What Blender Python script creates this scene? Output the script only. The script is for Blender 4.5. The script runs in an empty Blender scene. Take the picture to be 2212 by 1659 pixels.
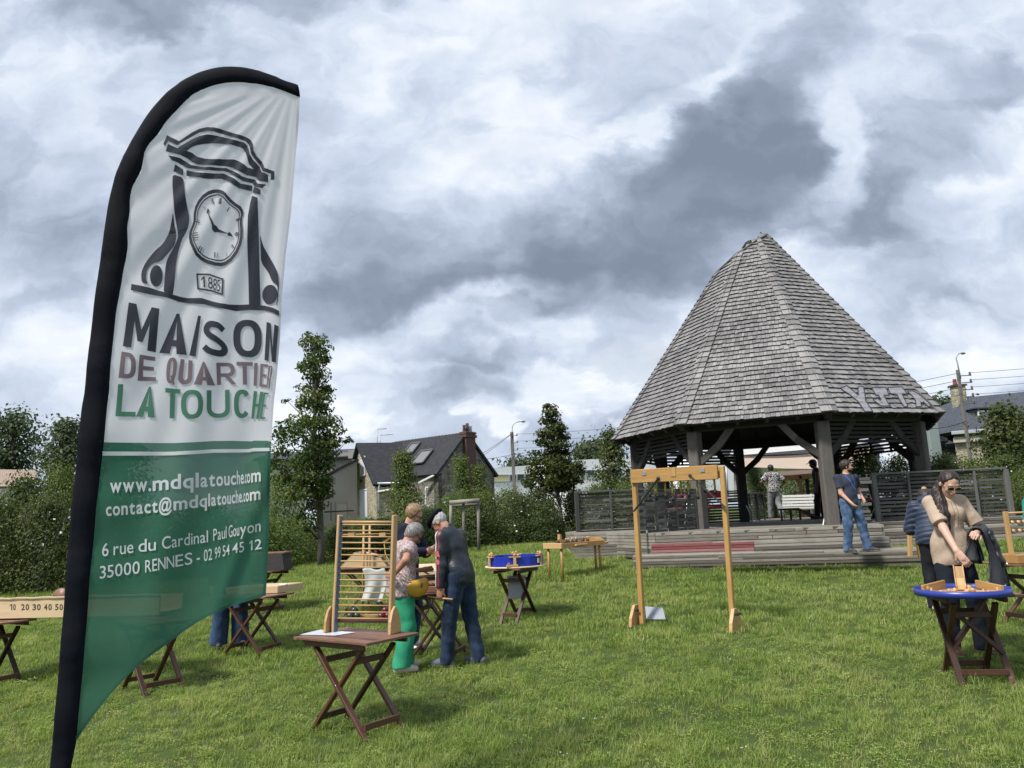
import bpy, bmesh, math, random
import numpy as np
from mathutils import Vector, Matrix
from math import radians, sin, cos, pi
rng = np.random.default_rng(11); random.seed(5)
scn = bpy.context.scene; COL = scn.collection

# ------------------------------------------------------------------ camera, world, sun, exposure
F_PX, CX, CY, CAM_H = 1660.0, 1106.0, 829.5, 1.75      # measured on a 2212 x 1659 view of the photograph
PITCH, ROLL = radians(9.8213), radians(-2.461)
FW = np.array([0, cos(PITCH), sin(PITCH)]); _up = np.array([0, -sin(PITCH), cos(PITCH)]); _rt = np.array([1.0, 0, 0])
RT = cos(ROLL)*_rt + sin(ROLL)*_up; UP = -sin(ROLL)*_rt + cos(ROLL)*_up
cam_d = bpy.data.cameras.new('camera'); cam = bpy.data.objects.new('camera', cam_d); COL.objects.link(cam)
cam_d.sensor_width = 36; cam_d.lens = 36*F_PX/2212; cam_d.clip_start = .05; cam_d.clip_end = 3000
m = Matrix.Identity(4)
for i in range(3):
    m[i][0], m[i][1], m[i][2] = RT[i], UP[i], -FW[i]
m[2][3] = CAM_H
cam.matrix_world = m; scn.camera = cam
scn.view_settings.view_transform = 'Standard'; scn.view_settings.look = 'None'
scn.view_settings.exposure = .50; scn.view_settings.gamma = 1.0
scn.cycles.use_denoising = True
scn.cycles.max_bounces = 8; scn.cycles.transparent_max_bounces = 12
scn.cycles.sample_clamp_indirect = 6

def ray(x, y):
    d = FW + RT*(x-CX)/F_PX - UP*(y-CY)/F_PX
    return d/d[1]
def at(x, y, Y): return ray(x, y)*Y + np.array([0, 0, CAM_H])
def at_z(x, y, z):
    d = ray(x, y); return d*((z-CAM_H)/d[2]) + np.array([0, 0, CAM_H])

SUN_DIR = Vector((-.52, -.44, .90)).normalized()       # towards the sun: high, left, a little behind the camera
sun_d = bpy.data.lights.new('sun', 'SUN'); sun_d.energy = 3.6; sun_d.angle = radians(8); sun_d.color = (1, .955, .89)
sun = bpy.data.objects.new('sun', sun_d); COL.objects.link(sun)
sun.rotation_euler = SUN_DIR.to_track_quat('Z', 'Y').to_euler()

class NT:
    """small node-tree writer"""
    def __init__(s, tree): s.t = tree; s.n = tree.nodes; s.l = tree.links
    def node(s, typ, **kw):
        n = s.n.new(typ)
        for k, v in kw.items(): setattr(n, k, v)
        return n
    def put(s, sock, v):
        if hasattr(v, 'is_output'): s.l.new(v, sock)
        elif v is not None:
            if sock.type == 'RGBA' and len(v) == 3: v = (*v, 1)
            sock.default_value = v
    def math(s, op, a, b=None, c=None, clamp=False):
        n = s.node('ShaderNodeMath', operation=op, use_clamp=clamp)
        for i, v in enumerate((a, b, c)): s.put(n.inputs[i], v)
        return n.outputs[0]
    def vmath(s, op, a, b=None):
        n = s.node('ShaderNodeVectorMath', operation=op); s.put(n.inputs[0], a)
        if b is not None: s.put(n.inputs[1], b)
        return n.outputs[0]
    def mix(s, f, a, b, typ='RGBA', blend='MIX'):
        n = s.node('ShaderNodeMix', data_type=typ, blend_type=blend)
        ia = [i for i in n.inputs if i.type == typ or (typ == 'RGBA' and i.type == 'RGBA')]
        s.put(n.inputs[0], f); s.put(ia[0], a); s.put(ia[1], b)
        return [o for o in n.outputs if o.type == typ][0]
    def noise(s, vec=None, scale=5, detail=3, rough=.55, dist=0, typ=None):
        n = s.node('ShaderNodeTexNoise')
        if vec is not None: s.put(n.inputs['Vector'], vec)
        n.inputs['Scale'].default_value = scale; n.inputs['Detail'].default_value = detail
        n.inputs['Roughness'].default_value = rough; n.inputs['Distortion'].default_value = dist
        return n
    def ramp(s, f, stops, interp='LINEAR'):
        n = s.node('ShaderNodeValToRGB'); n.color_ramp.interpolation = interp
        e = n.color_ramp.elements
        while len(e) > 1: e.remove(e[-1])
        e[0].position = stops[0][0]; e[0].color = (*stops[0][1], 1)
        for p, c in stops[1:]: k = e.new(p); k.color = (*c, 1)
        s.put(n.inputs[0], f); return n.outputs[0]
    def maprange(s, v, a, b, c=0., d=1., smooth=False):
        n = s.node('ShaderNodeMapRange', interpolation_type='SMOOTHSTEP' if smooth else 'LINEAR')
        s.put(n.inputs[0], v)
        for i, q in enumerate((a, b, c, d)): n.inputs[i+1].default_value = q
        return n.outputs[0]
    def xyz(s, v):
        n = s.node('ShaderNodeSeparateXYZ'); s.put(n.inputs[0], v); return n.outputs
    def comb(s, x, y, z):
        n = s.node('ShaderNodeCombineXYZ')
        for i, q in enumerate((x, y, z)): s.put(n.inputs[i], q)
        return n.outputs[0]

world = bpy.data.worlds.new('World'); scn.world = world; world.use_nodes = True
w = NT(world.node_tree); w.n.clear()
def build_sky():
    tc = w.node('ShaderNodeTexCoord'); D = tc.outputs['Generated']; X, Y, Z = w.xyz(D)
    sky = w.node('ShaderNodeTexSky', sky_type='NISHITA'); sky.sun_disc = False
    sky.sun_elevation = math.asin(SUN_DIR.z); sky.sun_rotation = math.atan2(SUN_DIR.x, SUN_DIR.y)
    sky.air_density = 1.2; sky.dust_density = 1.5
    # cloud-deck coordinates: where each direction meets a flat layer overhead
    zz = w.math('ADD', w.math('MAXIMUM', Z, 0.0), .16)
    P = w.comb(w.math('DIVIDE', X, zz), w.math('DIVIDE', Y, zz), 0.0)
    big = w.noise(P, 1.3, 7, .50, 0).outputs[0]
    n2 = w.noise(P, 2.6, 9, .60, 0).outputs[0]
    # heading coordinates, azimuth/elevation tangents about the north of the scene, frayed by noise
    ys = w.math('MAXIMUM', Y, .08)
    U0 = w.math('DIVIDE', X, ys); V0 = w.math('DIVIDE', Z, ys)
    def fray(z, sc, det, ax, ay):
        c = w.noise(w.comb(U0, w.math('MULTIPLY', V0, 1.25), z), sc, det, .54).outputs['Color']; x, y, _ = w.xyz(c)
        return w.math('MULTIPLY_ADD', x, ax, -ax/2), w.math('MULTIPLY_ADD', y, ay, -ay/2)
    ax, ay = fray(0., 6.5, 9, .26, .20); bx, by = fray(3.3, 2.0, 3, .20, .12)
    U = w.math('ADD', w.math('ADD', U0, ax), bx); V = w.math('ADD', w.math('ADD', V0, ay), by)
    def blob(px, py, rx, ry, ang, amp, soft=1.0):
        d = ray(px, py); u0, v0 = d[0], d[2]; a = radians(ang)
        rx, ry = rx*1.2, ry*1.2; du = w.math('SUBTRACT', U, u0); dv = w.math('SUBTRACT', V, v0)
        p = w.math('MULTIPLY_ADD', du, cos(a)/(rx/F_PX), w.math('MULTIPLY', dv, sin(a)/(rx/F_PX)))
        q = w.math('MULTIPLY_ADD', du, -sin(a)/(ry/F_PX), w.math('MULTIPLY', dv, cos(a)/(ry/F_PX)))
        r2 = w.math('MULTIPLY_ADD', p, p, w.math('MULTIPLY', q, q))
        return w.maprange(r2, 0.0, 1.0+soft, amp*(.86 if amp > 0 else 1.1), 0.0, True)
    dark = None
    for b in BLOBS:
        k = blob(*b); dark = k if dark is None else w.math('ADD', dark, k)
    dark = w.math('MULTIPLY', dark, w.maprange(Y, .05, .25, 0, 1, True))
    dark = w.math('SUBTRACT', dark, w.math('MULTIPLY', w.math('MULTIPLY', w.math('MAXIMUM', dark, 0.), w.math('MAXIMUM', dark, 0.)), .24))
    # relief of the cloud bodies: billows lit from above left, finer wisps between
    sh = w.comb(w.math('ADD', U, .018), w.math('ADD', w.math('MULTIPLY', V, 1.3), -.030), 1.7)
    f0 = w.noise(w.comb(U, w.math('MULTIPLY', V, 1.3), 1.7), 7.0, 10, .55).outputs[0]
    f1 = w.noise(sh, 7.0, 4, .55).outputs[0]
    rel = w.math('SUBTRACT', f0, f1)
    f2 = w.noise(w.comb(w.math('ADD', U0, bx), w.math('MULTIPLY', w.math('ADD', V0, by), 1.35), 6.1), 3.4, 9, .53).outputs[0]
    t = w.math('ADD', dark, w.math('MULTIPLY_ADD', big, .50, -.25))
    t = w.math('ADD', t, w.math('MULTIPLY_ADD', f2, 1.15, -.575))
    t = w.math('ADD', t, w.math('MULTIPLY_ADD', f0, .50, -.25))
    t = w.math('ADD', t, w.math('MULTIPLY', rel, .55))
    t = w.math('MULTIPLY', w.math('ADD', t, .44), .80)
    colr = w.ramp(t, SKY_RAMP, 'LINEAR')
    # ragged scud, darker than the veil behind it, and bright heads of the low cumulus
    cv = w.comb(w.math('ADD', U0, w.math('MULTIPLY', ax, .35)), w.math('MULTIPLY', w.math('ADD', V0, w.math('MULTIPLY', ay, .35)), 1.9), 9.3)
    sc = w.noise(cv, 4.2, 9, .52).outputs[0]
    sm = w.math('MULTIPLY', w.maprange(sc, .545, .60, 0, .55, True), w.maprange(V0, .05, .16, .25, 1., True))
    colr = w.mix(sm, colr, w.mix(w.maprange(sc, .56, .72), (4.3, 4.95, 6.1), (2.4, 2.9, 3.8)), blend='DARKEN')
    pv = w.comb(w.math('ADD', U0, w.math('MULTIPLY', ax, .30)), w.math('MULTIPLY', w.math('ADD', V0, w.math('MULTIPLY', ay, .30)), 1.7), 4.4)
    pn = w.noise(pv, 5.6, 9, .50).outputs[0]
    pm = w.math('MULTIPLY', w.maprange(pn, .52, .57, 0, .62, True), w.maprange(V0, .26, .10, 0., 1., True))
    pl = w.noise(w.vmath('ADD', pv, (.02, -.05, 0)), 5.6, 5, .5).outputs[0]
    colr = w.mix(pm, colr, w.mix(w.maprange(w.math('SUBTRACT', pn, pl), -.06, .06), (4.9, 5.5, 6.5), (8.3, 8.5, 8.8)), blend='LIGHTEN')
    # torn gaps: brighter, bluer veil
    gap = w.maprange(w.math('ADD', n2, w.math('MULTIPLY', t, -.35)), .40, .60, 0, .35, True)
    mx = w.mix(gap, colr, w.mix(.55, sky.outputs[0], w.node('ShaderNodeRGB').outputs[0]))
    w.n[-1] if False else None
    for n in w.n:
        if n.bl_idname == 'ShaderNodeRGB': n.outputs[0].default_value = (5.0, 5.7, 7.0, 1)
    low = w.maprange(Z, -.02, .0, 0, 1)
    fin = w.mix(low, (1.6, 1.8, 1.5), mx)
    bg = w.node('ShaderNodeBackground'); w.put(bg.inputs[0], fin); bg.inputs[1].default_value = .098
    o = w.node('ShaderNodeOutputWorld'); w.l.new(bg.outputs[0], o.inputs[0])
# cloud masses (pixel of the heading they stand at, radii, tilt, weight; + dark underside, - bright crest)
BLOBS = [
 (1430,440,280,120,30,.60), (1330,575,300,85,14,.56), (1720,190,280,90,50,.46), (1570,330,200,100,40,.46), (1180,480,110,70,20,.10),
 (830,570,230,120,12,.42), (790,640,200,60,6,.38), (720,430,130,140,20,.10), (960,620,70,50,0,.20),
 (330,15,420,55,4,.46), (60,420,120,150,60,.34), (60,230,160,60,20,.12), (120,690,90,60,30,.18),
 (1820,400,150,100,42,.22), (1840,490,240,40,8,.32), (2080,270,110,90,35,.18), (2190,190,60,40,20,.36),
 (1030,775,130,28,-8,.30), (900,860,190,36,-4,.30), (1010,830,80,45,20,.12), (1350,690,70,26,12,.20),
 (2010,640,130,120,20,.14), (1830,700,60,60,0,.08),
 (1690,520,110,28,25,-.22), (1850,330,60,110,-35,-.36), (1480,190,140,36,30,-.26), (1030,60,420,90,10,-.18), (1080,330,230,120,20,-.26),
 (1260,850,130,60,25,-.46), (1130,690,170,60,10,-.36), (430,620,340,90,20,-.22), (230,330,200,70,30,-.20),
 (2150,815,130,50,15,-.40), (2080,720,100,50,15,-.28), (2130,420,160,50,20,-.28), (1960,60,260,70,25,-.12),
 (700,850,140,60,0,-.20), (1010,655,180,25,10,-.24), (200,800,260,90,0,-.16), (1520,860,160,60,0,-.26)]
SKY_RAMP = [(.0, (7.1, 7.4, 7.8)), (.14, (6.15, 6.6, 7.3)), (.30, (4.9, 5.5, 6.5)), (.46, (3.75, 4.35, 5.4)),
            (.62, (2.8, 3.3, 4.2)), (.80, (2.1, 2.5, 3.25)), (1.0, (1.65, 2.0, 2.65))]
build_sky()

# ------------------------------------------------------------------ helpers: objects, tags, mesh collector
def setp(o, label=None, cat=None, group=None, kind=None):
    if label: o['label'] = label
    if cat: o['category'] = cat
    if group: o['group'] = group
    if kind: o['kind'] = kind
    return o
def thing(name, label, cat, loc=(0, 0, 0), rz=0., group=None):
    o = bpy.data.objects.new(name, None); COL.objects.link(o); o.empty_display_size = .2
    o.location = loc; o.rotation_euler = (0, 0, rz)
    return setp(o, label, cat, group)
def link_mesh(name, me, mats, parent=None):
    o = bpy.data.objects.new(name, me); COL.objects.link(o)
    if not isinstance(mats, (list, tuple)): mats = [mats]
    for q in mats: me.materials.append(q)
    if parent is not None: o.parent = parent
    return o
def chain_inv(parent):
    M = Matrix.Identity(4); p = parent
    while p is not None: M = p.matrix_basis @ M; p = p.parent
    return M.inverted()
def copy_tree(o, parent=None):
    c = o.copy(); COL.objects.link(c); c.parent = parent
    for ch in list(o.children): copy_tree(ch, c)
    return c

class MB:
    """collects shapes; every shape carries (along, across, random) in the 'guv' attribute for grain and board tone"""
    def __init__(s): s.v = []; s.f = []; s.g = []; s.mi = []; s.sm = []
    def add(s, vs, fs, guv=None, mi=0, smooth=False):
        b = sum(len(a) for a in s.v)
        vs = np.asarray(vs, float).reshape(-1, 3); s.v.append(vs)
        if guv is None:
            guv = np.zeros_like(vs); guv[:, 2] = rng.random()
        s.g.append(np.asarray(guv, float))
        for f in fs: s.f.append(tuple(i+b for i in f)); s.mi.append(mi); s.sm.append(smooth)
        return s
    def beam(s, a, b, wd, ht, up=(0, 0, 1), mi=0, bev=.12, twist=0):
        """bevelled board from a to b; ht along 'up', wd sideways"""
        a = np.array(a, float); b = np.array(b, float); d = b-a; L = np.linalg.norm(d); d = d/L
        up = np.array(up, float)
        if abs(d@up) > .99*np.linalg.norm(up): up = np.array([0, 1., 0]) if abs(d[1]) < .9 else np.array([1., 0, 0])
        sx = np.cross(d, up); sx /= np.linalg.norm(sx); u = np.cross(sx, d)
        hw, hh = wd/2, ht/2; c = min(wd, ht)*bev
        prof = [(hw-c, hh), (hw, hh-c), (hw, -hh+c), (hw-c, -hh), (-hw+c, -hh), (-hw, -hh+c), (-hw, hh-c), (-hw+c, hh)]
        vs = []; g = []; r = rng.random(); off = rng.random(2)*7
        for t, k in ((0, .94), (min(c, L*.2), 1), (L-min(c, L*.2), 1), (L, .94)):
            for i, (x, y) in enumerate(prof):
                vs.append(a+d*t+sx*x*k+u*y*k); g.append((t+off[0], x+y+off[1]+i*.003, r))
        fs = []
        for j in range(3):
            for i in range(8):
                k = (i+1) % 8; fs.append((j*8+i, j*8+k, j*8+8+k, j*8+8+i))
        fs.append(tuple(range(7, -1, -1))); fs.append(tuple(range(24, 32)))
        fs = [f[::-1] for f in fs]
        return s.add(vs, fs, g, mi)
    def box(s, c, size, R=None, mi=0, bev=.06):
        c = np.array(c, float); R = np.eye(3) if R is None else np.array(R, float)
        k = int(np.argmax(size)); d = R[:, k]; L = size[k]; o = [i for i in range(3) if i != k]
        u = R[:, o[1]]
        return s.beam(c-d*L/2, c+d*L/2, size[o[0]], size[o[1]], u, mi, bev)
    def tube(s, pts, r, n=8, mi=0, cap=True, smooth=True, flat=1.0):
        pts = np.asarray(pts, float); m_ = len(pts); r = np.broadcast_to(np.asarray(r, float), (m_,))
        t = np.gradient(pts, axis=0); t /= np.linalg.norm(t, axis=1)[:, None]+1e-12
        ref = np.array([0, 0, 1.]) if abs(t[0][2]) < .9 else np.array([1., 0, 0])
        nx = np.cross(t[0], ref); nx /= np.linalg.norm(nx); vs = []; g = []; rr = rng.random(); ln = 0
        for j in range(m_):
            nx = nx-t[j]*(nx@t[j]); nx /= np.linalg.norm(nx); ny = np.cross(t[j], nx)
            if j: ln += np.linalg.norm(pts[j]-pts[j-1])
            for i in range(n):
                a = 2*pi*i/n; vs.append(pts[j]+(nx*cos(a)+ny*sin(a)*flat)*r[j]); g.append((ln, i*.02, rr))
        fs = [(j*n+i, j*n+(i+1) % n, (j+1)*n+(i+1) % n, (j+1)*n+i) for j in range(m_-1) for i in range(n)]
        if cap: fs += [tuple(range(n-1, -1, -1)), tuple(range((m_-1)*n, m_*n))]
        return s.add(vs, fs, g, mi, smooth)
    def ball(s, c, r, n=12, mi=0):
        c = np.array(c, float); r = np.broadcast_to(np.asarray(r, float), (3,)); vs = []; fs = []; h = n//2
        for j in range(h+1):
            for i in range(n):
                a, b = 2*pi*i/n, pi*j/h; vs.append(c+r*np.array([sin(b)*cos(a), sin(b)*sin(a), cos(b)]))
        for j in range(h):
            for i in range(n): fs.append((j*n+i, (j+1)*n+i, (j+1)*n+(i+1) % n, j*n+(i+1) % n))
        return s.add(vs, fs, None, mi, True)
    def prism(s, poly, d, mi=0):
        """poly: 3-D outline (counter-clockwise seen from +d), pushed by -d"""
        p = np.asarray(poly, float); n = len(p); q = p-np.asarray(d, float)
        g = np.zeros((2*n, 3)); L = p-p[0]; g[:n, 0] = L[:, 0]+L[:, 1]; g[:n, 1] = L[:, 2]; g[n:] = g[:n]; g[:, 2] = rng.random()
        fs = [tuple(range(n)), tuple(range(2*n-1, n-1, -1))]+[((i+1) % n, i, n+i, n+(i+1) % n) for i in range(n)]
        return s.add(np.vstack([p, q]), fs, g, mi)
    def lathe(s, c, prof, n=20, mi=0, smooth=True):
        c = np.array(c, float); vs = []; fs = []
        for r, z in prof:
            for i in range(n): a = 2*pi*i/n; vs.append(c+np.array([r*cos(a), r*sin(a), z]))
        for j in range(len(prof)-1):
            for i in range(n): fs.append((j*n+i, j*n+(i+1) % n, (j+1)*n+(i+1) % n, (j+1)*n+i))
        return s.add(vs, fs, None, mi, smooth)
    def grid(s, fn, nu, nv, mi=0, smooth=True):
        vs = [fn(i/nu, j/nv) for j in range(nv+1) for i in range(nu+1)]
        g = [(i/nu, j/nv, 0) for j in range(nv+1) for i in range(nu+1)]
        fs = [(j*(nu+1)+i, j*(nu+1)+i+1, (j+1)*(nu+1)+i+1, (j+1)*(nu+1)+i) for j in range(nv) for i in range(nu)]
        return s.add(vs, fs, g, mi, smooth)
    def build(s, name, mats, parent=None, world=False, label=None):
        V = np.vstack(s.v)
        if world and parent is not None:
            M = np.array(chain_inv(parent)); V = V@M[:3, :3].T+M[:3, 3]
        me = bpy.data.meshes.new(name); me.from_pydata(V.tolist(), [], s.f)
        a = me.attributes.new('guv', 'FLOAT_VECTOR', 'POINT'); a.data.foreach_set('vector', np.vstack(s.g).astype(np.float32).ravel())
        me.polygons.foreach_set('material_index', s.mi); me.polygons.foreach_set('use_smooth', s.sm)
        o = link_mesh(name, me, mats, parent); me.update()
        if label: o['label'] = label
        return o
def quick_mesh(V, quads, attr=None, smooth=False):
    """fast mesh from arrays: quads (n,4) or tris (n,3)"""
    me = bpy.data.meshes.new('m'); k = quads.shape[1]; n = len(quads)
    me.vertices.add(len(V)); me.vertices.foreach_set('co', V.astype(np.float32).ravel())
    me.loops.add(n*k); me.loops.foreach_set('vertex_index', quads.astype(np.int32).ravel())
    me.polygons.add(n); me.polygons.foreach_set('loop_start', np.arange(0, n*k, k, dtype=np.int32))
    me.polygons.foreach_set('loop_total', np.full(n, k, np.int32))
    me.polygons.foreach_set('use_smooth', np.full(n, smooth))
    if attr is not None:
        a = me.attributes.new('guv', 'FLOAT_VECTOR', 'POINT'); a.data.foreach_set('vector', attr.astype(np.float32).ravel())
    me.update(calc_edges=True); return me

# ------------------------------------------------------------------ materials
MATS = {}
def mat(name, fn):
    if name in MATS: return MATS[name]
    q = bpy.data.materials.new(name); q.use_nodes = True; t = NT(q.node_tree); t.n.clear()
    out = t.node('ShaderNodeOutputMaterial'); fn(t, out); MATS[name] = q; return q
def pbsdf(t, out, col, rough=.6, bump=None, bstr=.3, bdist=.01, metal=0, spec=.5, sheen=0, trans=0, link=True):
    b = t.node('ShaderNodeBsdfPrincipled'); t.put(b.inputs['Base Color'], col); t.put(b.inputs['Roughness'], rough)
    b.inputs['Metallic'].default_value = metal; b.inputs['Specular IOR Level'].default_value = spec
    if sheen: b.inputs['Sheen Weight'].default_value = sheen
    if bump is not None:
        n = t.node('ShaderNodeBump'); n.inputs['Strength'].default_value = bstr; n.inputs['Distance'].default_value = bdist
        t.put(n.inputs['Height'], bump); t.l.new(n.outputs[0], b.inputs['Normal'])
    if link: t.l.new(b.outputs[0], out.inputs[0])
    return b
def guv(t):
    n = t.node('ShaderNodeAttribute', attribute_name='guv'); return n.outputs['Vector']
def objc(t): return t.node('ShaderNodeTexCoord').outputs['Object']
def wood(name, c1, c2, rough=.6, grain=1.0, vary=.35, bstr=.25, weather=None):
    def fn(t, out):
        g = guv(t); x, y, r = t.xyz(g)
        v = t.comb(t.math('MULTIPLY', x, 1.6*grain), t.math('MULTIPLY', y, 26*grain), t.math('MULTIPLY', r, 31.))
        n1 = t.noise(v, 2.2, 6, .62, .9).outputs[0]
        n2 = t.noise(t.comb(t.math('MULTIPLY', x, 6.), t.math('MULTIPLY', y, 90.), r), 2, 3, .6).outputs[0]
        f = t.math('ADD', t.math('MULTIPLY', n1, .75), t.math('MULTIPLY', n2, .35))
        f = t.math('ADD', f, t.math('MULTIPLY_ADD', r, vary, -vary/2))
        c = t.mix(t.maprange(f, .32, .78), c1, c2)
        if weather:
            n3 = t.noise(objc(t), 2.3, 5, .6).outputs[0]
            c = t.mix(t.maprange(n3, .48, .70, 0, .55, True), c, weather)
        pbsdf(t, out, c, rough, f, bstr, .004)
    return mat(name, fn)
def plain(name, c, rough=.5, var=.12, scale=18, metal=0, bstr=.0, spec=.5, sheen=0):
    def fn(t, out):
        n = t.noise(objc(t), scale, 4, .6).outputs[0]
        k = t.math('MULTIPLY_ADD', n, 2*var, 1-var)
        col = t.mix(1.0, (*c, 1), t.comb(k, k, k), blend='MULTIPLY')
        pbsdf(t, out, col, rough, n if bstr else None, bstr, .004, metal, spec, sheen)
    return mat(name, fn)
def leafmat(name, c1, c2, c3, tr=.35, rough=.55):
    def fn(t, out):
        x, y, r = t.xyz(guv(t))
        oi = t.node('ShaderNodeObjectInfo').outputs['Random']
        c = t.ramp(r, [(0, c1), (.55, c2), (1, c3)])
        hs = t.node('ShaderNodeHueSaturation'); t.put(hs.inputs['Color'], c)
        t.put(hs.inputs['Hue'], t.math('MULTIPLY_ADD', oi, .03, .485)); t.put(hs.inputs['Value'], t.math('MULTIPLY_ADD', oi, .3, .85))
        b = pbsdf(t, out, hs.outputs[0], rough, link=False, spec=.35)
        tl = t.node('ShaderNodeBsdfTranslucent'); t.put(tl.inputs[0], t.mix(1.0, hs.outputs[0], (1.5, 1.35, .6, 1), blend='MULTIPLY'))
        mx = t.node('ShaderNodeMixShader'); mx.inputs[0].default_value = tr
        t.l.new(b.outputs[0], mx.inputs[1]); t.l.new(tl.outputs[0], mx.inputs[2]); t.l.new(mx.outputs[0], out.inputs[0])
    return mat(name, fn)
WOOD_TABLE = wood('stained_table_wood', (.030, .012, .007), (.105, .043, .024), .5, 1, .5)
WOOD_TOP = wood('table_top_wood', (.060, .026, .016), (.215, .110, .070), .45, 1, .55)
WOOD_BEECH = wood('beech_wood', (.36, .21, .085), (.56, .36, .17), .45, .8, .35, .1)
WOOD_PINE = wood('pine_wood', (.33, .185, .06), (.52, .33, .14), .5, .7, .25, .1)
WOOD_ORANGE = wood('varnished_wood', (.30, .155, .045), (.50, .30, .105), .42, .7, .2, .08)
WOOD_PLY = wood('plywood', (.50, .36, .20), (.66, .51, .32), .5, .8, .2, .06)
WOOD_GREY = wood('weathered_wood', (.105, .094, .078), (.29, .268, .228), .8, 1, .6, .5, (.155, .14, .11))
WOOD_FENCE = wood('fence_wood', (.040, .040, .038), (.135, .133, .126), .8, 1, .6, .5)
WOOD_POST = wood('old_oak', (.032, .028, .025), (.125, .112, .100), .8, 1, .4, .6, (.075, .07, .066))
WOOD_DARK = wood('dark_and_shaded_wood', (.012, .011, .010), (.042, .039, .037), .85, 1, .4, .4)  # dark timber, also the shaded copy of the oak for posts and braces
WOOD_RED = wood('red_painted_wood', (.17, .045, .045), (.30, .13, .125), .8, 1, .5, .4)
STEEL = plain('polished_steel', (.55, .56, .58), .28, .08, 30, 1)
BLACK = plain('black_rubber', (.012, .012, .014), .6, .2)
WHITE = plain('white_paint', (.78, .78, .77), .5, .06)
# ------------------------------------------------------------------ ground
_GY = np.array([-40, 0, 4, 6.5, 8.6, 10.7, 13, 14.2, 15, 16.3, 18, 20, 23, 26, 45, 90])
_GZ = np.array([-.9, -.16, -.05, .06, .17, .245, .45, .60, .68, .75, .85, .95, 1.02, 1.05, 1.05, 1.0])
def gz(x, y):
    x = np.asarray(x, float); y = np.asarray(y, float)
    z = (np.interp(y-.5, _GY, _GZ)+2*np.interp(y, _GY, _GZ)+np.interp(y+.5, _GY, _GZ))/4
    xx = np.clip(x, -13, 11); k = np.clip((60-y)/35, 0, 1)
    return z+.02*xx*k+.012*np.sin(x*1.7+y*.6)*np.sin(y*1.3-x*.4)*np.clip((30-y)/10, 0, 1)
def hit(px, py):
    """where the sight line of a pixel of the photograph meets the lawn"""
    d = ray(px, py); lo, hi = 2., 60.
    ys = np.linspace(2, 60, 4000); zz = CAM_H+d[2]*ys-gz(d[0]*ys, ys); k = np.argmax(zz < 0)
    y = ys[k] if zz[k] < 0 else 40.
    return np.array([d[0]*y, y, float(gz(d[0]*y, y))])
def ground_mat(t, out):
    p = t.node('ShaderNodeNewGeometry').outputs['Position']
    n1 = t.noise(p, .35, 4, .6).outputs[0]; n2 = t.noise(p, 3.5, 6, .7).outputs[0]; n3 = t.noise(p, 40, 4, .7).outputs[0]
    c = t.mix(t.maprange(n1, .35, .65), (.050, .090, .018), (.085, .125, .028))
    c = t.mix(t.maprange(n2, .45, .75), c, (.075, .080, .028))
    c = t.mix(t.math('MULTIPLY', n3, .6), c, (.030, .042, .012))
    pbsdf(t, out, c, .9, n3, .8, .03, spec=.2)
def make_ground():
    xs = np.unique(np.concatenate([np.linspace(-40, 40, 161), np.geomspace(40, 900, 14), -np.geomspace(40, 900, 14)]))
    ys = np.unique(np.concatenate([np.linspace(-30, 50, 181), np.geomspace(50, 1500, 16), [-200, -80]]))
    X, Y = np.meshgrid(xs, ys); V = np.stack([X, Y, gz(X, Y)-.035], -1).reshape(-1, 3); nx = len(xs)
    i, j = np.meshgrid(np.arange(nx-1), np.arange(len(ys)-1)); b = (j*nx+i).ravel()
    o = link_mesh('ground', quick_mesh(V, np.stack([b, b+1, b+nx+1, b+nx], 1), smooth=True), mat('lawn_soil', ground_mat))
    setp(o, 'gently rising lawn and the level ground beyond the hedges', 'ground', kind='structure')
make_ground()

def grass_mat(t, out):
    x, y, r = t.xyz(guv(t))
    p = t.node('ShaderNodeNewGeometry').outputs['Position']
    oi = t.node('ShaderNodeObjectInfo').outputs['Random']
    n1 = t.noise(p, .45, 4, .62).outputs[0]; n2 = t.noise(p, 2.6, 4, .6).outputs[0]
    f = t.math('ADD', t.math('MULTIPLY', n1, .62), t.math('MULTIPLY', n2, .55))
    f = t.math('ADD', f, t.math('MULTIPLY_ADD', oi, .34, -.17)); f = t.math('ADD', f, t.math('MULTIPLY_ADD', r, .26, -.13))
    c = t.ramp(f, [(.22, (.088, .175, .028)), (.40, (.180, .285, .052)), (.58, (.270, .365, .084)), (.82, (.43, .47, .18))])
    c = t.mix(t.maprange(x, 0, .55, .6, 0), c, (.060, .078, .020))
    c = t.mix(t.maprange(r, .93, .97, 0, .75), c, (.34, .31, .15))
    c = t.mix(y, c, (.72, .72, .68))
    b = pbsdf(t, out, c, .5, link=False, spec=.35)
    tl = t.node('ShaderNodeBsdfTranslucent'); t.put(tl.inputs[0], t.mix(1.0, c, (1.25, 1.2, .6, 1), blend='MULTIPLY'))
    mx = t.node('ShaderNodeMixShader'); mx.inputs[0].default_value = .42
    t.l.new(b.outputs[0], mx.inputs[1]); t.l.new(tl.outputs[0], mx.inputs[2]); t.l.new(mx.outputs[0], out.inputs[0])
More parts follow.
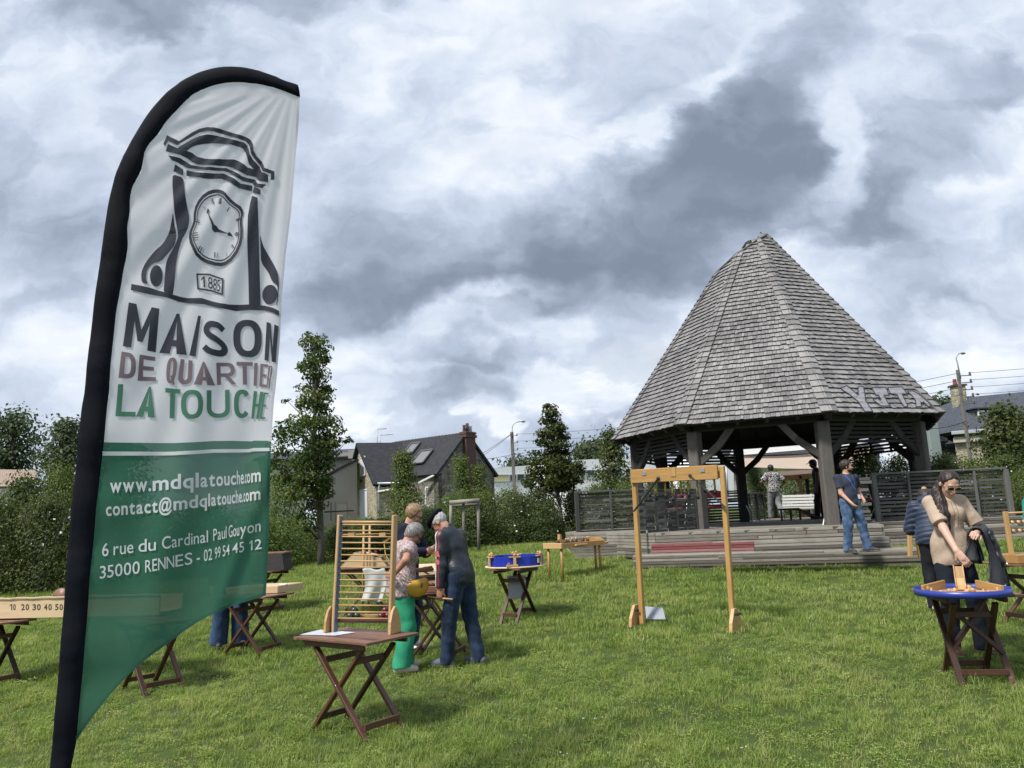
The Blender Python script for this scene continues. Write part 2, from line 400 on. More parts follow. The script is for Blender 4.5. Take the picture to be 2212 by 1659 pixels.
def blades(n, rad, h0, h1, w, lean, seg=3, rs=None, clover=0):
    """n bent blades as quads, in one clump"""
    rs = rs or rng; V = []; Q = []; A = []
    for _ in range(n):
        a, q = rs.random()*2*pi, rad*math.sqrt(rs.random()); bx, by = q*cos(a), q*sin(a)
        h = rs.uniform(h0, h1); az = rs.random()*2*pi; L = h*rs.uniform(.15, lean); ww = w*rs.uniform(.7, 1.25); r = rs.random()
        dx, dy = cos(az), sin(az); sx, sy = -sin(az+rs.uniform(-.6, .6)), cos(az); b = len(V)
        for k in range(seg+1):
            t = k/seg; o = L*t**1.9; z = h*(t-.28*t*t*L/h); e = ww*(1-t**1.6)/2+ww*.04
            for sg in (-1, 1):
                V.append((bx+dx*o+sx*e*sg, by+dy*o+sy*e*sg, z-.012)); A.append((t, 0, r))
        for k in range(seg): Q.append((b+2*k, b+2*k+1, b+2*k+3, b+2*k+2))
    for _ in range(clover):
        a, q = rs.random()*2*pi, rad*math.sqrt(rs.random()); bx, by = q*cos(a), q*sin(a); z = rs.uniform(.03, .055); r = rs.random()*.35
        for k in range(3):
            az = a+k*2.1; c, s_ = cos(az), sin(az); e = .0085; b = len(V)
            for (u, v_) in ((0, 0), (e, -e*.8), (e*1.9, 0), (e, e*.8)):
                V.append((bx+c*u-s_*v_, by+s_*u+c*v_, z+.004*u/e)); A.append((.8, 0, r))
            Q.append((b, b+1, b+2, b+3))
    return np.array(V), np.array(Q), np.array(A)
def make_grass():
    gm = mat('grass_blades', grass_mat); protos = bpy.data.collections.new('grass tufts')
    kinds = [(44, .085, .035, .085, .0042, .9, 0)]*3+[(34, .08, .05, .10, .0042, 1.0, 0)]*2+[(26, .085, .03, .065, .0044, .9, 6)]*2 + \
            [(16, .05, .08, .15, .0040, 1.1, 0)]*1+[(40, .14, .05, .11, .0085, .9, 0)]*3
    for i, (n, rad, h0, h1, wd, lean, cl) in enumerate(kinds):
        V, Q, A = blades(n, rad, h0, h1, wd, lean, 3 if i < 8 else 2, None, cl)
        o = bpy.data.objects.new('tuft_%02d' % i, quick_mesh(V, Q, A, True)); o.data.materials.append(gm); protos.objects.link(o)
    V = []; Q = []; A = []
    for _ in range(4):
        a = rng.random()*2*pi; q = .12*rng.random(); c0 = np.array([q*cos(a), q*sin(a), rng.uniform(.045, .075)]); R = .0075; b = len(V); tl = rng.normal(0, .25, 2)
        for k in range(8): e = (cos(k*pi/4), sin(k*pi/4)); V.append(c0+[R*e[0], R*e[1], R*(tl[0]*e[0]+tl[1]*e[1])]); A.append((1, 1, .2))
        Q += [(b, b+1, b+2, b+3), (b, b+3, b+4, b+7), (b+4, b+5, b+6, b+7)]
        V += [c0+[.001, 0, 0], c0-[.001, 0, 0], c0*[1, 1, 0]-[.001, 0, .01], c0*[1, 1, 0]+[.001, 0, -.01]]; A += [(.3, 0, .2)]*4; Q.append((b+8, b+9, b+10, b+11))
    o = bpy.data.objects.new('tuft_%02d' % len(kinds), quick_mesh(np.array(V), np.array(Q), np.array(A))); o.data.materials.append(gm); protos.objects.link(o)
    P = []; I = []; Sx = []
    def field(y0, y1, dens, ids, sc):
        area_n = int(dens*(y1-y0)*(.75*(y0+y1)*1.06+3.6))
        y = np.sqrt(rng.random(area_n)*(y1*y1-y0*y0)+y0*y0); x = (rng.random(area_n)*2-1)*(.74*y+.5+1.6)
        keep = ~inside_platform(x, y); x, y = x[keep], y[keep]
        pn = np.sin(x*1.9+1.3*np.sin(y*1.1))*np.sin(y*1.6+x*.7)+.6*np.sin(x*4.3+y*3.1)
        k = np.array(ids)[rng.integers(0, len(ids), len(x))]
        if 5 in ids: k = np.where((pn > .55) & (rng.random(len(x)) < .6), rng.integers(5, 7, len(x)), k)
        if 7 in ids: k = np.where((k == 7) & (pn > -.2), 0, k)
        s = sc*rng.uniform(.62, 1.1, len(x))*(1-.16*np.clip(pn, -1, 1))
        P.append(np.stack([x, y, gz(x, y)-.035], 1)); I.append(k); Sx.append(s)
    field(3.2, 6.5, 215, [0, 1, 2, 3, 4, 7, 5, 6, 0, 1], .95); field(6.5, 9.5, 150, [0, 1, 2, 3, 4, 7, 0, 5, 6], 1.0)
    field(9.5, 14, 75, [8, 9, 10, 8, 9, 10, 3, 4], .95); field(14, 26, 44, [8, 9, 10], 1.1)
    # longer tufts left uncut round the table legs and along the hedge foot
    ex = []
    for (cx_, cy_, n_, r_) in TUFTS:
        a = rng.random(n_)*2*pi; q = r_*np.sqrt(rng.random(n_)); ex.append(np.stack([cx_+q*np.cos(a), cy_+q*np.sin(a)], 1))
    ex = np.vstack(ex); P.append(np.column_stack([ex, gz(ex[:, 0], ex[:, 1])-.035])); I.append(rng.choice([3, 4, 7], len(ex))); Sx.append(rng.uniform(.8, 1.15, len(ex)))
    dz = np.vstack([np.array(c)+rng.normal(0, 1, (n, 2))*np.array([.7, .5]) for c, n in (((2.9, 8.2), 9), ((.6, 7.2), 6), ((3.4, 12.2), 6), ((1.4, 5.9), 5))])
    P.append(np.column_stack([dz, gz(dz[:, 0], dz[:, 1])-.035])); I.append(np.full(len(dz), len(kinds))); Sx.append(rng.uniform(.7, 1.1, len(dz)))
    P = np.vstack(P); I = np.concatenate(I); Sx = np.concatenate(Sx); n = len(P)
    me = bpy.data.meshes.new('grass'); me.vertices.add(n); me.vertices.foreach_set('co', P.astype(np.float32).ravel())
    rot = np.stack([rng.normal(0, .10, n), rng.normal(0, .10, n), rng.random(n)*2*pi], 1)
    me.attributes.new('rot', 'FLOAT_VECTOR', 'POINT').data.foreach_set('vector', rot.astype(np.float32).ravel())
    me.attributes.new('scl', 'FLOAT', 'POINT').data.foreach_set('value', Sx.astype(np.float32))
    me.attributes.new('idx', 'INT', 'POINT').data.foreach_set('value', I.astype(np.int32))
    o = link_mesh('grass', me, gm); setp(o, 'short green grass growing all over the lawn', 'grass', kind='stuff')
    ng = bpy.data.node_groups.new('grass scatter', 'GeometryNodeTree')
    ng.interface.new_socket('Geometry', in_out='INPUT', socket_type='NodeSocketGeometry')
    ng.interface.new_socket('Geometry', in_out='OUTPUT', socket_type='NodeSocketGeometry')
    N = ng.nodes; L = ng.links; gi = N.new('NodeGroupInput'); go = N.new('NodeGroupOutput')
    ci = N.new('GeometryNodeCollectionInfo'); ci.inputs['Collection'].default_value = protos
    ci.inputs['Separate Children'].default_value = True; ci.inputs['Reset Children'].default_value = True
    ip = N.new('GeometryNodeInstanceOnPoints'); ip.inputs['Pick Instance'].default_value = True
    def na(nm, ty):
        q = N.new('GeometryNodeInputNamedAttribute'); q.data_type = ty; q.inputs['Name'].default_value = nm
        return [s for s in q.outputs if s.enabled and s.name == 'Attribute'][0]
    L.new(gi.outputs[0], ip.inputs['Points']); L.new(ci.outputs[0], ip.inputs['Instance'])
    L.new(na('idx', 'INT'), ip.inputs['Instance Index']); L.new(na('rot', 'FLOAT_VECTOR'), ip.inputs['Rotation']); L.new(na('scl', 'FLOAT'), ip.inputs['Scale'])
    L.new(ip.outputs[0], go.inputs[0])
    o.modifiers.new('scatter', 'NODES').node_group = ng

# ------------------------------------------------------------------ the pavilion
KX, KY, KR, KPH, KZE, KZA, KRP, KZD = 6.4145, 19.1114, 3.93, radians(-91.863), 3.514, 9.091, 3.404, 1.327
def kpt(k, R, z):
    a = KPH+k*pi/4; return np.array([KX+R*sin(a), KY-R*cos(a), z])
DECK = np.array([(1.2, 18.25), (2.25, 16.6), (2.7, 15.45), (6.75, 14.55), (7.35, 16.2), (10.9, 16.2), (10.9, 17.3), (10.1, 18.0), (10.3, 24.5), (9.5, 27.5), (3.0, 27.5), (2.6, 23), (1.2, 19.6)])
STEPS = [([(2.55, 15.15), (6.62, 14.05), (6.80, 14.72), (2.73, 15.55)], 1.125), ([(2.15, 14.92), (6.95, 13.62), (7.10, 14.2), (2.33, 15.5)], .93)]
def inpoly(x, y, p):
    c = np.zeros(np.shape(x), bool); n = len(p)
    for i in range(n):
        x0, y0 = p[i]; x1, y1 = p[(i+1) % n]
        c ^= ((y0 > y) != (y1 > y)) & (x < (x1-x0)*(y-y0)/((y1-y0) if y1 != y0 else 1e-9)+x0)
    return c
def inside_platform(x, y):
    return inpoly(x, y, DECK) | inpoly(x, y, np.array(STEPS[1][0]))
def cut_plane():
    """the oblique cut across the top of the roof, through the four tops seen on the visible hips"""
    pts = []
    for k, (px, py) in enumerate(((1538.6, 592.8), (1592, 548), (1635, 521), (1667, 511))):
        best = None
        for t in np.linspace(.3, 1, 1401):
            p = kpt(k, KR*(1-t), KZE+(KZA-KZE)*t); d = p-np.array([0, 0, CAM_H]); z = d@FW
            e = abs(CY-F_PX*(d@UP)/z-py)
            if best is None or e < best[0]: best = (e, t, p)
        pts.append(best[2])
    A = np.array([[p[0], p[1], 1] for p in pts]); c = np.linalg.lstsq(A, np.array([p[2] for p in pts]), rcond=None)[0]
    return c
CUT = cut_plane()
def hip_t(k):
    for t in np.linspace(.4, .999, 1200):
        p = kpt(k, KR*(1-t), KZE+(KZA-KZE)*t)
        if p[2] > CUT[0]*p[0]+CUT[1]*p[1]+CUT[2]: return t
    return .99
HT = [hip_t(k) for k in range(8)]
def roof_pt(k, s, t):
    """point on face k (between hips k and k+1), s across 0..1, t up 0..1"""
    a = kpt(k, KR*(1-t), KZE+(KZA-KZE)*t); b = kpt(k+1, KR*(1-t), KZE+(KZA-KZE)*t); return a+(b-a)*s
def shingle_mat(t, out):
    x, y, r = t.xyz(guv(t)); p = objc(t)
    v = t.comb(t.math('MULTIPLY', x, 3.), t.math('MULTIPLY', y, 60.), t.math('MULTIPLY', r, 41.))
    n1 = t.noise(v, 1.6, 6, .65, .4).outputs[0]; n2 = t.noise(p, .9, 4, .6).outputs[0]
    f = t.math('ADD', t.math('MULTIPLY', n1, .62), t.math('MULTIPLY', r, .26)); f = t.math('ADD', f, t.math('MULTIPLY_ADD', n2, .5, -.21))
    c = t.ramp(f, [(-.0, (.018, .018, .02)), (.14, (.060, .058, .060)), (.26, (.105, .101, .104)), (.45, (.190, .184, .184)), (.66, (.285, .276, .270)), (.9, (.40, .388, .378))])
    pbsdf(t, out, c, .75, n1, .5, .004, spec=.35)
def make_pavilion():
    root = thing('wooden_pavilion', 'octagonal timber pavilion with a tall grey shingled roof sprayed with white graffiti', 'pavilion', (KX, KY, .75))
    SH = mat('roof_shingles', shingle_mat)
    roof = None; rows = 43; Lh = 5.58
    mb = MB(); th = .029
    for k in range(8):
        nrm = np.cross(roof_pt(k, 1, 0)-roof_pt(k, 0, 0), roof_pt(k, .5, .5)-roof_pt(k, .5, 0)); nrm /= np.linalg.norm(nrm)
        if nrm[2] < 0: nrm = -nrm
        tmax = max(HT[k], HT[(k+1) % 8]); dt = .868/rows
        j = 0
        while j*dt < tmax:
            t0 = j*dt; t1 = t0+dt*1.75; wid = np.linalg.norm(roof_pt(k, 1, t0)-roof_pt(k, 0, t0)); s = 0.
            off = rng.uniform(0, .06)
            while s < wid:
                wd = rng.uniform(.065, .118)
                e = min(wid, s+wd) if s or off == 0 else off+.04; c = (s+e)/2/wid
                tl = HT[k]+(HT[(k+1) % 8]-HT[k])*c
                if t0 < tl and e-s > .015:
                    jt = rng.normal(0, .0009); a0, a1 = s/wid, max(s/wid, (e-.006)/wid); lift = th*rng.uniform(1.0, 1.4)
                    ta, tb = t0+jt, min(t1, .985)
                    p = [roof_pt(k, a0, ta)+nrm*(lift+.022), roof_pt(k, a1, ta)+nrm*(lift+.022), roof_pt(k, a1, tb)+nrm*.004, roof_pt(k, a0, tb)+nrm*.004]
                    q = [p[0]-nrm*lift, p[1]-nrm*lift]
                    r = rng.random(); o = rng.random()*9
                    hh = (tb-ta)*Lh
                    mb.add(p+q+[p[0], p[1]], [(0, 1, 2, 3), (4, 5, 7, 6), (0, 3, 4), (1, 5, 2)], [(o, s, r), (o, e, r), (o+hh, e, r), (o+hh, s, r), (o, s, -.9), (o, e, -.9), (o, s, -.9), (o, e, -.9)])  # butt ends coloured dark: the shadow line under each course is painted in
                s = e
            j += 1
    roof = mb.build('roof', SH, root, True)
    # hip caps: overlapping boards either side of every hip
    for k in range(8):
        mb = MB(); n = 34
        for j in range(n):
            t0 = HT[k]*j/n; t1 = min(HT[k]*(j+1.35)/n, .985); wdt = .155-.05*j/n
            for side in (-1, 1):
                kk = k if side > 0 else (k-1) % 8
                e = (kpt(k+side, KR, KZE)-kpt(k, KR, KZE)); e /= np.linalg.norm(e)
                nr = np.cross(roof_pt(kk, 1, 0)-roof_pt(kk, 0, 0), roof_pt(kk, .5, .5)-roof_pt(kk, .5, 0)); nr /= np.linalg.norm(nr)
                if nr[2] < 0: nr = -nr
                a = kpt(k, KR*(1-t0), KZE+(KZA-KZE)*t0); b = kpt(k, KR*(1-t1), KZE+(KZA-KZE)*t1)
                h0 = nr*(.088+rng.uniform(0, .008)); h1 = nr*.054; c_ = .4 if t0 > .8 else 1
                p = [a+h0-e*.05, a+e*wdt*c_+h0, b+e*wdt*c_+h1, b+h1-e*.05]
                q = [p[0]-nr*.03, p[1]-nr*.03, p[2]-nr*.02, p[3]-nr*.02]
                r = rng.random(); g = [(0, 0, r), (0, wdt, r), (.2, wdt, r), (.2, 0, r)]
                fs = [(0, 1, 2, 3), (4, 5, 1, 0), (1, 5, 6, 2), (2, 6, 7, 3)]
                if side < 0: fs = [f[::-1] for f in fs]
                mb.add(p+q, fs, g+g)
        mb.build('hip_cap', SH, roof)
        o = roof.children[-1]
        # geometry above is in world space; bring it into the roof's frame
        M = np.array(chain_inv(roof)); V = np.vstack(mb.v)@M[:3, :3].T+M[:3, 3]
        o.data.vertices.foreach_set('co', V.astype(np.float32).ravel()); o.data.update()
    # closing boards round the oblique top
    mb = MB()
    tops = [kpt(k, KR*(1-HT[k]), KZE+(KZA-KZE)*HT[k])+np.array([0, 0, .05]) for k in range(8)]
    for k in range(8):
        a, b = tops[k], tops[(k+1) % 8]
        mb.beam(a-(b-a)*.02, b+(b-a)*.02, .13, .035, (0, 0, 1))
    mb.prism([p-np.array([0, 0, .08]) for p in tops], (0, 0, .03))
    mb.build('ridge_board', SH, root, True)
    # underside: rafters, sarking and eave boards
    mb = MB()
    for k in range(8):
        a, b = kpt(k, KR-.03, KZE-.01), kpt(k+1, KR-.03, KZE-.01)
        ai, bi = kpt(k, KRP-.16, KZE+.70), kpt(k+1, KRP-.16, KZE+.70)
        mb.add([a, b, bi, ai, a+[0, 0, .02], b+[0, 0, .02], bi+[0, 0, .05], ai+[0, 0, .05]], [(3, 2, 1, 0), (4, 5, 6, 7), (0, 1, 5, 4)])
        top = kpt(k, .05, KZA-.55); t2 = kpt(k+1, .05, KZA-.55)
        mb.add([ai, bi, t2, top], [(3, 2, 1, 0)])
        mb.beam(kpt(k, KR-.06, KZE-.05), kpt(k, .12, KZA-.6), .12, .16)
        for s in (.2, .4, .6, .8):
            p = roof_pt(k, s, .01); q = roof_pt(k, .5+(s-.5)*.3, .70); mb.beam(p-[0, 0, .10], q-[0, 0, .14], .07, .11)
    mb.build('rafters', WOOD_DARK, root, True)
    # ring beams and posts with curved-looking braces
    for k in range(8):
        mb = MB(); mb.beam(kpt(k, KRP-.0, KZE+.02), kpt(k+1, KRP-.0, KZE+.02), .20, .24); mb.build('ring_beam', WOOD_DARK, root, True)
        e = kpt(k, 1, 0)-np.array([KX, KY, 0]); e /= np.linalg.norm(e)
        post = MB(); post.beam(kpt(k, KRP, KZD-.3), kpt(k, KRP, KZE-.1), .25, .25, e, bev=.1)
        po = post.build('post', WOOD_POST if k in (1, 2, 3) else WOOD_DARK, root, True)  # side and back posts take the darker copy, their shade put into the colour
        for d in (-1, 1):
            mb = MB(); f = kpt(k+d, KRP, 0)-kpt(k, KRP, 0); f /= np.linalg.norm(f)
            a = kpt(k, KRP, 2.74)+f*.09; b = kpt(k, KRP, 3.50)+f*.84; c = (a+b)/2+f*.05+np.array([0, 0, -.03])
            mb.beam(a-(c-a)*.05, c+(c-a)*.04, .125, .15); mb.beam(c-(b-c)*.04, b, .122, .147)
            mb.build('brace', WOOD_POST if (k, d) in ((1, 1), (2, -1)) else WOOD_DARK, root, True)  # only the two inward front braces stay lit oak; shade is coloured into the rest
    # slatted friezes hung under the eaves on six sides
    for k in (0, 2, 3, 4, 6, 7):
        mb = MB(); R = KRP+.02
        for j in range(6):
            z = 3.44-j*.088; a, b = kpt(k, R, z), kpt(k+1, R, z); d = (b-a)/np.linalg.norm(b-a)
            mb.beam(a+d*.10, b-d*.10, .035, .055)
        for s in (.25, .5, .75):
            p = kpt(k, R-.05, 0)*(1-s)+kpt(k+1, R-.05, 0)*s; mb.beam([p[0], p[1], 2.98], [p[0], p[1], 3.45], .05, .05, (1, 0, 0))
        mb.build('frieze', WOOD_DARK, root, True)
        mb = MB(); R = KRP-.10; a, b = kpt(k, R, 3.52), kpt(k+1, R, 3.52); a[2] = b[2] = 3.43 if k in (0, 2) else 3.52; mb.beam(a, b, .03, .58 if k in (0, 2) else .2); mb.build('fascia', WOOD_DARK, root, True)
    # deck and steps
    mb = MB(); z0 = KZD
    mb.prism([(x, y, z0-.03) for x, y in DECK], (0, 0, .5))
    for j in range(120):
        y = 14.4+j*.115
        xs = np.linspace(1, 11.2, 400); ins = inpoly(xs, np.full(400, y), DECK)
        if ins.any():
            a, b = xs[ins][0]+.01, xs[ins][-1]-.01
            cuts = [a]+sorted(rng.uniform(a, b, 2))+[b]
            for u, v_ in zip(cuts[:-1], cuts[1:]):
                if v_-u > .1: mb.beam((u, y, z0-.014), (v_-.006, y, z0-.014), .107, .028)
    n = len(DECK)
    for i in range(n):
        a, b = DECK[i], DECK[(i+1) % n]; L = np.linalg.norm(b-a); nn = np.array([b[1]-a[1], a[0]-b[0]])/L
        if a[1] > 18.3 and b[1] > 18.3: continue
        for j in range(8):
            p, q = a+nn*(.012-.006*(j % 2)), b+nn*(.012-.006*(j % 2)); cuts = np.sort(np.concatenate([[0, 1], rng.uniform(.1, .9, int(L/1.6))]))
            for u, v_ in zip(cuts[:-1], cuts[1:]):
                s_, e_ = p+(q-p)*u, p+(q-p)*(v_-.003)
                mb.beam((*s_, z0-.033-j*.064), (*e_, z0-.033-j*.064), .03, .056)
    mb.build('deck', WOOD_GREY, root, True)
    for si, (poly, z) in enumerate(STEPS):
        mb = MB(); mr = MB(); P = np.array(poly); a, b, c, d = P
        mb.prism([(x, y, z-.03) for x, y in P], (0, 0, .45)); nn = np.array([b[1]-a[1], a[0]-b[0]]); nn /= np.linalg.norm(nn)
        for j in range(4):
            o = -nn*(.055+j*.112); cuts = np.sort(np.concatenate([[0, 1], rng.uniform(.15, .85, 2)]))
            for u, v_ in zip(cuts[:-1], cuts[1:]):
                s_, e_ = a+(b-a)*u+o, a+(b-a)*(v_-.002)+o
                (mr if si == 0 and j < 1 and v_ < .5 else mb).beam((*s_, z-.014), (*e_, z-.014), .104, .028)
        for j in range(4):
            o = nn*(.014-.006*(j % 2)); cuts = np.array([0, .45, 1]) if si == 0 else np.sort(np.concatenate([[0, 1], rng.uniform(.2, .8, 1)]))
            for u, v_ in zip(cuts[:-1], cuts[1:]):
                s_, e_ = a+(b-a)*u+o, a+(b-a)*(v_-.002)+o
                (mr if si == 0 and u == 0 and j < 3 else mb).beam((*s_, z-.036-j*.054), (*e_, z-.036-j*.054), .028, .047)
        for p_, q_ in ((b, c), (d, a)):
            for j in range(4): mb.beam((*p_, z-.036-j*.054), (*q_, z-.036-j*.054), .028, .047)
        st = mb.build('step', WOOD_GREY, root, True)
        if mr.v: mr.build('red_board', WOOD_RED, st, True)
    return root, roof
PAV, ROOF = make_pavilion()

def slat_fence(name, label, pts, z0, z1, group, cap=True, woven=False, posts=None, wood_=None):
    """slatted screen along a polyline: thin boards with gaps, uprights and a cap rail"""
    wood_ = wood_ or WOOD_FENCE; pts = [np.array(p, float) for p in pts]
    r = thing(name, label, 'fence', (*pts[0], z0), 0, group); r['label'] = label
    for i in range(len(pts)-1):
        a, b = pts[i], pts[i+1]; d = b-a; L = np.linalg.norm(d); d /= L; nn = np.array([d[1], -d[0]])
        if nn[1] > 0: nn = -nn
        mb = MB(); n = int((z1-z0)/(.068 if woven else .075))
        nu = max(1, int(L/.31)) if woven else max(1, int(L/.62))
        for j in range(n):
            z = z0+.04+(z1-z0-.08)*j/max(1, n-1)
            if woven:
                for q in range(nu):
                    o = nn*(.018 if (q+j) % 2 else -.018)+rng.normal(0, .004, 2)
                    s_, e_ = a+d*L*q/nu, a+d*L*(q+1)/nu+d*rng.uniform(-.10, .02); mb.beam((*(s_+o), z+rng.normal(0, .004)), (*(e_+o), z+rng.normal(0, .004)), .022, .058)
            else:
                cuts = np.sort(np.concatenate([[0, 1], rng.uniform(.2, .8, 1)])); o = nn*(.012 if j % 2 else -.012)
                for u, v_ in zip(cuts[:-1], cuts[1:]):
                    mb.beam((*(a+d*L*u+o), z), (*(a+d*L*(v_-.003)+o), z+rng.normal(0, .004)), .018, .050)
        mb.build('slats', wood_, r, True)
        for q in range(nu+1):
            if woven and q % 2: continue
            p = a+d*L*q/nu+nn*(.055 if not woven else 0); wd = .10 if q % 2 == 0 and not woven else .05
            mb = MB(); mb.beam((*p, z0-.16), (*p, z1-.01), wd, wd, (d[0], d[1], 0)); mb.build('upright', wood_, r, True)
        if cap:
            mb = MB(); mb.beam((*(a-d*.03+nn*.02), z1+.018), (*(b+d*.03+nn*.02), z1+.018), .13, .036); mb.build('cap_rail', wood_, r, True)
    return r
FG = 'slatted screens round the pavilion deck'
slat_fence('slat_fence', 'dark slatted fence left of the pavilion behind the pin game', [at(1246, 1100, 18.05)[:2], at(1392, 1100, 18.2)[:2]], 1.31, 2.24, FG)
slat_fence('slat_fence', 'woven short board screen between the left steps and the front left post', [at(1372, 1100, 15.5)[:2], kpt(1, KRP, 0)[:2]+np.array([-.12, -.1])], 1.31, 2.20, FG, False, True)
slat_fence('slat_fence', 'long slatted fence on the right behind the woman in beige', [at(1890, 1080, 16.5)[:2], at(2040, 1080, 16.45)[:2], at(2178, 1080, 16.4)[:2]], 1.12, 2.31, FG)
slat_fence('slat_fence', 'short slatted screen right behind the man in the navy T-shirt', [kpt(2, KRP, 0)[:2]+np.array([.25, .05]), at(1885, 1080, 15.6)[:2]], 1.31, 2.25, FG, False, True)
slat_fence('slat_fence', 'low slatted screen at the back left inside the pavilion', [kpt(7, KRP, 0)[:2], kpt(6, KRP, 0)[:2]], KZD, 2.2, FG)
slat_fence('slat_fence', 'slatted screen across the rear of the deck beside the walking man', [kpt(6, KRP, 0)[:2]+np.array([.2, .9]), kpt(6, KRP, 0)[:2]+np.array([1.35, 2.6])], KZD, 2.15, FG)
slat_fence('slat_fence', 'slatted screen at the rear right inside the pavilion', [kpt(5, KRP, 0)[:2]+np.array([.3, -.1]), kpt(4, KRP, 0)[:2]], KZD, 2.25, FG)
def bench_stack(name, label, a, b, z0, n, dep):
    r = thing(name, label, 'bench', (*a, z0)); a = np.array(a, float); b = np.array(b, float); d = (b-a)/np.linalg.norm(b-a); nn = np.array([d[1], -d[0]])
    if nn[1] > 0: nn = -nn
    mb = MB()
    for j in range(n):
        off = nn*(dep*.5)*(1 if j < n/2 else 0)
        mb.beam((*(a+off+d*rng.uniform(-.02, .02)), z0+.03+j*.060), (*(b+off+d*rng.uniform(-.02, .02)), z0+.03+j*.060), .034, .052)
    mb.build('front_boards', WOOD_GREY, r, True)
    for j in range(3):
        for lv, zz in ((1, z0+n*.030), (0, z0+n*.060)):
            mb = MB(); o = nn*(dep*.5*lv-.055-j*.11); mb.beam((*(a+o), zz), (*(b+o), zz), .105, .026); mb.build('seat_board', WOOD_GREY, r, True)
    return r
bench_stack('plank_bench', 'tiered grey plank bench under the left fence behind the pin game', at(1242, 1150, 17.2)[:2], at(1372, 1150, 17.0)[:2], .80, 9, .5)
bench_stack('plank_bench', 'tiered grey plank bench under the right fence', at(1900, 1150, 15.9)[:2], at(2200, 1150, 15.9)[:2], .76, 7, .4)
# ------------------------------------------------------------------ trees, shrubs, hedges
LEAF_LIME = leafmat('lime_leaves', (.022, .046, .011), (.060, .098, .022), (.145, .160, .045), .38)
LEAF_HEDGE = leafmat('hedge_leaves', (.026, .052, .014), (.066, .110, .028), (.145, .180, .055), .38)
LEAF_LIGHT = leafmat('light_shrub_leaves', (.045, .082, .018), (.105, .160, .038), (.20, .245, .075), .42)
LEAF_FAR = leafmat('far_leaves', (.026, .046, .018), (.052, .082, .030), (.10, .125, .052), .3)
LEAF_YELLOW = leafmat('yellow_leaves', (.12, .13, .02), (.22, .21, .03), (.32, .28, .06), .4)
BARK = wood('bark', (.045, .040, .032), (.15, .135, .11), .85, .6, .3, .8)
PETAL = plain('white_petals', (.80, .79, .74), .6, .1)
def leaf_arrays(C, N, size, bias=None, droop=.35):
    n = len(C); N = N+rng.normal(0, .55, (n, 3)); N /= np.linalg.norm(N, axis=1)[:, None]
    T = rng.normal(0, 1, (n, 3)); T[:, 2] -= droop*2; T -= N*np.sum(T*N, 1)[:, None]; T /= np.linalg.norm(T, axis=1)[:, None]
    B = np.cross(N, T); s = (size*rng.uniform(.6, 1.25, n))[:, None]
    V = np.stack([C-T*s*.5, C+B*s*.34+N*s*.06, C+T*s*.55-N*s*.10, C-B*s*.34+N*s*.06], 1).reshape(-1, 3)
    r = rng.random(n)*.75+(.0 if bias is None else bias); A = np.zeros((n*4, 3)); A[:, 2] = np.repeat(np.clip(r, 0, 1), 4)
    return V, np.arange(n*4).reshape(-1, 4), A
def leaf_obj(name, parts, m_, parent=None):
    V = []; Q = []; A = []; b = 0
    for v, q, a in parts: V.append(v); Q.append(q+b); A.append(a); b += len(v)
    return link_mesh(name, quick_mesh(np.vstack(V), np.vstack(Q), np.vstack(A)), m_, parent)
def lump_cloud(n_l, prof_r, h, per, size, cl=.16, shell=.75, flat=1., lean=(0, 0), m_r=None):
    """leaf clumps spread through a crown of given profile radius(t), t up the crown"""
    C = []; N = []; Bi = []
    for _ in range(n_l):
        t = rng.random(); R = prof_r(t); a = rng.random()*2*pi; q = R*(shell+(1-shell)*rng.random())*rng.uniform(.35, 1.06)**.6
        c = np.array([q*cos(a)+lean[0]*t, q*sin(a)*flat+lean[1]*t, t*h]); k = rng.integers(int(per*.5), int(per*1.5)+1)
        p = c+rng.normal(0, 1, (k, 3))*np.array([cl, cl, cl*.72])*rng.uniform(.7, 1.3)
        d = p-np.array([lean[0]*t, lean[1]*t, t*h-.25*R]); d /= np.linalg.norm(d, axis=1)[:, None]+1e-6; d[:, 2] += .45
        C.append(p); N.append(d); Bi.append(np.full(k, rng.normal(.12, m_r or .13)))
    return leaf_arrays(np.vstack(C), np.vstack(N), size, np.concatenate(Bi))
def tree(name, label, base, H, prof, n_l, per, size, m_, trunk_r, crown_z, group=None, lean=(0, 0), cl=.16, shell=.35):
    r = thing(name, label, 'tree', base, 0, group)
    mb = MB(); n = 9; pts = [(lean[0]*(i/n)+.03*sin(i*1.7), lean[1]*i/n+.03*cos(i*1.3), H*.93*i/n) for i in range(n+1)]; pts[0] = (0, 0, -.15)
    mb.tube(pts, [trunk_r*(1.25-.95*(i/n)**.8)+.008 for i in range(n+1)], 9)
    for i in range(26):
        t = rng.uniform(.02, .92); z = crown_z+(H-crown_z)*t; a = i*2.4+rng.random(); R = prof(t)*.85
        o = np.array([lean[0]*z/H, lean[1]*z/H, z-.12-.15*R]); e = np.array([lean[0]*z/H+R*cos(a), lean[1]*z/H+R*sin(a), z+.22*R])
        mb.tube([o, (o+e)/2+[0, 0, -.05*R], e], [trunk_r*.34*(1-t*.6), trunk_r*.2, .006], 5)
    mb.build('trunk', BARK, r)
    lf = lump_cloud(n_l, prof, H-crown_z, per, size, cl, shell, 1., (lean[0]*(1-crown_z/H), lean[1]*(1-crown_z/H)))
    lf[0][:, 2] += crown_z; lf[0][:, :2] += np.array(lean)*crown_z/H
    leaf_obj('crown', [lf], m_, r); return r
def pf(zs, rs): return lambda t: float(np.interp(t, zs, rs))
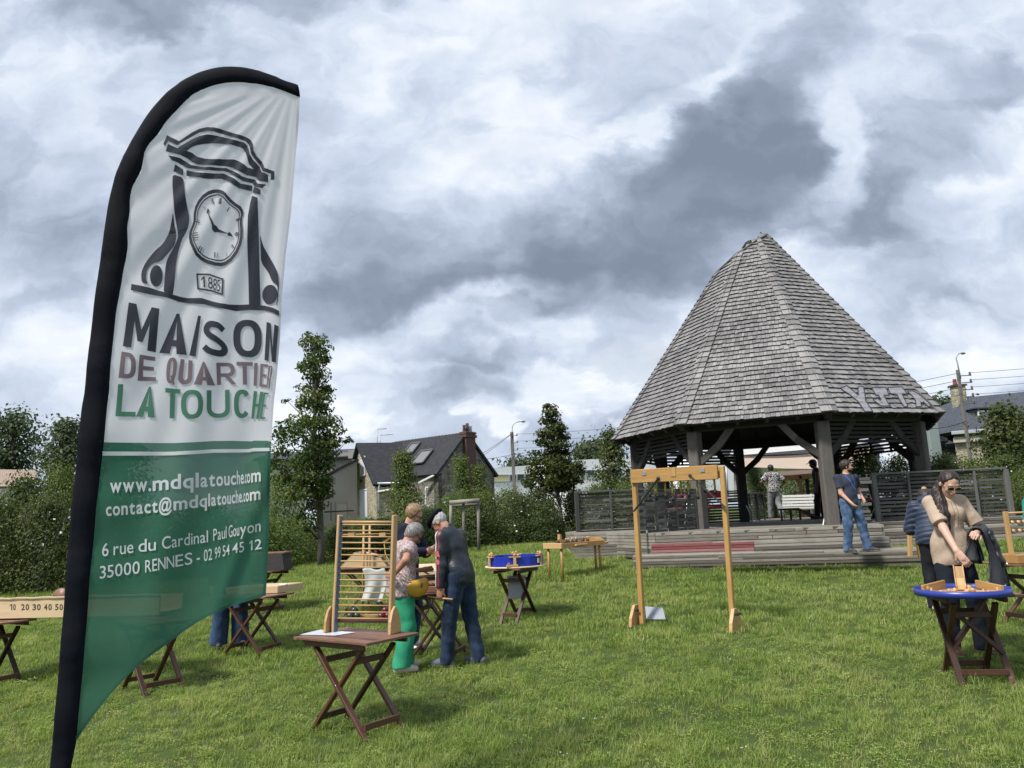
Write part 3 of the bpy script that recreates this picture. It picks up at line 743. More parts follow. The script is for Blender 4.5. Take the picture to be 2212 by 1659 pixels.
def clump_tree(name, label, base, top_px, clumps, Y, leaf, m_, tr, group, dens=.021, lean_px=0):
    """a tree grown clump by clump: (pixel x, pixel y, radii) of every bough measured on the photograph, spread round the trunk in depth"""
    s = Y/F_PX; r = thing(name, label, 'tree', base, 0, group); C = []; N = []; Bi = []; tips = []
    for (px, py, rx, ry) in clumps:
        p = at(px, py, Y)-base; R = max(rx, ry)*s
        for rep in range(2):
            q = p.copy(); off = q[0]
            if rep == 0: q[1] += rng.normal(0, .35)*max(abs(off), R)
            else: sg = rng.choice([-1, 1]); q[0], q[1] = off*.25+rng.normal(0, .1)*R, sg*abs(off)*.9+rng.normal(0, .5)*R
            k = max(8, int(rx*ry*dens*(1 if rep == 0 else .8))); d = rng.normal(0, 1, (k, 3)); d /= np.linalg.norm(d, axis=1)[:, None]; d *= (rng.random((k, 1))**.45)
            c = q+d*np.array([rx*s, max(rx, ry)*s*.8, ry*s])*1.08; C.append(c); n = d+np.array([0, 0, .7]); N.append(n); Bi.append(np.full(k, rng.normal(.10, .12))); tips.append(q)
    Cc = np.vstack(C); leaf_obj('crown', [leaf_arrays(Cc, np.vstack(N), leaf, np.concatenate(Bi), .5)], m_, r)
    mb = MB(); H = at(top_px[0], top_px[1], Y)-base; n = 9; ax = lambda t: np.array([H[0]*t+.04*sin(t*9), .03*cos(t*7), H[2]*.95*t]); pts = [ax(i/n) for i in range(n+1)]; pts[0] = pts[0]-[0, 0, .2]
    mb.tube(pts, [tr*(1.2-.95*(i/n)**.8)+.006 for i in range(n+1)], 9)
    for q in tips:
        t = min(.93, max(.10, q[2]/H[2]-.06-.10*rng.random())); o = ax(t); mb.tube([o, (o+q)/2-[0, 0, .06*np.linalg.norm(q-o)], q], [tr*.32*(1-.7*t)+.004, tr*.18+.002, .004], 5)
    mb.build('trunk', BARK, r); return r
ZA = lambda L: [(553+x*.34884, 674+y*.34884, rx*.34884, ry*.34884) for x, y, rx, ry in L]
hA = hit(692, 1222)
clump_tree('lime_tree', 'tall stepped lime tree right of the banner with its top leaning left', hA, (676, 718), ZA([(325, 150, 55, 40), (300, 190, 40, 30), (345, 220, 75, 50), (430, 290, 55, 32), (340, 310, 75, 55), (300, 350, 40, 40), (370, 390, 95, 42), (330, 460, 105, 42), (430, 480, 40, 30), (350, 540, 110, 52), (270, 570, 60, 40), (410, 600, 75, 42), (210, 560, 35, 16), (250, 690, 125, 48), (400, 680, 110, 55), (510, 735, 60, 32), (565, 795, 48, 22), (500, 810, 40, 26), (165, 750, 85, 55), (300, 780, 120, 55), (430, 800, 85, 55), (150, 850, 80, 52), (300, 880, 135, 55), (460, 870, 70, 45), (140, 945, 70, 48), (260, 960, 130, 55), (430, 945, 80, 45), (200, 1030, 95, 45), (330, 1040, 120, 55), (440, 1050, 55, 62), (430, 1120, 60, 42), (300, 1110, 100, 48), (250, 1140, 55, 40), (340, 1190, 60, 42), (300, 1265, 48, 50), (315, 1335, 36, 32)]), hA[1], .095, LEAF_LIME, .075, 'young lime trees along the hedge', .34)
ZB = lambda L: [(1019.6+x*.20832, 846.8+y*.20832, rx*.20832, ry*.20832) for x, y, rx, ry in L]
hB = at(1214, 1160, 22.5); hB[2] = gz(hB[0], hB[1])
clump_tree('lime_tree', 'broad skirted young lime tree in front of the white building left of the pavilion', hB, (1186, 874), ZB([(780, 150, 55, 36), (800, 220, 95, 48), (760, 290, 85, 48), (850, 350, 110, 48), (920, 380, 75, 50), (780, 430, 140, 55), (940, 460, 85, 55), (740, 520, 105, 48), (900, 550, 130, 55), (640, 630, 65, 36), (800, 640, 130, 55), (980, 620, 60, 45), (700, 720, 130, 62), (900, 730, 150, 55), (1080, 750, 95, 45), (640, 800, 90, 55), (800, 820, 160, 65), (1000, 830, 140, 70), (1130, 810, 65, 52), (650, 880, 80, 55), (780, 920, 140, 62), (950, 920, 150, 70), (1080, 920, 80, 55), (610, 960, 90, 45), (820, 1000, 140, 45), (960, 990, 110, 45), (560, 920, 60, 45)]), 22.5, .095, LEAF_LIME, .05, 'young lime trees along the hedge', .80)
hC = at(1335, 1110, 25.5); hC[2] = gz(hC[0], hC[1]); sC = 25.5/F_PX
tree('lime_tree', 'young lime tree half hidden by the left corner of the pavilion roof', hC, 215*sC,
     pf([0, .2, .45, .7, .85, 1], [x*sC for x in (46, 62, 56, 34, 24, 9)]), 240, 22, .10, LEAF_LIME, .05, 30*sC, 'young lime trees along the hedge', (-.08, 0), .14)
hD = at(874, 1175, 24.0); hD[2] = gz(hD[0], hD[1]); sD = 24.0/F_PX
tree('hornbeam', 'pointed bright green tree before the left wing of the slate roofed house', hD, 200*sD,
     pf([0, .2, .45, .62, .8, 1], [x*sD for x in (60, 66, 50, 30, 18, 6)]), 270, 20, .085, LEAF_LIGHT, .05, 22*sD, 'young trees before the house', (0, 0), .12)
for px, top, wd, lab in ((1002, 978, 30, 'slim green tree against the stone gable, the left of the pair there'), (1040, 1000, 24, 'slim green tree at the right corner of the stone gable')):
    h = at(px, 1170, 28.); h[2] = gz(h[0], h[1]); s = 28./F_PX
    tree('hornbeam', lab, h, (1150-top)*s, pf([0, .4, .75, 1], [wd*1.3*s, wd*1.3*s, wd*.7*s, 4*s]), 150, 20, .085, LEAF_LIGHT, .04, 20*s, 'young trees before the house', (0, 0), .13)
# big trees further off
def far_tree(label, px, base_y, top_y, wpx, Y, m_=None, group='trees beyond the hedges', cone=False, name='broad_tree', n_l=170):
    b = at(px, base_y, Y); s = Y/F_PX; H = (base_y-top_y)*s
    p = pf([0, .3, .7, 1], [wpx*.42*s, wpx*.5*s, wpx*.22*s, .1]) if cone else pf([0, .25, .55, .8, .93, 1], [wpx*.34*s, wpx*.5*s, wpx*.5*s, wpx*.40*s, wpx*.24*s, wpx*.08*s])
    return tree(name, label, b, H, p, n_l, 24, .17*Y/32, m_ or LEAF_FAR, .14*Y/30, H*.16, group, (0, 0), .30*Y/32, .35)
far_tree('dark broad tree at the left edge behind the rusty roof', 18, 1090, 893, 120, 34)
far_tree('leafy tree close to the left edge of the banner', 135, 1120, 918, 120, 30)
far_tree('pale low tree behind the banner beside the lime tree', 245, 1140, 950, 150, 33)
far_tree('tall bushy tree at the right edge before the stone house', 2200, 1090, 884, 120, 27, LEAF_LIME, n_l=260)
far_tree('rounded dark tree beyond the white building between lime trees', 1283, 1010, 968, 95, 90)
far_tree('round crowned tree beyond the white building right of the street lamp', 1125, 1025, 1000, 45, 92, n_l=60)
far_tree('small conifer behind the right corner of the pavilion roof', 2036, 960, 868, 26, 60, LEAF_FAR, 'conifers behind the stone house', True, 'conifer', 80)
far_tree('conifer touching the chimney of the stone house', 2060, 960, 872, 24, 61, LEAF_FAR, 'conifers behind the stone house', True, 'conifer', 80)

# shrubs: three kinds, built once and copied
def make_shrub(name, label, m_, n_l, per, size, flowers=0, airy=.16, group='shrubs of the hedge', prof=None):
    r = thing(name, label, 'shrub', (0, 0, 0), 0, group)
    prof = prof or pf([0, .15, .5, .8, 1], [.85, 1.0, .98, .7, .25])
    lf = lump_cloud(n_l, prof, 1.8, per, size, airy, .45, m_r=.2); leaf_obj('foliage', [lf], m_, r)
    mb = MB()
    for i in range(9):
        a = i*2.4; mb.tube([(0.05*cos(a), .05*sin(a), -.1), (.3*cos(a), .3*sin(a), .75), (.62*cos(a), .62*sin(a), 1.6)], [.022, .014, .005], 5)
    mb.build('stems', BARK, r)
    if flowers:
        a = rng.random(flowers)*2*pi; t = rng.uniform(.15, 1, flowers); q = np.array([prof(x) for x in t])*rng.uniform(.85, 1.12, flowers)
        C = np.stack([q*np.cos(a), q*np.sin(a), t*1.85], 1); mb = MB()
        for c in C:
            n = c*np.array([1, 1, .6]); n[2] += .1; n /= np.linalg.norm(n); u = np.cross(n, [0, 0, 1]); u /= np.linalg.norm(u); v = np.cross(n, u); e = rng.uniform(.014, .036)
            ps = [c+n*.02]+[c+e*(u*cos(k*pi/5*1.)+v*sin(k*pi/5))*(1 if k % 2 == 0 else .72)+n*.008 for k in range(10)]
            mb.add(ps, [(0, k+1, (k+1) % 10+1) for k in range(10)])
        mb.build('blossom', PETAL, r)
    return r
S_DARK = make_shrub('rose_shrub', '', LEAF_HEDGE, 260, 27, .068, 26)
S_MID = make_shrub('hedge_shrub', '', LEAF_HEDGE, 260, 27, .078, 0)
S_LITE = make_shrub('hedge_shrub', '', LEAF_LIGHT, 230, 26, .072, 3, .19)
PROTO = {'d': S_DARK, 'm': S_MID, 'l': S_LITE}; used = set()
def shrub(kind, px, Y, top_y, wpx, label, group, dz=0.):
    p = PROTO[kind]; x = (px-CX)/F_PX*Y*1.0; b = at(px, 1150, Y); g = float(gz(b[0], b[1]))+dz
    tz = at(px, top_y, Y)[2]; H = max(.35, tz-g); R = wpx/F_PX*Y/2
    o = p if kind not in used else copy_tree(p); used.add(kind)
    o.location = (b[0], b[1], g); o.scale = (R, R*.95, H/1.88); o.rotation_euler = (0, 0, rng.random()*6.28)
    setp(o, label, None, group); return o
HG = 'shrubs of the long hedge'; HR = 'rose bushes behind the right fence'
HEDGE = [
 ('d', 5, 17.6, 1085, 190, 'rose bush with white flowers at the left edge behind the scoring board'), ('d', 100, 17.4, 1075, 170, 'rose bush with white flowers left of the banner pole'),
 ('m', 45, 19.5, 1030, 150, 'tall green shrub under the rusty roof at the left'), ('l', 130, 20., 1010, 130, 'pale green shrub rising behind the rose bushes by the banner'),
 ('m', 230, 17.8, 1090, 190, 'dark shrub hidden for the most part by the banner pole'), ('l', 330, 18.2, 1095, 190, 'shrub behind the left half of the green banner'), ('m', 440, 18.4, 1090, 190, 'shrub behind the middle of the green banner'),
 ('l', 540, 18.8, 1105, 150, 'shrub behind the right half of the green banner'), ('l', 615, 19.2, 1122, 130, 'pale green shrub between the banner edge and the lime trunk'),
 ('l', 668, 20.5, 1126, 110, 'light green shrub right behind the lime trunk'), ('m', 735, 20.2, 1134, 130, 'dense dark shrub behind the rung ladder, left of the house window'),
 ('l', 790, 21.2, 1120, 130, 'loose pale shrub below the stone wall with white shutters'), ('d', 830, 20.6, 1122, 130, 'rose bush behind the young man with glasses'),
 ('l', 905, 22.6, 1098, 120, 'light green shrub under the pointed bright green tree'), ('m', 935, 21.4, 1098, 120, 'bushy dark shrub between the two men'), ('l', 985, 23.6, 1068, 110, 'light shrub under the stone gable left of the log frame'),
 ('l', 1050, 24., 1062, 120, 'light green shrub under the right corner of the stone house'), ('m', 1030, 22.2, 1080, 130, 'dark shrub behind the leather jacket'), ('l', 1105, 24.2, 1056, 100, 'shrub at the foot of the left street lamp'),
 ('d', 1120, 22.6, 1072, 120, 'rose bush with white flowers left of the broad lime tree'), ('d', 1180, 22.4, 1085, 110, 'rose bush with white flowers at the foot of the broad lime tree'), ('m', 1170, 24.2, 1050, 110, 'dark shrub behind the broad lime trunk'),
 ('m', 1245, 23.4, 1056, 100, 'dark shrub just left of the slatted fence'), ('l', 1290, 21.4, 1047, 90, 'pale shrub looking over the left slatted fence'), ('l', 1360, 21.8, 1040, 100, 'pale shrub between the left fence and the pavilion post'), ('m', 1430, 25, 1026, 110, 'green shrub seen through the left side of the pavilion'), ('l', 1500, 27, 1030, 110, 'green shrub seen behind the front left post'),
 ('m', 1640, 34, 1005, 60, 'dark shrub seen between the back posts under the sail'), ('l', 1690, 39, 1010, 120, 'green shrub behind the far pergola'), ('m', 1770, 39, 1015, 120, 'dark green shrub behind the capped person')]
for k, px, Y, ty, wp, lab in HEDGE: shrub(k, px, Y, ty, wp, lab, HG)
ROSES = [('d', 1885, 20.6, 972, 140, 'rose bush with white flowers seen beyond the navy T-shirt'), ('d', 1960, 20.8, 986, 110, 'rose bush with white flowers left of the right pavilion post'), ('d', 2055, 19.6, 985, 130, 'rose bush above the fence just right of the pavilion post'),
 ('l', 2120, 19.4, 992, 120, 'bright leafy bush at the foot of the right street lamp'), ('d', 2190, 19.2, 985, 130, 'rose bush with white flowers above the right end of the fence'), ('l', 2215, 17.6, 1020, 90, 'bright green bush at the right edge next to the fence end'), ('d', 2150, 18.2, 1040, 120, 'rose bush seen through the slats at the fence end'), ('d', 2010, 18.6, 1040, 120, 'rose bush seen through the slats behind the beige shirt'), ('m', 2240, 16.8, 1060, 90, 'dark green bush at the right edge behind the bead game')]
for k, px, Y, ty, wp, lab in ROSES: shrub(k, px, Y, ty, wp, lab, HR)
yl = copy_tree(S_LITE); b = at(612, 1040, 36); yl.location = (b[0], b[1], .9); yl.scale = (1.3, 1.3, (at(612, 1026, 36)[2]-.9)/1.8); yl.children[0].data = yl.children[0].data.copy(); yl.children[0].data.materials[0] = LEAF_YELLOW
setp(yl, 'small yellow-leaved bush by the grey annex wall, left of the lime trunk', 'shrub', HG)

# rustic log frame in the hedge
r = thing('log_frame', 'grey rustic frame of two log posts and a log lintel in the hedge', 'frame', at(1012, 1150, 20.5))
r.location.z = gz(r.location.x, r.location.y)
for px in (1001, 1033):
    mb = MB(); a = at(px, 1150, 20.5); a[2] = gz(a[0], a[1])-.1; mb.tube([a, at(px, 1088, 20.5)], [.045, .04], 9); mb.build('post', BARK2 if 'BARK2' in globals() else WOOD_GREY, r, True)
mb = MB(); mb.tube([at(971, 1086, 20.4), at(1036, 1081, 20.4)], [.06, .058], 10); mb.build('lintel', WOOD_GREY, r, True)
mb = MB(); mb.tube([at(976, 1092, 20.9), at(1034, 1090, 20.9)], [.04, .04], 10); mb.build('rail', WOOD_GREY, r, True)
mb = MB(); mb.tube([at(974, 1150, 20.4), at(974, 1088, 20.4)], [.045, .04], 9); mb.build('post', WOOD_GREY, r, True)

# ------------------------------------------------------------------ houses
def stone_mat(name, c1, c2, c3, sc, mortar):
    def fn(t, out):
        p = t.vmath('MULTIPLY', objc(t), (1, 1, 1.7)); v = t.node('ShaderNodeTexVoronoi', feature='F1'); t.put(v.inputs['Vector'], t.vmath('ADD', p, t.vmath('MULTIPLY', t.noise(objc(t), 3, 2).outputs['Color'], (.15, .15, .15)))); v.inputs['Scale'].default_value = sc
        e = t.node('ShaderNodeTexVoronoi', feature='DISTANCE_TO_EDGE'); t.l.new(v.inputs['Vector'].links[0].from_socket, e.inputs['Vector']); e.inputs['Scale'].default_value = sc
        x, y, z = t.xyz(v.outputs['Color']); c = t.ramp(x, [(0, c1), (.5, c2), (1, c3)])
        c = t.mix(t.maprange(e.outputs['Distance'], .02, .07, 1, 0), c, mortar)
        c = t.mix(t.math('MULTIPLY', t.noise(objc(t), .8, 5, .65).outputs[0], .4), c, c1)
        pbsdf(t, out, c, .9, t.maprange(e.outputs['Distance'], 0, .12), .8, .03, spec=.2)
    return mat(name, fn)
STONE_G = stone_mat('schist_rubble', (.10, .092, .075), (.20, .185, .155), (.33, .31, .27), 4.2, (.29, .27, .23))
STONE_T = stone_mat('pale_rubble', (.25, .22, .155), (.38, .34, .25), (.50, .455, .355), 4.6, (.42, .38, .29))
def slate_fn(c1, c2):
    def fn(t, out):
        g = objc(t); b = t.node('ShaderNodeTexBrick'); t.put(b.inputs['Vector'], t.vmath('MULTIPLY', guv(t), (1, 1, 0))); b.inputs['Scale'].default_value = 1
        b.inputs['Brick Width'].default_value = .22; b.inputs['Row Height'].default_value = .12; b.inputs['Mortar Size'].default_value = .008
        t.put(b.inputs['Color1'], c1); t.put(b.inputs['Color2'], c2); t.put(b.inputs['Mortar'], (.012, .012, .014))
        n = t.noise(g, 1.4, 5, .6).outputs[0]; c = t.mix(t.math('MULTIPLY', n, .5), b.outputs[0], c1)
        pbsdf(t, out, c, .6, b.outputs['Fac'], .3, .01, spec=.25)
    return fn
SLATE = mat('slate', slate_fn((.020, .021, .024), (.040, .042, .047)))
SLATE_B = mat('blue_slate', slate_fn((.055, .062, .078), (.085, .095, .115)))
RENDER_G = plain('grey_render', (.30, .285, .255), .9, .2, 1.2, 0, .1)
RENDER_W = plain('white_render', (.82, .83, .84), .8, .06, 1.5)
BRICKC = plain('chimney_brick', (.095, .054, .044), .9, .4, 9, 0, .3)
ZINC = plain('zinc', (.42, .44, .46), .45, .12, 3, .3)
SHUT = plain('white_shutter', (.66, .67, .69), .5, .06, 3)
GLASSD = plain('dark_glass', (.035, .042, .052), .12, .3, 2, 0, 0, .6)
PURPLE = plain('purple_paint', (.085, .06, .22), .5, .15, 4)
MAROON = plain('pink_render', (.25, .18, .19), .9, .3, 3)
RUST = plain('rusty_sheet', (.30, .22, .165), .8, .45, 1.6)
YELLOW = plain('yellow_panel', (.58, .53, .28), .6, .06)
def quad_uv(mb, pts, depth, mi=0):
    """thick plate through a 3-D outline, guv measured in metres along its first edge and up its slope"""
    P = np.array(pts, float); e = P[1]-P[0]; e /= np.linalg.norm(e); n = np.cross(P[1]-P[0], P[2]-P[0]); n /= np.linalg.norm(n); u = np.cross(n, e)
    k = len(P); Q = P-n*depth; g = np.stack([(P-P[0])@e, (P-P[0])@u, np.zeros(k)], 1)
    fs = [tuple(range(k)), tuple(range(2*k-1, k-1, -1))]+[((i+1) % k, i, k+i, k+(i+1) % k) for i in range(k)]
    mb.add(np.vstack([P, Q]), fs, np.vstack([g, g]), mi)
    return n
def wall_window(par, a, b, z0, z1, s0, s1, out=.05, m1=None, m2=None, name='window', shutter=None):
    """window set in a wall running from a to b (plan points), between fractions s0..s1"""
    a = np.array(a[:2]); b = np.array(b[:2]); d = b-a; n = np.array([d[1], -d[0]]); n /= np.linalg.norm(n)
    p = a+d*s0+n*out; q = a+d*s1+n*out; mb = MB(); w_ = .07
    for u, v in (((*p, z0), (*p, z1)), ((*q, z0), (*q, z1)), ((*p, z1), (*q, z1)), ((*p, z0), (*q, z0))): mb.beam(u, v, w_, .08, (n[0], n[1], 0))
    o = mb.build(name, m1 or SHUT, par, True); mb = MB(); n2 = n*.02
    mb.prism([(*(p+n2*0), z0), (*(q+n2*0), z0), (*(q+n2*0), z1), (*(p+n2*0), z1)], (n[0]*.03, n[1]*.03, 0)); mb.build('shutter' if shutter else 'pane', shutter or m2 or GLASSD, o, True)
    return o
def stone_house():
    C = at(1006, 938, 44.); zr = C[2]; D = at(946, 1022, 42.6); E = at(1067, 1024, 46.4); ze = (D[2]+E[2])/2; D[2] = E[2] = ze
    gdir = (E-D)/np.linalg.norm(E-D); back = np.array([-gdir[1], gdir[0], 0]); mid = (D+E)/2; C = np.array([mid[0], mid[1], zr])
    root = thing('stone_house', 'grey stone house with black slate roofs, skylights and a tall brick chimney', 'house', (mid[0], mid[1], .9))
    Lw = 6.2; z0 = .2
    A_ = at(777, 958, 46.5); A_[2] = zr-.02; B_ = at(905, 961, 47.8); B_[2] = zr-.02
    # gable end and long walls of the near wing
    ov = .25
    mb = MB(); G = [(*D[:2], z0), (*E[:2], z0), tuple(E), tuple(C), tuple(D)]; quad_uv(mb, G, .35); mb.build('gable_wall', STONE_G, root, True)
    mb = MB(); quad_uv(mb, [D+back*Lw-[0, 0, ze-z0], D-[0, 0, ze-z0], D, D+back*Lw], .3); mb.build('wall', STONE_G, root, True)
    mb = MB(); quad_uv(mb, [E-[0, 0, ze-z0], E+back*Lw-[0, 0, ze-z0], E+back*Lw, E], .3); mb.build('wall', STONE_G, root, True)
    dn = np.array([0, 0, -.22]); sl = (D-C)/np.linalg.norm(D-C); sr = (E-C)/np.linalg.norm(E-C)
    mb = MB(); f = -back*.14
    quad_uv(mb, [D+sl*ov+f, C+f+[0, 0, .05], C+back*Lw+[0, 0, .05], D+sl*ov+back*Lw][::-1], .14)
    quad_uv(mb, [C+f+[0, 0, .05], E+sr*ov+f, E+sr*ov+back*Lw, C+back*Lw+[0, 0, .05]][::-1], .14)
    rf = mb.build('roof', SLATE, root, True)
    mb = MB()
    for j in range(22):
        p = C+f+back*(Lw*j/22)+[0, 0, .10]; q = C+f+back*(Lw*(j+.96)/22)+[0, 0, .085]; mb.tube([p, q], [.10, .085], 8)
    mb.build('ridge_tile', plain('ridge_tiles', (.10, .085, .075), .9, .3, 5), rf, True)
    # skylights on the visible slope
    e1 = -(D-C)
    for (s, t, wd, hh) in ((.64, .30, .75, .95), (.36, .60, .95, 1.15)):
        c = C+back*Lw*s*.9+(D-C)*t; u = back; v = (D-C)/np.linalg.norm(D-C); n = np.cross(v, u); n = n if n[2] > 0 else -n
        mb = MB(); P = [c-u*wd/2-v*hh/2+n*.26, c+u*wd/2-v*hh/2+n*.26, c+u*wd/2+v*hh/2+n*.26, c-u*wd/2+v*hh/2+n*.26]
        for i in range(4): mb.beam(P[i], P[(i+1) % 4], .09, .10, n)
        sk = mb.build('skylight', plain('skylight_frame', (.10, .10, .105), .5), rf, True); mb = MB(); quad_uv(mb, [p-n*.01 for p in P], .03)
        mb.build('pane', plain('grey_blind', (.17, .175, .185), .35), sk, True)
    # chimney with pots
    cb = C+(E-C)*.06+[0, 0, -1.22]; mb = MB(); mb.box(cb+[0, 0, -.25], (.85, .5, 3.6), np.stack([gdir, back, [0, 0, 1]], 1)); mb.box(cb+[0, 0, 1.28], (.98, .62, .16), np.stack([gdir, back, [0, 0, 1]], 1)); mb.box(cb+[0, 0, 1.46], (.94, .58, .12), np.stack([gdir, back, [0, 0, 1]], 1))
    ch = mb.build('chimney', BRICKC, root, True)
    for j, x in enumerate((-.28, .0, .27)):
        mb = MB(); mb.lathe(cb+gdir*x+[0, 0, 1.5], [(.09, 0), (.10, .04), (.085, .3+.1*(j == 1)), (.10, .42+.12*(j == 1)), (.07, .44+.12*(j == 1))], 12); mb.build('chimney_pot', BRICKC if j < 2 else ZINC, ch, True)
    # left wing: ridge A-B, slope towards us
    wd = (A_-B_); wd[2] = 0; wd /= np.linalg.norm(wd); fr = np.array([-wd[1], wd[0], 0]); fr = fr if fr[1] < 0 else -fr
    zf = ze-.28; F1 = at(813, 1038, 43.6); F1[2] = zf; fr = F1-A_; fr[2] = 0; ef = np.linalg.norm(fr); fr /= ef; F2 = B_+fr*ef+(-wd)*1.5; F2[2] = zf; K1 = A_-fr*1.4; K1[2] = zr-1.35; K2 = B_-fr*1.4; K2[2] = zr-1.35
    B2 = B_-wd*1.2
    mb = MB(); ovw = wd*.22
    quad_uv(mb, [F1+ovw+fr*.15-[0, 0, .15], F2+fr*.15-[0, 0, .15], B2+[0, 0, .05], A_+ovw+[0, 0, .05]], .14)
    quad_uv(mb, [A_+ovw+[0, 0, .05], B2+[0, 0, .05], K2, K1+ovw], .14); mb.build('roof', SLATE, root, True)
    mb = MB(); dz_ = np.array([0, 0, .32]); quad_uv(mb, [(*K1[:2], z0), (*F1[:2], z0), tuple(F1-dz_), tuple(A_-dz_*.6), tuple(K1-dz_)], .3); gw = mb.build('gable_wall', STONE_T, root, True)
    mb = MB(); quad_uv(mb, [(*F1[:2], z0), (*F2[:2], z0), tuple(F2-dz_), tuple(F1-dz_)], .3); mb.build('wall', STONE_T, root, True)
    mb = MB(); mb.tube([F1-fr*.02+[0, 0, -.12]+fr*.24, F2+[0, 0, -.12]+fr*.24], .06, 8); mb.tube([F1+fr*.22+[0, 0, -.15]-wd*.1, F1+fr*.08+[0, 0, -.5]-wd*.1, [*(F1+fr*.06-wd*.1)[:2], z0]], .045, 8); mb.build('gutter', ZINC, root, True)
    wall_window(root, K1, F1, 4.55, 5.65, .36, .56, .05, None, None, 'window', SHUT); wall_window(root, K1, F1, 2.0, 3.7, .35, .64, .05, None, None, 'window', SHUT)
    # lean-to with purple shutters in the corner
    h0 = at(912, 1065, 43.4); h1 = at(944, 1065, 42.9); mb = MB(); quad_uv(mb, [(*h0[:2], z0), (*h1[:2], z0), (*h1[:2], ze-.35), (*h0[:2], ze-.6)], .25); mb.build('wall', MAROON, root, True)
    wall_window(root, h0, h1, ze-1.75, ze-.75, .28, .80, .05, None, None, 'window', PURPLE); wall_window(root, h0, h1, ze-3.8, ze-3.1, .42, .80, .05, None, None, 'window', PURPLE)
    mb = MB(); mb.beam(at(905, 1043, 42.8), at(945, 1023, 42.5), .16, .10); mb.beam(at(818, 1062, 43.6), at(852, 1056, 43.2), .25, .09); mb.build('canopy', SHUT, root, True)
    # TV aerials
    for px, y0, y1, n, dx in ((815, 962, 927, 4, .3), (821, 962, 940, 3, .42)):
        mb = MB(); a = at(px, y0, 48.2); b = at(px, y1, 48.2); mb.tube([a-[0, 0, .4], b], .028, 6); mb.tube([b, b+[dx*1.9, .1, .02]], .02, 5)
        for j in range(n): mb.tube([b+[dx*(.3+j*.5), -.28, .0], b+[dx*(.3+j*.5), .28, .0]], .014, 4)
        mb.build('aerial', ZINC, root, True)
    return root
stone_house()
def box_house(name, label, cat, P, z0, mat_, roofm=None, group=None):
    pass
# rendered annex with its lean-to roof, left of the house
r = thing('rendered_annex', 'grey rendered annex with a sloping black roof, left of the stone house', 'house', at(735, 1150, 45.5)); r.location.z = .9
a, b = at(690, 1100, 43.5), at(772, 1100, 45.6); mb = MB(); zt0, zt1 = at(700, 1031, 43.8)[2], at(772, 992, 45.6)[2]
quad_uv(mb, [(*a[:2], .2), (*b[:2], .2), (*b[:2], zt1), (*a[:2], zt0-.3)], .3); mb.build('wall', RENDER_G, r, True)
bk = np.array([-1.5, 6.2, 0]); mb = MB(); quad_uv(mb, [np.array([*a[:2], zt0-.2])+[-.3, -.3, 0], np.array([*b[:2], zt1+.05])+[.1, -.3, 0], np.array([*b[:2], zt1+.05])+bk, np.array([*a[:2], zt0-.2])+bk], .14); mb.build('roof', SLATE, r, True)
wall_window(r, a, b, .8, 3.0, .42, .72, .04, plain('garage_frame', (.30, .29, .265), .8), plain('garage_door', (.36, .345, .31), .8), 'garage_door'); mb = MB(); mb.beam(at(700, 1106, 43), at(764, 1103, 44.8), .05, .08); mb.beam(at(715, 1125, 43.2), at(715, 1085, 43.2), .05, .05); mb.build('railing', BLACK, r, True)
r = thing('low_house', 'distant grey house with a flat looking slate roof behind the lime tree', 'house', at(745, 1060, 70)); mb = MB()
for (x0, x1, y0, y1, Y, m_) in ((700, 800, 976, 1060, 72, 0), (752, 775, 970, 990, 70, 0)): p = [at(x0, y1, Y), at(x1, y1, Y), at(x1, y0, Y), at(x0, y0+3, Y)]; quad_uv(mb, p, 4.)
mb.build('wall', RENDER_G, r, True); mb = MB(); quad_uv(mb, [at(690, 990, 71.5), at(806, 982, 71.5), at(800, 968, 76), at(700, 972, 76)], .2); mb.build('roof', SLATE_B, r, True)
r = thing('far_house', 'pale house with small windows seen between banner and lime tree', 'house', at(600, 1080, 62)); mb = MB(); a, b = at(560, 1080, 62), at(660, 1080, 64); quad_uv(mb, [(*a[:2], 0), (*b[:2], 0), (*b[:2], at(650, 990, 64)[2]), (*a[:2], at(570, 990, 62)[2])], 5.); mb.build('wall', plain('pale_render', (.42, .40, .36), .9, .1, 1), r, True)
mb = MB(); zt = at(600, 990, 62)[2]; quad_uv(mb, [np.array([*a[:2], zt])-[.4, .4, 0], np.array([*b[:2], zt])-[-.4, .4, 0], np.array([*b[:2], zt+.9])+[0, 4, 0], np.array([*a[:2], zt+.9])+[0, 4, 0]], .2); mb.build('roof', SLATE_B, r, True)
wall_window(r, a, b, zt-2.4, zt-1.3, .30, .40); wall_window(r, a, b, zt-2.4, zt-1.3, .62, .72)
r = thing('shed', 'rusty corrugated shed roof over the hedge at the left edge', 'shed', at(20, 1100, 25)); mb = MB()
a, b, c, d = at(-40, 1052, 24), at(72, 1050, 24), at(80, 1016, 27.5), at(-40, 1014, 27.5)
for i in range(28):
    t0, t1 = i/28, (i+.98)/28; mb.beam((np.array(a)*(1-t0)+np.array(b)*t0+np.array(a)*(1-t1)+np.array(b)*t1)/2, (np.array(d)*(1-t0)+np.array(c)*t0+np.array(d)*(1-t1)+np.array(c)*t1)/2, np.linalg.norm(b-a)/28*1.02, .03, bev=.3)
mb.build('roof', RUST, r, True); mb = MB(); quad_uv(mb, [(*a[:2], .4), (*b[:2], .4), (*b[:2], b[2]-.06), (*a[:2], a[2]-.06)], .15); mb.build('wall', plain('shed_wall', (.20, .20, .21), .8, .2, 2), r, True)
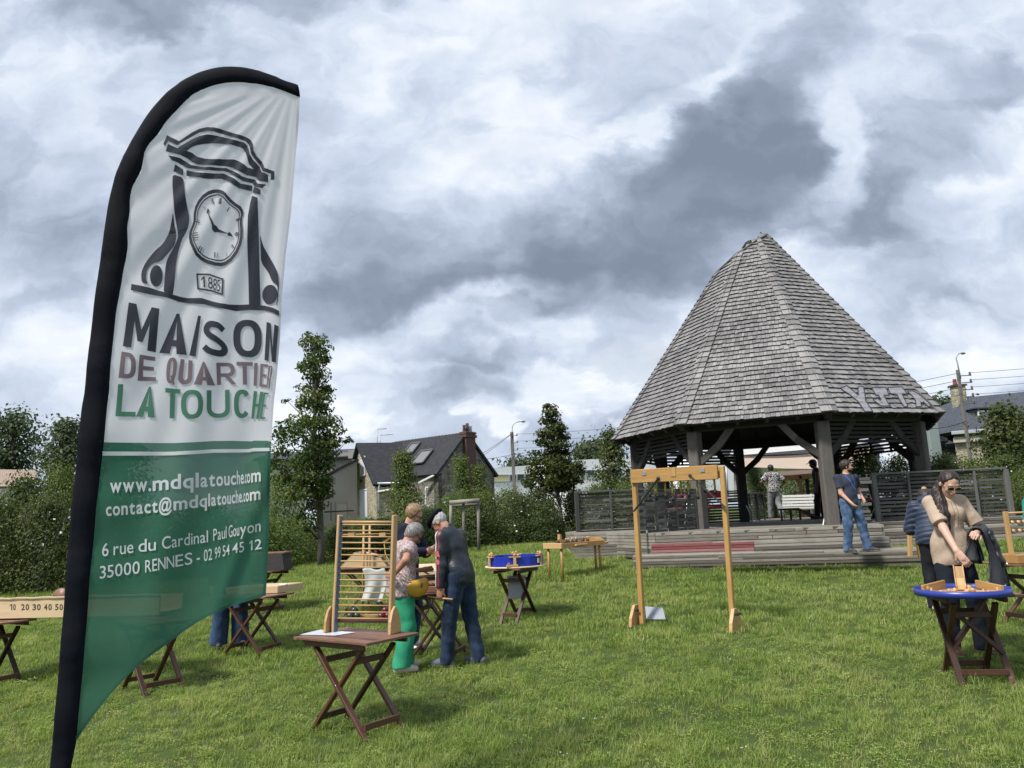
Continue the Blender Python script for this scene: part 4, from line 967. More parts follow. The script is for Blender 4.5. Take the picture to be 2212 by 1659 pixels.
# white modern building
def white_building(label, px0, px1, yt0, yt1, yb, Y0, Y1, bands):
    r = thing('white_building', label, 'building', at((px0+px1)/2, yb, (Y0+Y1)/2), 0, 'white modern blocks beyond the hedge'); a, b = at(px0, yb, Y0), at(px1, yb, Y1); z0 = 0.; mb = MB()
    quad_uv(mb, [(*a[:2], z0), (*b[:2], z0), (*b[:2], at(px1, yt1, Y1)[2]), (*a[:2], at(px0, yt0, Y0)[2])], 12.); mb.build('wall', RENDER_W, r, True)
    for (s0, s1, f0, f1, m_) in bands:
        zt, zb = at(px0, yt0, Y0)[2], at(px0, yb, Y0)[2]; wall_window(r, a, b, zb+(zt-zb)*f0, zb+(zt-zb)*f1, s0, s1, .06, ZINC, m_, 'window_band')
white_building('white modern block with a yellow panel behind the left street lamp', 1062, 1150, 1011, 1005, 1049, 70, 72, [(.03, .42, .22, .60, YELLOW), (.44, .60, .22, .60, GLASSD), (.62, .80, .25, .62, GLASSD), (.82, .98, .25, .62, GLASSD)])
white_building('white modern block with dark windows right of the broad lime tree', 1225, 1420, 995, 984, 1046, 72, 76, [(.02, .11, .33, .58, GLASSD), (.12, .20, .33, .58, GLASSD), (.22, .30, .33, .58, GLASSD), (.34, .6, .33, .58, GLASSD), (.64, .9, .33, .58, GLASSD)])
# right-hand house
def right_house():
    Y0, Y1 = 35.5, 33.5; r = thing('slate_house', 'stone house with a blue slate mansard and one dormer at the right edge', 'house', at(2140, 1000, 34.5)); r.location.z = .9
    eL, eR = at(2058, 937, Y0), at(2290, 918, Y1); eR[2] = eL[2]; rL, rR = at(2081, 859, Y0+2.0), at(2300, 833, Y1+2.0); rR[2] = rL[2]; mb = MB()
    quad_uv(mb, [(*eL[:2]+np.array([.12, .15]), .2), (*eR[:2]+np.array([0, .15]), .2), eR+[0, .15, -.1], eL+[.12, .15, -.1]], .35); mb.build('wall', STONE_T, r, True)
    mb = MB(); quad_uv(mb, [eL+[0, 0, .1], eR+[0, 0, .1], rR, rL], .2); back = np.array([.6, 5, -2.5]); quad_uv(mb, [rL, rR, rR+back, rL+back], .2); quad_uv(mb, [eL+[0, 5, .1], eL+[0, 0, .1], rL, rL+[.2, 3, -.1]], .2); rf = mb.build('roof', SLATE_B, r, True)
    mb = MB(); mb.beam(eL+[-.1, -.08, .02], eR+[0, -.08, .02], .22, .16); mb.build('gutter', ZINC, r, True); mb = MB(); mb.beam(eL+[0, .02, -.32], eR+[0, .02, -.32], .12, .22); mb.build('cornice', plain('cornice_stone', (.44, .41, .34), .9, .15, 2), r, True)
    # dormer
    dc = at(2125, 906, Y0+.45); mb = MB(); mb.box(dc+[0, .75, .0], (.85, 1.5, 1.0)); d = mb.build('dormer', SLATE_B, r, True); mb = MB(); mb.box(dc+[.1, .7, .53], (1.25, 1.7, .06)); mb.build('dormer_roof', SLATE_B, d, True)
    for lo in (0,):
        mb = MB(); w_, h_ = .52, .80; c = dc+[0.03, -.03, -.02]
        for u, v in (((-w_/2, -h_/2), (w_/2, -h_/2)), ((w_/2, -h_/2), (w_/2, h_/2)), ((w_/2, h_/2), (-w_/2, h_/2)), ((-w_/2, h_/2), (-w_/2, -h_/2))): mb.beam(c+[u[0], 0, u[1]], c+[v[0], 0, v[1]], .09, .09, (0, 1, 0))
        wn = mb.build('window', SHUT, d, True); mb = MB(); mb.box(c+[0, .02, 0], (w_, .03, h_)); mb.build('pane', plain('slate_glass', (.10, .12, .15), .15, .2, 2), wn, True)
    wall_window(r, eL+[.12, .15, 0], eR+[0, .15, 0], eL[2]-2.6, eL[2]-1.05, .30, .415, .06, SHUT, GLASSD)
    mb = MB(); aa = at(2125, 952, Y0-.2); mb.beam(aa-[0, 0, 0], at(2165, 949, Y0-.6), .10, .26); mb.build('lintel', plain('lintel_stone', (.50, .47, .41), .9, .1), r, True)
    cb = at(2072, 862, Y0+2.0); mb = MB(); mb.box(cb+[0, 0, -.6], (.52, .5, 2.4)); ch = mb.build('chimney', STONE_T, r, True); mb = MB(); mb.box(cb+[0, 0, .66], (.64, .6, .09)); mb.build('chimney_cap', BRICKC, ch, True)
    mb = MB(); mb.lathe(cb+[-.1, 0, .72], [(.10, 0), (.08, .22), (.095, .26), (.06, .28)], 12); mb.build('chimney_pot', plain('red_pot', (.22, .065, .05), .8), ch, True)
    r2 = thing('slate_annex', 'lower grey slate-clad annex between pavilion and stone house', 'house', at(2030, 1000, 36.5)); r2.location.z = .9; mb = MB()
    a, b = at(2005, 980, 36.5), at(2062, 980, 36.2); quad_uv(mb, [(*a[:2], .2), (*b[:2], .2), at(2062, 957, 36.2), at(2005, 963, 36.5)], 3.); mb.build('wall', SLATE_B, r2, True)
    mb = MB(); quad_uv(mb, [at(2003, 963, 36.2), at(2064, 957, 35.9), at(2060, 900, 38.2), at(2030, 902, 38.5)], .2); rf2 = mb.build('roof', SLATE_B, r2, True); mb = MB(); c = at(2036.5, 948, 36.35)
    P = [at(2029, 953, 36.1), at(2044, 952, 36.1), at(2046, 943, 36.5), at(2031, 944, 36.5)]
    for i in range(4): mb.beam(P[i], P[(i+1) % 4], .05, .07, (0, -1, 0))
    quad_uv(mb, P, .03); mb.build('skylight', plain('skylight_frame', (.10, .10, .105), .5), rf2, True); mb = MB(); mb.box(at(2010, 950, 36.), (.5, .8, 2.4)); mb.build('pillar', plain('green_render', (.22, .26, .25), .9, .15, 2), r2, True)
right_house()
# street lamps and wires
CONC = plain('concrete_pole', (.16, .15, .135), .9, .25, 3, 0, .2); GALV = plain('galvanised', (.40, .41, .42), .5, .1, 5, .4)
def lamp_post(label, px, yb, yt, Y, wpx, arm, head=1.):
    b = at(px, yb, Y); t = at(px, yt, Y); t = np.array([b[0], b[1], t[2]]); zg = float(gz(b[0], b[1])); s = Y/F_PX
    r = thing('street_lamp', label, 'street lamp', (b[0], b[1], zg), 0, 'concrete street lamps with wires'); mb = MB(); mb.beam((b[0], b[1], zg-.3), tuple(t), wpx*s*1.1, wpx*s, (0, 1, 0)); p = mb.build('pole', CONC, r, True)
    mb = MB(); pts = [t+[-.02, -.14, -.35]]+[t+np.array([x*s, -.14, z*s]) for x, z in arm]; mb.tube(pts, np.array([.045]+[.035]*len(arm))*(.5+.5*head), 8); mb.build('arm', GALV, r, True)
    e = pts[-1]; mb = MB(); hv = lambda x, z: e+np.array([x, 0, z])*head; mb.tube([hv(-.05, -.02), hv(.10, .03), hv(.34, .05), hv(.58, -.02), hv(.66, -.06)], np.array([.05, .10, .15, .12, .02])*head, 10, flat=.75); h = mb.build('lamp_head', GALV, r, True); mb = MB(); mb.tube([hv(.15, -.05), hv(.36, -.09), hv(.56, -.08)], np.array([.04, .11, .03])*head, 10, flat=.7); mb.build('lens', plain('lamp_lens', (.20, .21, .22), .2), h, True)
    for j in range(5):
        mb = MB(); z = t[2]-.25-j*.42*(Y/45); mb.beam((t[0]-.02, t[1]-.2, z), (t[0]+.34, t[1]-.2, z), .03, .03); mb.lathe((t[0]+.3, t[1]-.2, z), [(.03, 0), (.045, .03), (.03, .07), (.045, .10), (.02, .13)], 8); mb.build('insulator', plain('porcelain', (.12, .10, .09), .3), r, True)
    return t
T1 = lamp_post('street lamp on a concrete pole behind the hedge, left of the pavilion', 1110.5, 1050, 933, 46, 6.5, [(1, 2), (1.5, 10), (4, 16), (10, 20), (19, 21.5)], .5)
T2 = lamp_post('street lamp on a leaning concrete pole before the right-hand stone house', 2094.5, 980, 798, 27.5, 5.6, [(-3, 12), (-4.5, 22), (-3, 29), (0, 33), (4, 35)], .34)
CABLE = plain('black_cable', (.03, .03, .033), .6)
def cable(label, a, b, sag, rad):
    a, b = np.array(a), np.array(b); pts = [a+(b-a)*t-np.array([0, 0, sag*4*t*(1-t)]) for t in np.linspace(0, 1, 25)]; mb = MB(); mb.tube(pts, rad, 5, cap=False); o = mb.build('cable', CABLE, None); setp(o, label, 'cable', 'overhead wires between the street lamps')
for j, nm in enumerate(('topmost', 'second', 'third', 'lowest')):
    dz = -.25-j*.42
    cable(nm+' of the wires strung from the left street lamp to the right one', T1+[.3, -.2, dz*1.02+.1], T2+[-.1, -.2, dz*.62], .45, .009); cable(nm+' of the wires leaving the right street lamp past the picture edge', T2+[.3, -.2, dz*.62], T2+[16, -4., dz*.62+1.0], .3, .0075)
cable('thick service cable from the lowest bracket of the right street lamp to the pavilion side', T2+[-.1, -.2, -1.9], at(1990, 925, 31), .1, .016)
for j, (qx, qy) in enumerate(((1032, 985), (1034, 990), (1032, 993))): cable(('upper', 'middle', 'lower')[j]+' service cable from the left street lamp to the stone house', T1+[0, -.15, (-.1, -.12, -1.35)[j]], at(qx, qy, 45), .05, .012)
cable('slack cable from the left street lamp down to the white block', T1+[.1, -.2, -1.3], at(1330, 1010, 72), .6, .016)
# ------------------------------------------------------------------ the feather banner
FLAG_A = at(200, 1000, 4.30); FLAG_N = np.array([.36, -.933, 0.0]); FLAG_N /= np.linalg.norm(FLAG_N)
FLAG_E = np.array([-FLAG_N[1], FLAG_N[0], 0.])       # along the banner, to the right
def fold(px, py):
    """depth of the folds, in metres, at a place on the cloth (measured on the photograph)"""
    tx, ty = 640., 205.                                  # the tip, where the tension lines start
    dx, dy = tx-px, py-ty; ang = math.atan2(dx, max(dy, 1.)+40); rr = math.hypot(dx, dy+40)
    a = min(1, rr/500.)
    v = .020*a*sin(ang*26+.6*sin(rr/130.))+.010*a*sin(ang*57+1.3+rr/300.)
    u = (px-560)*.94+(py-1000)*.33                      # long diagonal furrows in the lower cloth
    low = min(1, max(0, (py-820)/250.))
    v += low*(.014*sin(u/25.+.7*sin(py/140.))+.022*math.exp(-((u-18)/16.)**2)-.015*math.exp(-((u-46)/12.)**2))
    hem = min(1, max(0, (px-300)/120.)) if py < 500 else min(1, max(0, (px-235)/110.))
    v *= (.25+.75*hem)*.45
    v += .006*(1-hem)*sin(py/24.)
    return v
def FP(px, py, off=0.):
    d = ray(px, py); o = np.array([0, 0, CAM_H]); t = ((FLAG_A-o)@FLAG_N)/(d@FLAG_N)
    return o+d*t+FLAG_N*(fold(px, py)+off)
def L1(p): return [(x*.46881, 86.4+y*.46881) for x, y in p]
def L2(p): return [(x*.47911, 864+y*.47911) for x, y in p]
IN_UP = L1([(1080, 193), (980, 207), (890, 245), (850, 285), (800, 340), (755, 385), (735, 430), (690, 470), (665, 515), (660, 570), (650, 610), (610, 670), (596, 730), (600, 800), (585, 860), (590, 920), (588, 980), (570, 1050), (555, 1150), (535, 1250), (520, 1400), (510, 1500), (502, 1640)])
IN_LO = L2([(484, 10), (470, 190), (455, 300), (435, 480), (420, 650), (405, 800), (395, 950), (380, 1150), (365, 1300), (345, 1535)])
LEFT = np.array(IN_UP+IN_LO)
RIGHT = np.array(L1([(1080, 193), (1200, 203), (1290, 228), (1381, 262), (1375, 400), (1360, 560), (1340, 800), (1315, 1000), (1298, 1200), (1288, 1400), (1270, 1600)])+L2([(1235, 0), (1222, 180), (1218, 300), (1213, 500), (1210, 650), (1203, 800), (1198, 882), (1100, 912), (1000, 945), (920, 985), (840, 1035), (770, 1090), (690, 1145), (630, 1190), (560, 1260), (500, 1325), (440, 1400), (395, 1460), (345, 1535)]))
OUT = np.array(L1([(1372, 206), (1320, 190), (1240, 155), (1150, 128), (1050, 120), (960, 130), (870, 165), (780, 230), (700, 310), (640, 400), (575, 520), (530, 620), (500, 740), (470, 950), (435, 1200), (405, 1450), (388, 1640)])+L2([(369, 10), (355, 170), (335, 370), (315, 560), (300, 750), (285, 950), (262, 1250), (240, 1500), (225, 1655), (205, 1850)]))
INN = np.array(L1([(1383, 265), (1290, 228), (1200, 203)])+[tuple(p) for p in LEFT]+L2([(332, 1600), (320, 1655), (300, 1850)]))
def resamp(P, n):
    s = np.concatenate([[0], np.cumsum(np.linalg.norm(np.diff(P, axis=0), axis=1))]); t = np.linspace(0, s[-1], n)
    return np.stack([np.interp(t, s, P[:, 0]), np.interp(t, s, P[:, 1])], 1)
def smooth(P, k=1):
    for _ in range(k): Q = P.copy(); Q[1:-1] = .25*P[:-2]+.5*P[1:-1]+.25*P[2:]; P = Q
    return P
def z3l(p): return np.array([(190.1+x*.20831, 933.2+y*.20831) for x, y in p])
E1 = z3l([(100, 106), (160, 108), (600, 112), (900, 115), (1100, 108), (1300, 92), (1500, 90), (1700, 95), (1720, 88), (1890, 95)])
E2 = z3l([(100, 202), (150, 203), (900, 205), (1100, 195), (1300, 178), (1680, 176), (1710, 166), (1890, 168)])
E3 = z3l([(100, 246), (150, 246), (900, 243), (1100, 232), (1300, 215), (1680, 210), (1710, 200), (1890, 203)])
def fabric(name, col, tr, alpha, rough=.55):
    def fn(t, out):
        n = t.noise(objc(t), 2.5, 4, .6).outputs[0]; k = t.math('MULTIPLY_ADD', n, .16, .92)
        c = t.mix(1.0, (*col, 1), t.comb(k, k, k), blend='MULTIPLY'); wv = t.noise(objc(t), 420, 2, .5).outputs[0]
        b = pbsdf(t, out, c, rough, wv, .06, .001, link=False, spec=.12)
        tl = t.node('ShaderNodeBsdfTranslucent'); t.put(tl.inputs[0], c); mx = t.node('ShaderNodeMixShader'); mx.inputs[0].default_value = tr
        t.l.new(b.outputs[0], mx.inputs[1]); t.l.new(tl.outputs[0], mx.inputs[2]); last = mx
        if alpha < 1:
            tp = t.node('ShaderNodeBsdfTransparent'); m2 = t.node('ShaderNodeMixShader'); m2.inputs[0].default_value = alpha
            t.l.new(tp.outputs[0], m2.inputs[1]); t.l.new(mx.outputs[0], m2.inputs[2]); last = m2
        t.l.new(last.outputs[0], out.inputs[0])
    return mat(name, fn)
F_WHITE = fabric('white_banner_cloth', (.80, .80, .84), .46, .97, .8); F_GREEN = fabric('green_banner_cloth', (.050, .165, .108), .40, .945, .8)
F_BLACK = plain('black_sleeve_cloth', (.0045, .006, .0105), .8, .2, 16, 0, .5, .14)
INK_DARK = fabric('dark_ink', (.050, .054, .070), .12, 1); INK_MAUVE = fabric('mauve_ink', (.215, .165, .185), .2, 1); INK_GREEN = fabric('green_ink', (.085, .215, .145), .2, 1); INK_WHITE = fabric('white_ink', (.72, .74, .76), .25, 1)
def make_banner():
    base = FP(98, 1740); g = float(gz(base[0], base[1]))
    root = thing('feather_flag', 'tall black edged feather banner in white and green with a clock emblem and printed address', 'banner', (base[0], base[1], g))
    def rows(y0f, y1f, ncol, nrow, m_, nm):
        """cloth between two lines given as functions of x; columns run between the left and right outlines"""
        V = []; A = []
        for j in range(nrow+1):
            for i in range(ncol+1):
                t = j/nrow; c = i/ncol; x = 400.
                for _ in range(6):
                    ya, yb = y0f(x), y1f(x); y = ya+(yb-ya)*t
                    xl = np.interp(y, LEFT[:, 1], LEFT[:, 0]); xr = np.interp(y, RYS, RXS); x = xl+(xr-xl)*c
                V.append(FP(x, y)); A.append((c, t, 0))
        i, j = np.meshgrid(np.arange(ncol), np.arange(nrow)); b = (j*(ncol+1)+i).ravel()
        me = quick_mesh(np.array(V), np.stack([b, b+ncol+1, b+ncol+2, b+1], 1), np.array(A), True); M = np.array(chain_inv(root)); W = np.array(V)@M[:3, :3].T+M[:3, 3]
        me.vertices.foreach_set('co', W.astype(np.float32).ravel()); return link_mesh(nm, me, m_, root)
    o = np.argsort(RIGHT[:, 1], kind='stable'); RYS, RXS = RIGHT[o, 1], RIGHT[o, 0]
    top = lambda x: 177.2
    ln = lambda E: (lambda x: float(np.interp(x, E[:, 0], E[:, 1])))
    white = rows(top, ln(E1), 70, 150, F_WHITE, 'white_cloth')
    bot = lambda x: LEFT[-1, 1]-.4
    green = rows(ln(E1), bot, 70, 130, F_GREEN, 'green_cloth')
    # sleeve: a flattened tube of cloth round the pole
    n = 150; a, b = smooth(resamp(OUT, n), 2), smooth(resamp(INN, n), 1); V = []; m_ = 10
    for j in range(n):
        for i in range(m_):
            t = 2*pi*i/m_; c = .5-.5*cos(t); p = a[j]*(1-c)+b[j]*c; V.append(FP(*p, .017*sin(t)*min(1, .3+c*2)+.003*sin(j*1.9+i)*(.5+.5*sin(j*.37))))
    Q = [(j*m_+i, j*m_+(i+1) % m_, (j+1)*m_+(i+1) % m_, (j+1)*m_+i) for j in range(n-1) for i in range(m_)]
    mb = MB(); mb.add(V, Q+[tuple(range(m_-1, -1, -1))], smooth=True); mb.build('pole_sleeve', F_BLACK, root, True)
    mb = MB(); pts = [FP(*(a[j]*.6+b[j]*.4)) for j in range(6, n, 1)]; e = np.array(pts[-1]); pts.append(np.array([e[0]-.02, e[1], g-.25])); mb.tube(pts, .007, 8); mb.build('pole', plain('pole_grey', (.25, .26, .28), .35, .1, 5, .6), root, True)
    # stitched hems along the free edge
    mb = MB(); k0 = np.argmax(RIGHT[:, 1] > 208); P = smooth(resamp(RIGHT[3:], 160), 1)
    for side, m2, lo, hi in ((0, F_WHITE, 0, 955), (1, F_GREEN, 955, 1700)):
        mb = MB(); V = []
        S_ = [p for i, p in enumerate(P) if lo <= p[1] < hi and not (side and False)]
        for i, p in enumerate(S_):
            q = S_[min(i+1, len(S_)-1)]; r_ = S_[max(i-1, 0)]; d = np.array(q)-np.array(r_); d /= np.linalg.norm(d)+1e-9; nn = np.array([-d[1], d[0]])
            V += [FP(*(p+nn*6), .003), FP(*p, .004), FP(*p, -.004), FP(*(p+nn*6), -.003)]
        mb.add(V, [(i*4+c, i*4+(c+1) % 4, i*4+4+(c+1) % 4, i*4+4+c) for i in range(len(S_)-1) for c in range(4)], smooth=False); mb.build('hem', m2, white if side == 0 else green, True)
    return root, white, green
BANNER, WCLOTH, GCLOTH = make_banner()
# --- printing: glyphs and outlines become thin ink films on the cloth
_glyph = {}
def curve_mesh(cu):
    ob = bpy.data.objects.new('tmp', cu); COL.objects.link(ob); dg = bpy.context.evaluated_depsgraph_get(); dg.update()
    me = bpy.data.meshes.new_from_object(ob.evaluated_get(dg)); bpy.data.objects.remove(ob); bpy.data.curves.remove(cu)
    V = np.array([v.co[:] for v in me.vertices]).reshape(-1, 3)[:, :2]; F = [tuple(p.vertices) for p in me.polygons]; bpy.data.meshes.remove(me); return V, F
def glyph(ch, bold):
    if (ch, bold) not in _glyph:
        cu = bpy.data.curves.new('g', 'FONT'); cu.body = ch; cu.size = 1; cu.offset = bold; cu.fill_mode = 'BOTH' if hasattr(cu, 'fill_mode') else None; cu.dimensions = '2D'; cu.resolution_u = 5
        _glyph[(ch, bold)] = curve_mesh(cu)
    return _glyph[(ch, bold)]
def poly_fill(loops):
    cu = bpy.data.curves.new('p', 'CURVE'); cu.dimensions = '2D'; cu.fill_mode = 'BOTH'
    for L in loops:
        s = cu.splines.new('POLY'); s.points.add(len(L)-1); s.use_cyclic_u = True
        for i, (x, y) in enumerate(L): s.points[i].co = (x, y, 0, 1)
    return curve_mesh(cu)
def ink(name, shapes, m_, parent, fp=None, off=.0055, maxlen=9., thick=True):
    """shapes: list of (V2, faces) in photo pixels -> one film on the cloth"""
    fp = fp or FP; bm = bmesh.new()
    for sh in shapes:
        V, F = sh[:2]; zo = sh[2] if len(sh) > 2 else 0.
        vs = [bm.verts.new((x, y, zo)) for x, y in V]
        for f in F:
            try: bm.faces.new([vs[i] for i in f])
            except ValueError: pass
    bmesh.ops.triangulate(bm, faces=bm.faces[:])
    for _ in range(4):
        E = [e for e in bm.edges if e.calc_length() > maxlen]
        if not E: break
        bmesh.ops.subdivide_edges(bm, edges=E, cuts=1); bmesh.ops.triangulate(bm, faces=bm.faces[:])
    bm.verts.ensure_lookup_table(); M = np.array(chain_inv(parent)) if parent is not None else np.eye(4)
    for v in bm.verts: v.co = (M@np.append(fp(v.co.x, v.co.y, off+v.co.z), 1))[:3]
    bmesh.ops.recalc_face_normals(bm, faces=bm.faces[:])
    me = bpy.data.meshes.new(name); bm.to_mesh(me); bm.free(); return link_mesh(name, me, m_, parent)
def quad_glyph(ch, q, bold=.0, cap=None):
    """glyph stretched over a quad: bottom-left, bottom-right, top-right, top-left"""
    V, F = glyph(ch, bold); lo, hi = V.min(0), V.max(0); U = (V-lo)/(hi-lo); q = np.array(q, float)
    P = (q[0][None]*(1-U[:, :1])+q[1][None]*U[:, :1])*(1-U[:, 1:])+(q[3][None]*(1-U[:, :1])+q[2][None]*U[:, :1])*U[:, 1:]
    return P, F
def cap_letter(ch, w, t=.185):
    """plain bold capitals drawn in a box w x 1"""
    def sup(cx, cy, rx, ry, a0=0, a1=360, n=40, e=.80): return [(cx+rx*math.copysign(abs(cos(a))**e, cos(a)), cy+ry*math.copysign(abs(sin(a))**e, sin(a))) for a in np.radians(np.linspace(a0, a1, n))]
    v = t*.88
    if ch == 'I': L = [[[(0, 0), (w, 0), (w, 1), (0, 1)]]]
    elif ch == 'L': L = [[[(0, 0), (w, 0), (w, v), (t, v), (t, 1), (0, 1)]]]
    elif ch == 'T': L = [[[(w/2-t/2, 0), (w/2+t/2, 0), (w/2+t/2, 1-v), (w, 1-v), (w, 1), (0, 1), (0, 1-v), (w/2-t/2, 1-v)]]]
    elif ch == 'E': h = .5; L = [[[(0, 0), (w, 0), (w, v), (t, v), (t, h-v/2), (w*.9, h-v/2), (w*.9, h+v/2), (t, h+v/2), (t, 1-v), (w, 1-v), (w, 1), (0, 1)]]]
    elif ch == 'H': h = .5; L = [[[(0, 0), (t, 0), (t, h-v/2), (w-t, h-v/2), (w-t, 0), (w, 0), (w, 1), (w-t, 1), (w-t, h+v/2), (t, h+v/2), (t, 1), (0, 1)]]]
    elif ch == 'M': L = [[[(0, 0), (0, 1), (t*.98, 1), (w/2, .44), (w-t*.98, 1), (w, 1), (w, 0), (w-t, 0), (w-t, .62), (w/2+.06, .17), (w/2-.06, .17), (t, .62), (t, 0)]]]
    elif ch == 'N': L = [[[(0, 0), (0, 1), (t*.98, 1), (w-t, .36), (w-t, 1), (w, 1), (w, 0), (w-t*.98, 0), (t, .64), (t, 0)]]]
    elif ch == 'A':
        c, k = w/2, t*.52; xl = lambda y: (c-k)*y; il = lambda y: t*1.04+(c-t*1.04)*y/.86
        L = [[[(0, 0), (c-k, 1), (c+k, 1), (w, 0), (w-t*1.04, 0), (w-il(.19), .19), (il(.19), .19), (t*1.04, 0)], [(il(.34), .34), (w-il(.34), .34), (c, .82)]]]
    elif ch == 'O' or ch == 'Q':
        L = [[sup(w/2, .5, w/2, .5), sup(w/2, .5, w/2-t, .5-v)]]
        if ch == 'Q': L.append([[(w*.46, .28), (w*.66, .32), (w*1.02, -.03), (w*.80, -.08)]])
    elif ch == 'C': L = [[sup(w/2, .5, w/2, .5, 38, 322)+sup(w/2, .5, w/2-t, .5-v, 322, 38)]]
    elif ch == 'U': L = [[[(0, 1), (t, 1)]+sup(w/2, .36, w/2-t, .36-v, 180, 360)+[(w-t, 1), (w, 1)]+sup(w/2, .38, w/2, .38, 360, 180)]]
    elif ch == 'D': L = [[[(0, 0), (w*.45, 0)]+sup(w*.45, .5, w*.55, .5, -90, 90)+[(0, 1)], [(t, v), (w*.45, v)]+sup(w*.45, .5, w*.55-t, .5-v, -90, 90)+[(t, 1-v)]]]
    elif ch == 'R': L = [[[(0, 0), (t, 0), (t, .36), (w*.55, .36)]+sup(w*.55, .68, w*.42, .32, -90, 90)+[(0, 1)], [(t, .36+v), (w*.52, .36+v)]+sup(w*.52, .68, w*.45-t, .32-v, -90, 90)+[(t, 1-v)]], [[(w*.42, .38), (w*.42+t*1.1, .38), (w, 0), (w-t*1.15, 0)]]]
    elif ch == 'S':
        a, r = np.radians, []; c = [(w/2+(w/2-t/2)*x, y) for x, y in ((.86, .80), (.45, .90), (0, 1-v/2), (-.55, .90), (-.86, .74), (-.72, .61), (-.25, .535), (.25, .475), (.78, .38), (.98, .255), (.72, .115), (.1, v/2), (-.5, .105), (-.95, .205))]; c = np.array(c)
        for _ in range(2): q = np.roll(c, -1, 0)[:-1]; p = c[:-1]; c = np.vstack([c[:1], np.stack([.75*p+.25*q, .25*p+.75*q], 1).reshape(-1, 2), c[-1:]])
        d = np.gradient(c, axis=0); d /= np.linalg.norm(d, axis=1)[:, None]; n = np.stack([-d[:, 1], d[:, 0]], 1)*t*.48; L = [[[tuple(x) for x in c+n]+[tuple(x) for x in (c-n)[::-1]]]]
    elif ch == '1': L = [[[(w-t*1.1, 0), (w, 0), (w, 1), (w-t, 1), (0, .78), (0, .64), (w-t*1.1, .80)]]]
    return [poly_fill(l) for l in L]
def cap_quad(ch, q, t=.185):
    q = np.array(q, float); w = .5*(np.linalg.norm(q[1]-q[0])+np.linalg.norm(q[2]-q[3]))/(.5*(np.linalg.norm(q[3]-q[0])+np.linalg.norm(q[2]-q[1]))); tt = min(t, w*.36) if ch != 'I' else t; out = []
    for i, (V, F) in enumerate(cap_letter(ch, w, tt)):
        U = V/np.array([w, 1.]); P = (q[0][None]*(1-U[:, :1])+q[1][None]*U[:, :1])*(1-U[:, 1:])+(q[3][None]*(1-U[:, :1])+q[2][None]*U[:, :1])*U[:, 1:]; out.append((P, F, .0004*i))
    return out
def advance(ch, bold): return .24 if ch == ' ' else .42 if ch == '1' else np.ptp(glyph(ch, bold)[0][:, 0])+.085
def run_text(txt, xs, base, capfn, bold, slant=0.):
    """letters set along a baseline: xs = left edge of every character (+ end), base(x) and height capfn(x) in pixels"""
    S = []; Hc = glyph('H', bold)[0]; H = Hc[:, 1].max()
    for i, ch in enumerate(txt):
        if ch == ' ': continue
        if ch == '1': V, F = cap_letter('1', .30, .11)[0]; V = V*H
        else: V, F = glyph(ch, bold)
        lo, hi = V[:, 0].min(), V[:, 0].max(); x0, x1 = xs[i], xs[i+1]; av = advance(ch, bold); sc_ = (x1-x0)/av; wd = (hi-lo)*sc_
        X = (x0+x1)/2-wd/2+(V[:, 0]-lo)*sc_; B = np.array([base(x) for x in X]); Cc = np.array([capfn(x) for x in X]); k = V[:, 1]/H
        S.append((np.stack([X+slant*k*Cc, B-k*Cc], 1), F))
    return S
def kz(p): return [(259.2+x*.26043, 259.2+y*.26043) for x, y in p]
def ck(p): return [(380.2+x*.11976, 388.8+y*.11976) for x, y in p]
def chaikin(P, k=2):
    P = np.array(P, float)
    for _ in range(k):
        Q = np.roll(P, -1, 0); d = np.linalg.norm(Q-P, axis=1); P = np.stack([.80*P+.20*Q, .20*P+.80*Q], 1).reshape(-1, 2)
    return [tuple(p) for p in P]
def ell(cx, cy, rx, ry, n=28): return [(cx+rx*cos(2*pi*i/n), cy+ry*sin(2*pi*i/n)) for i in range(n)]
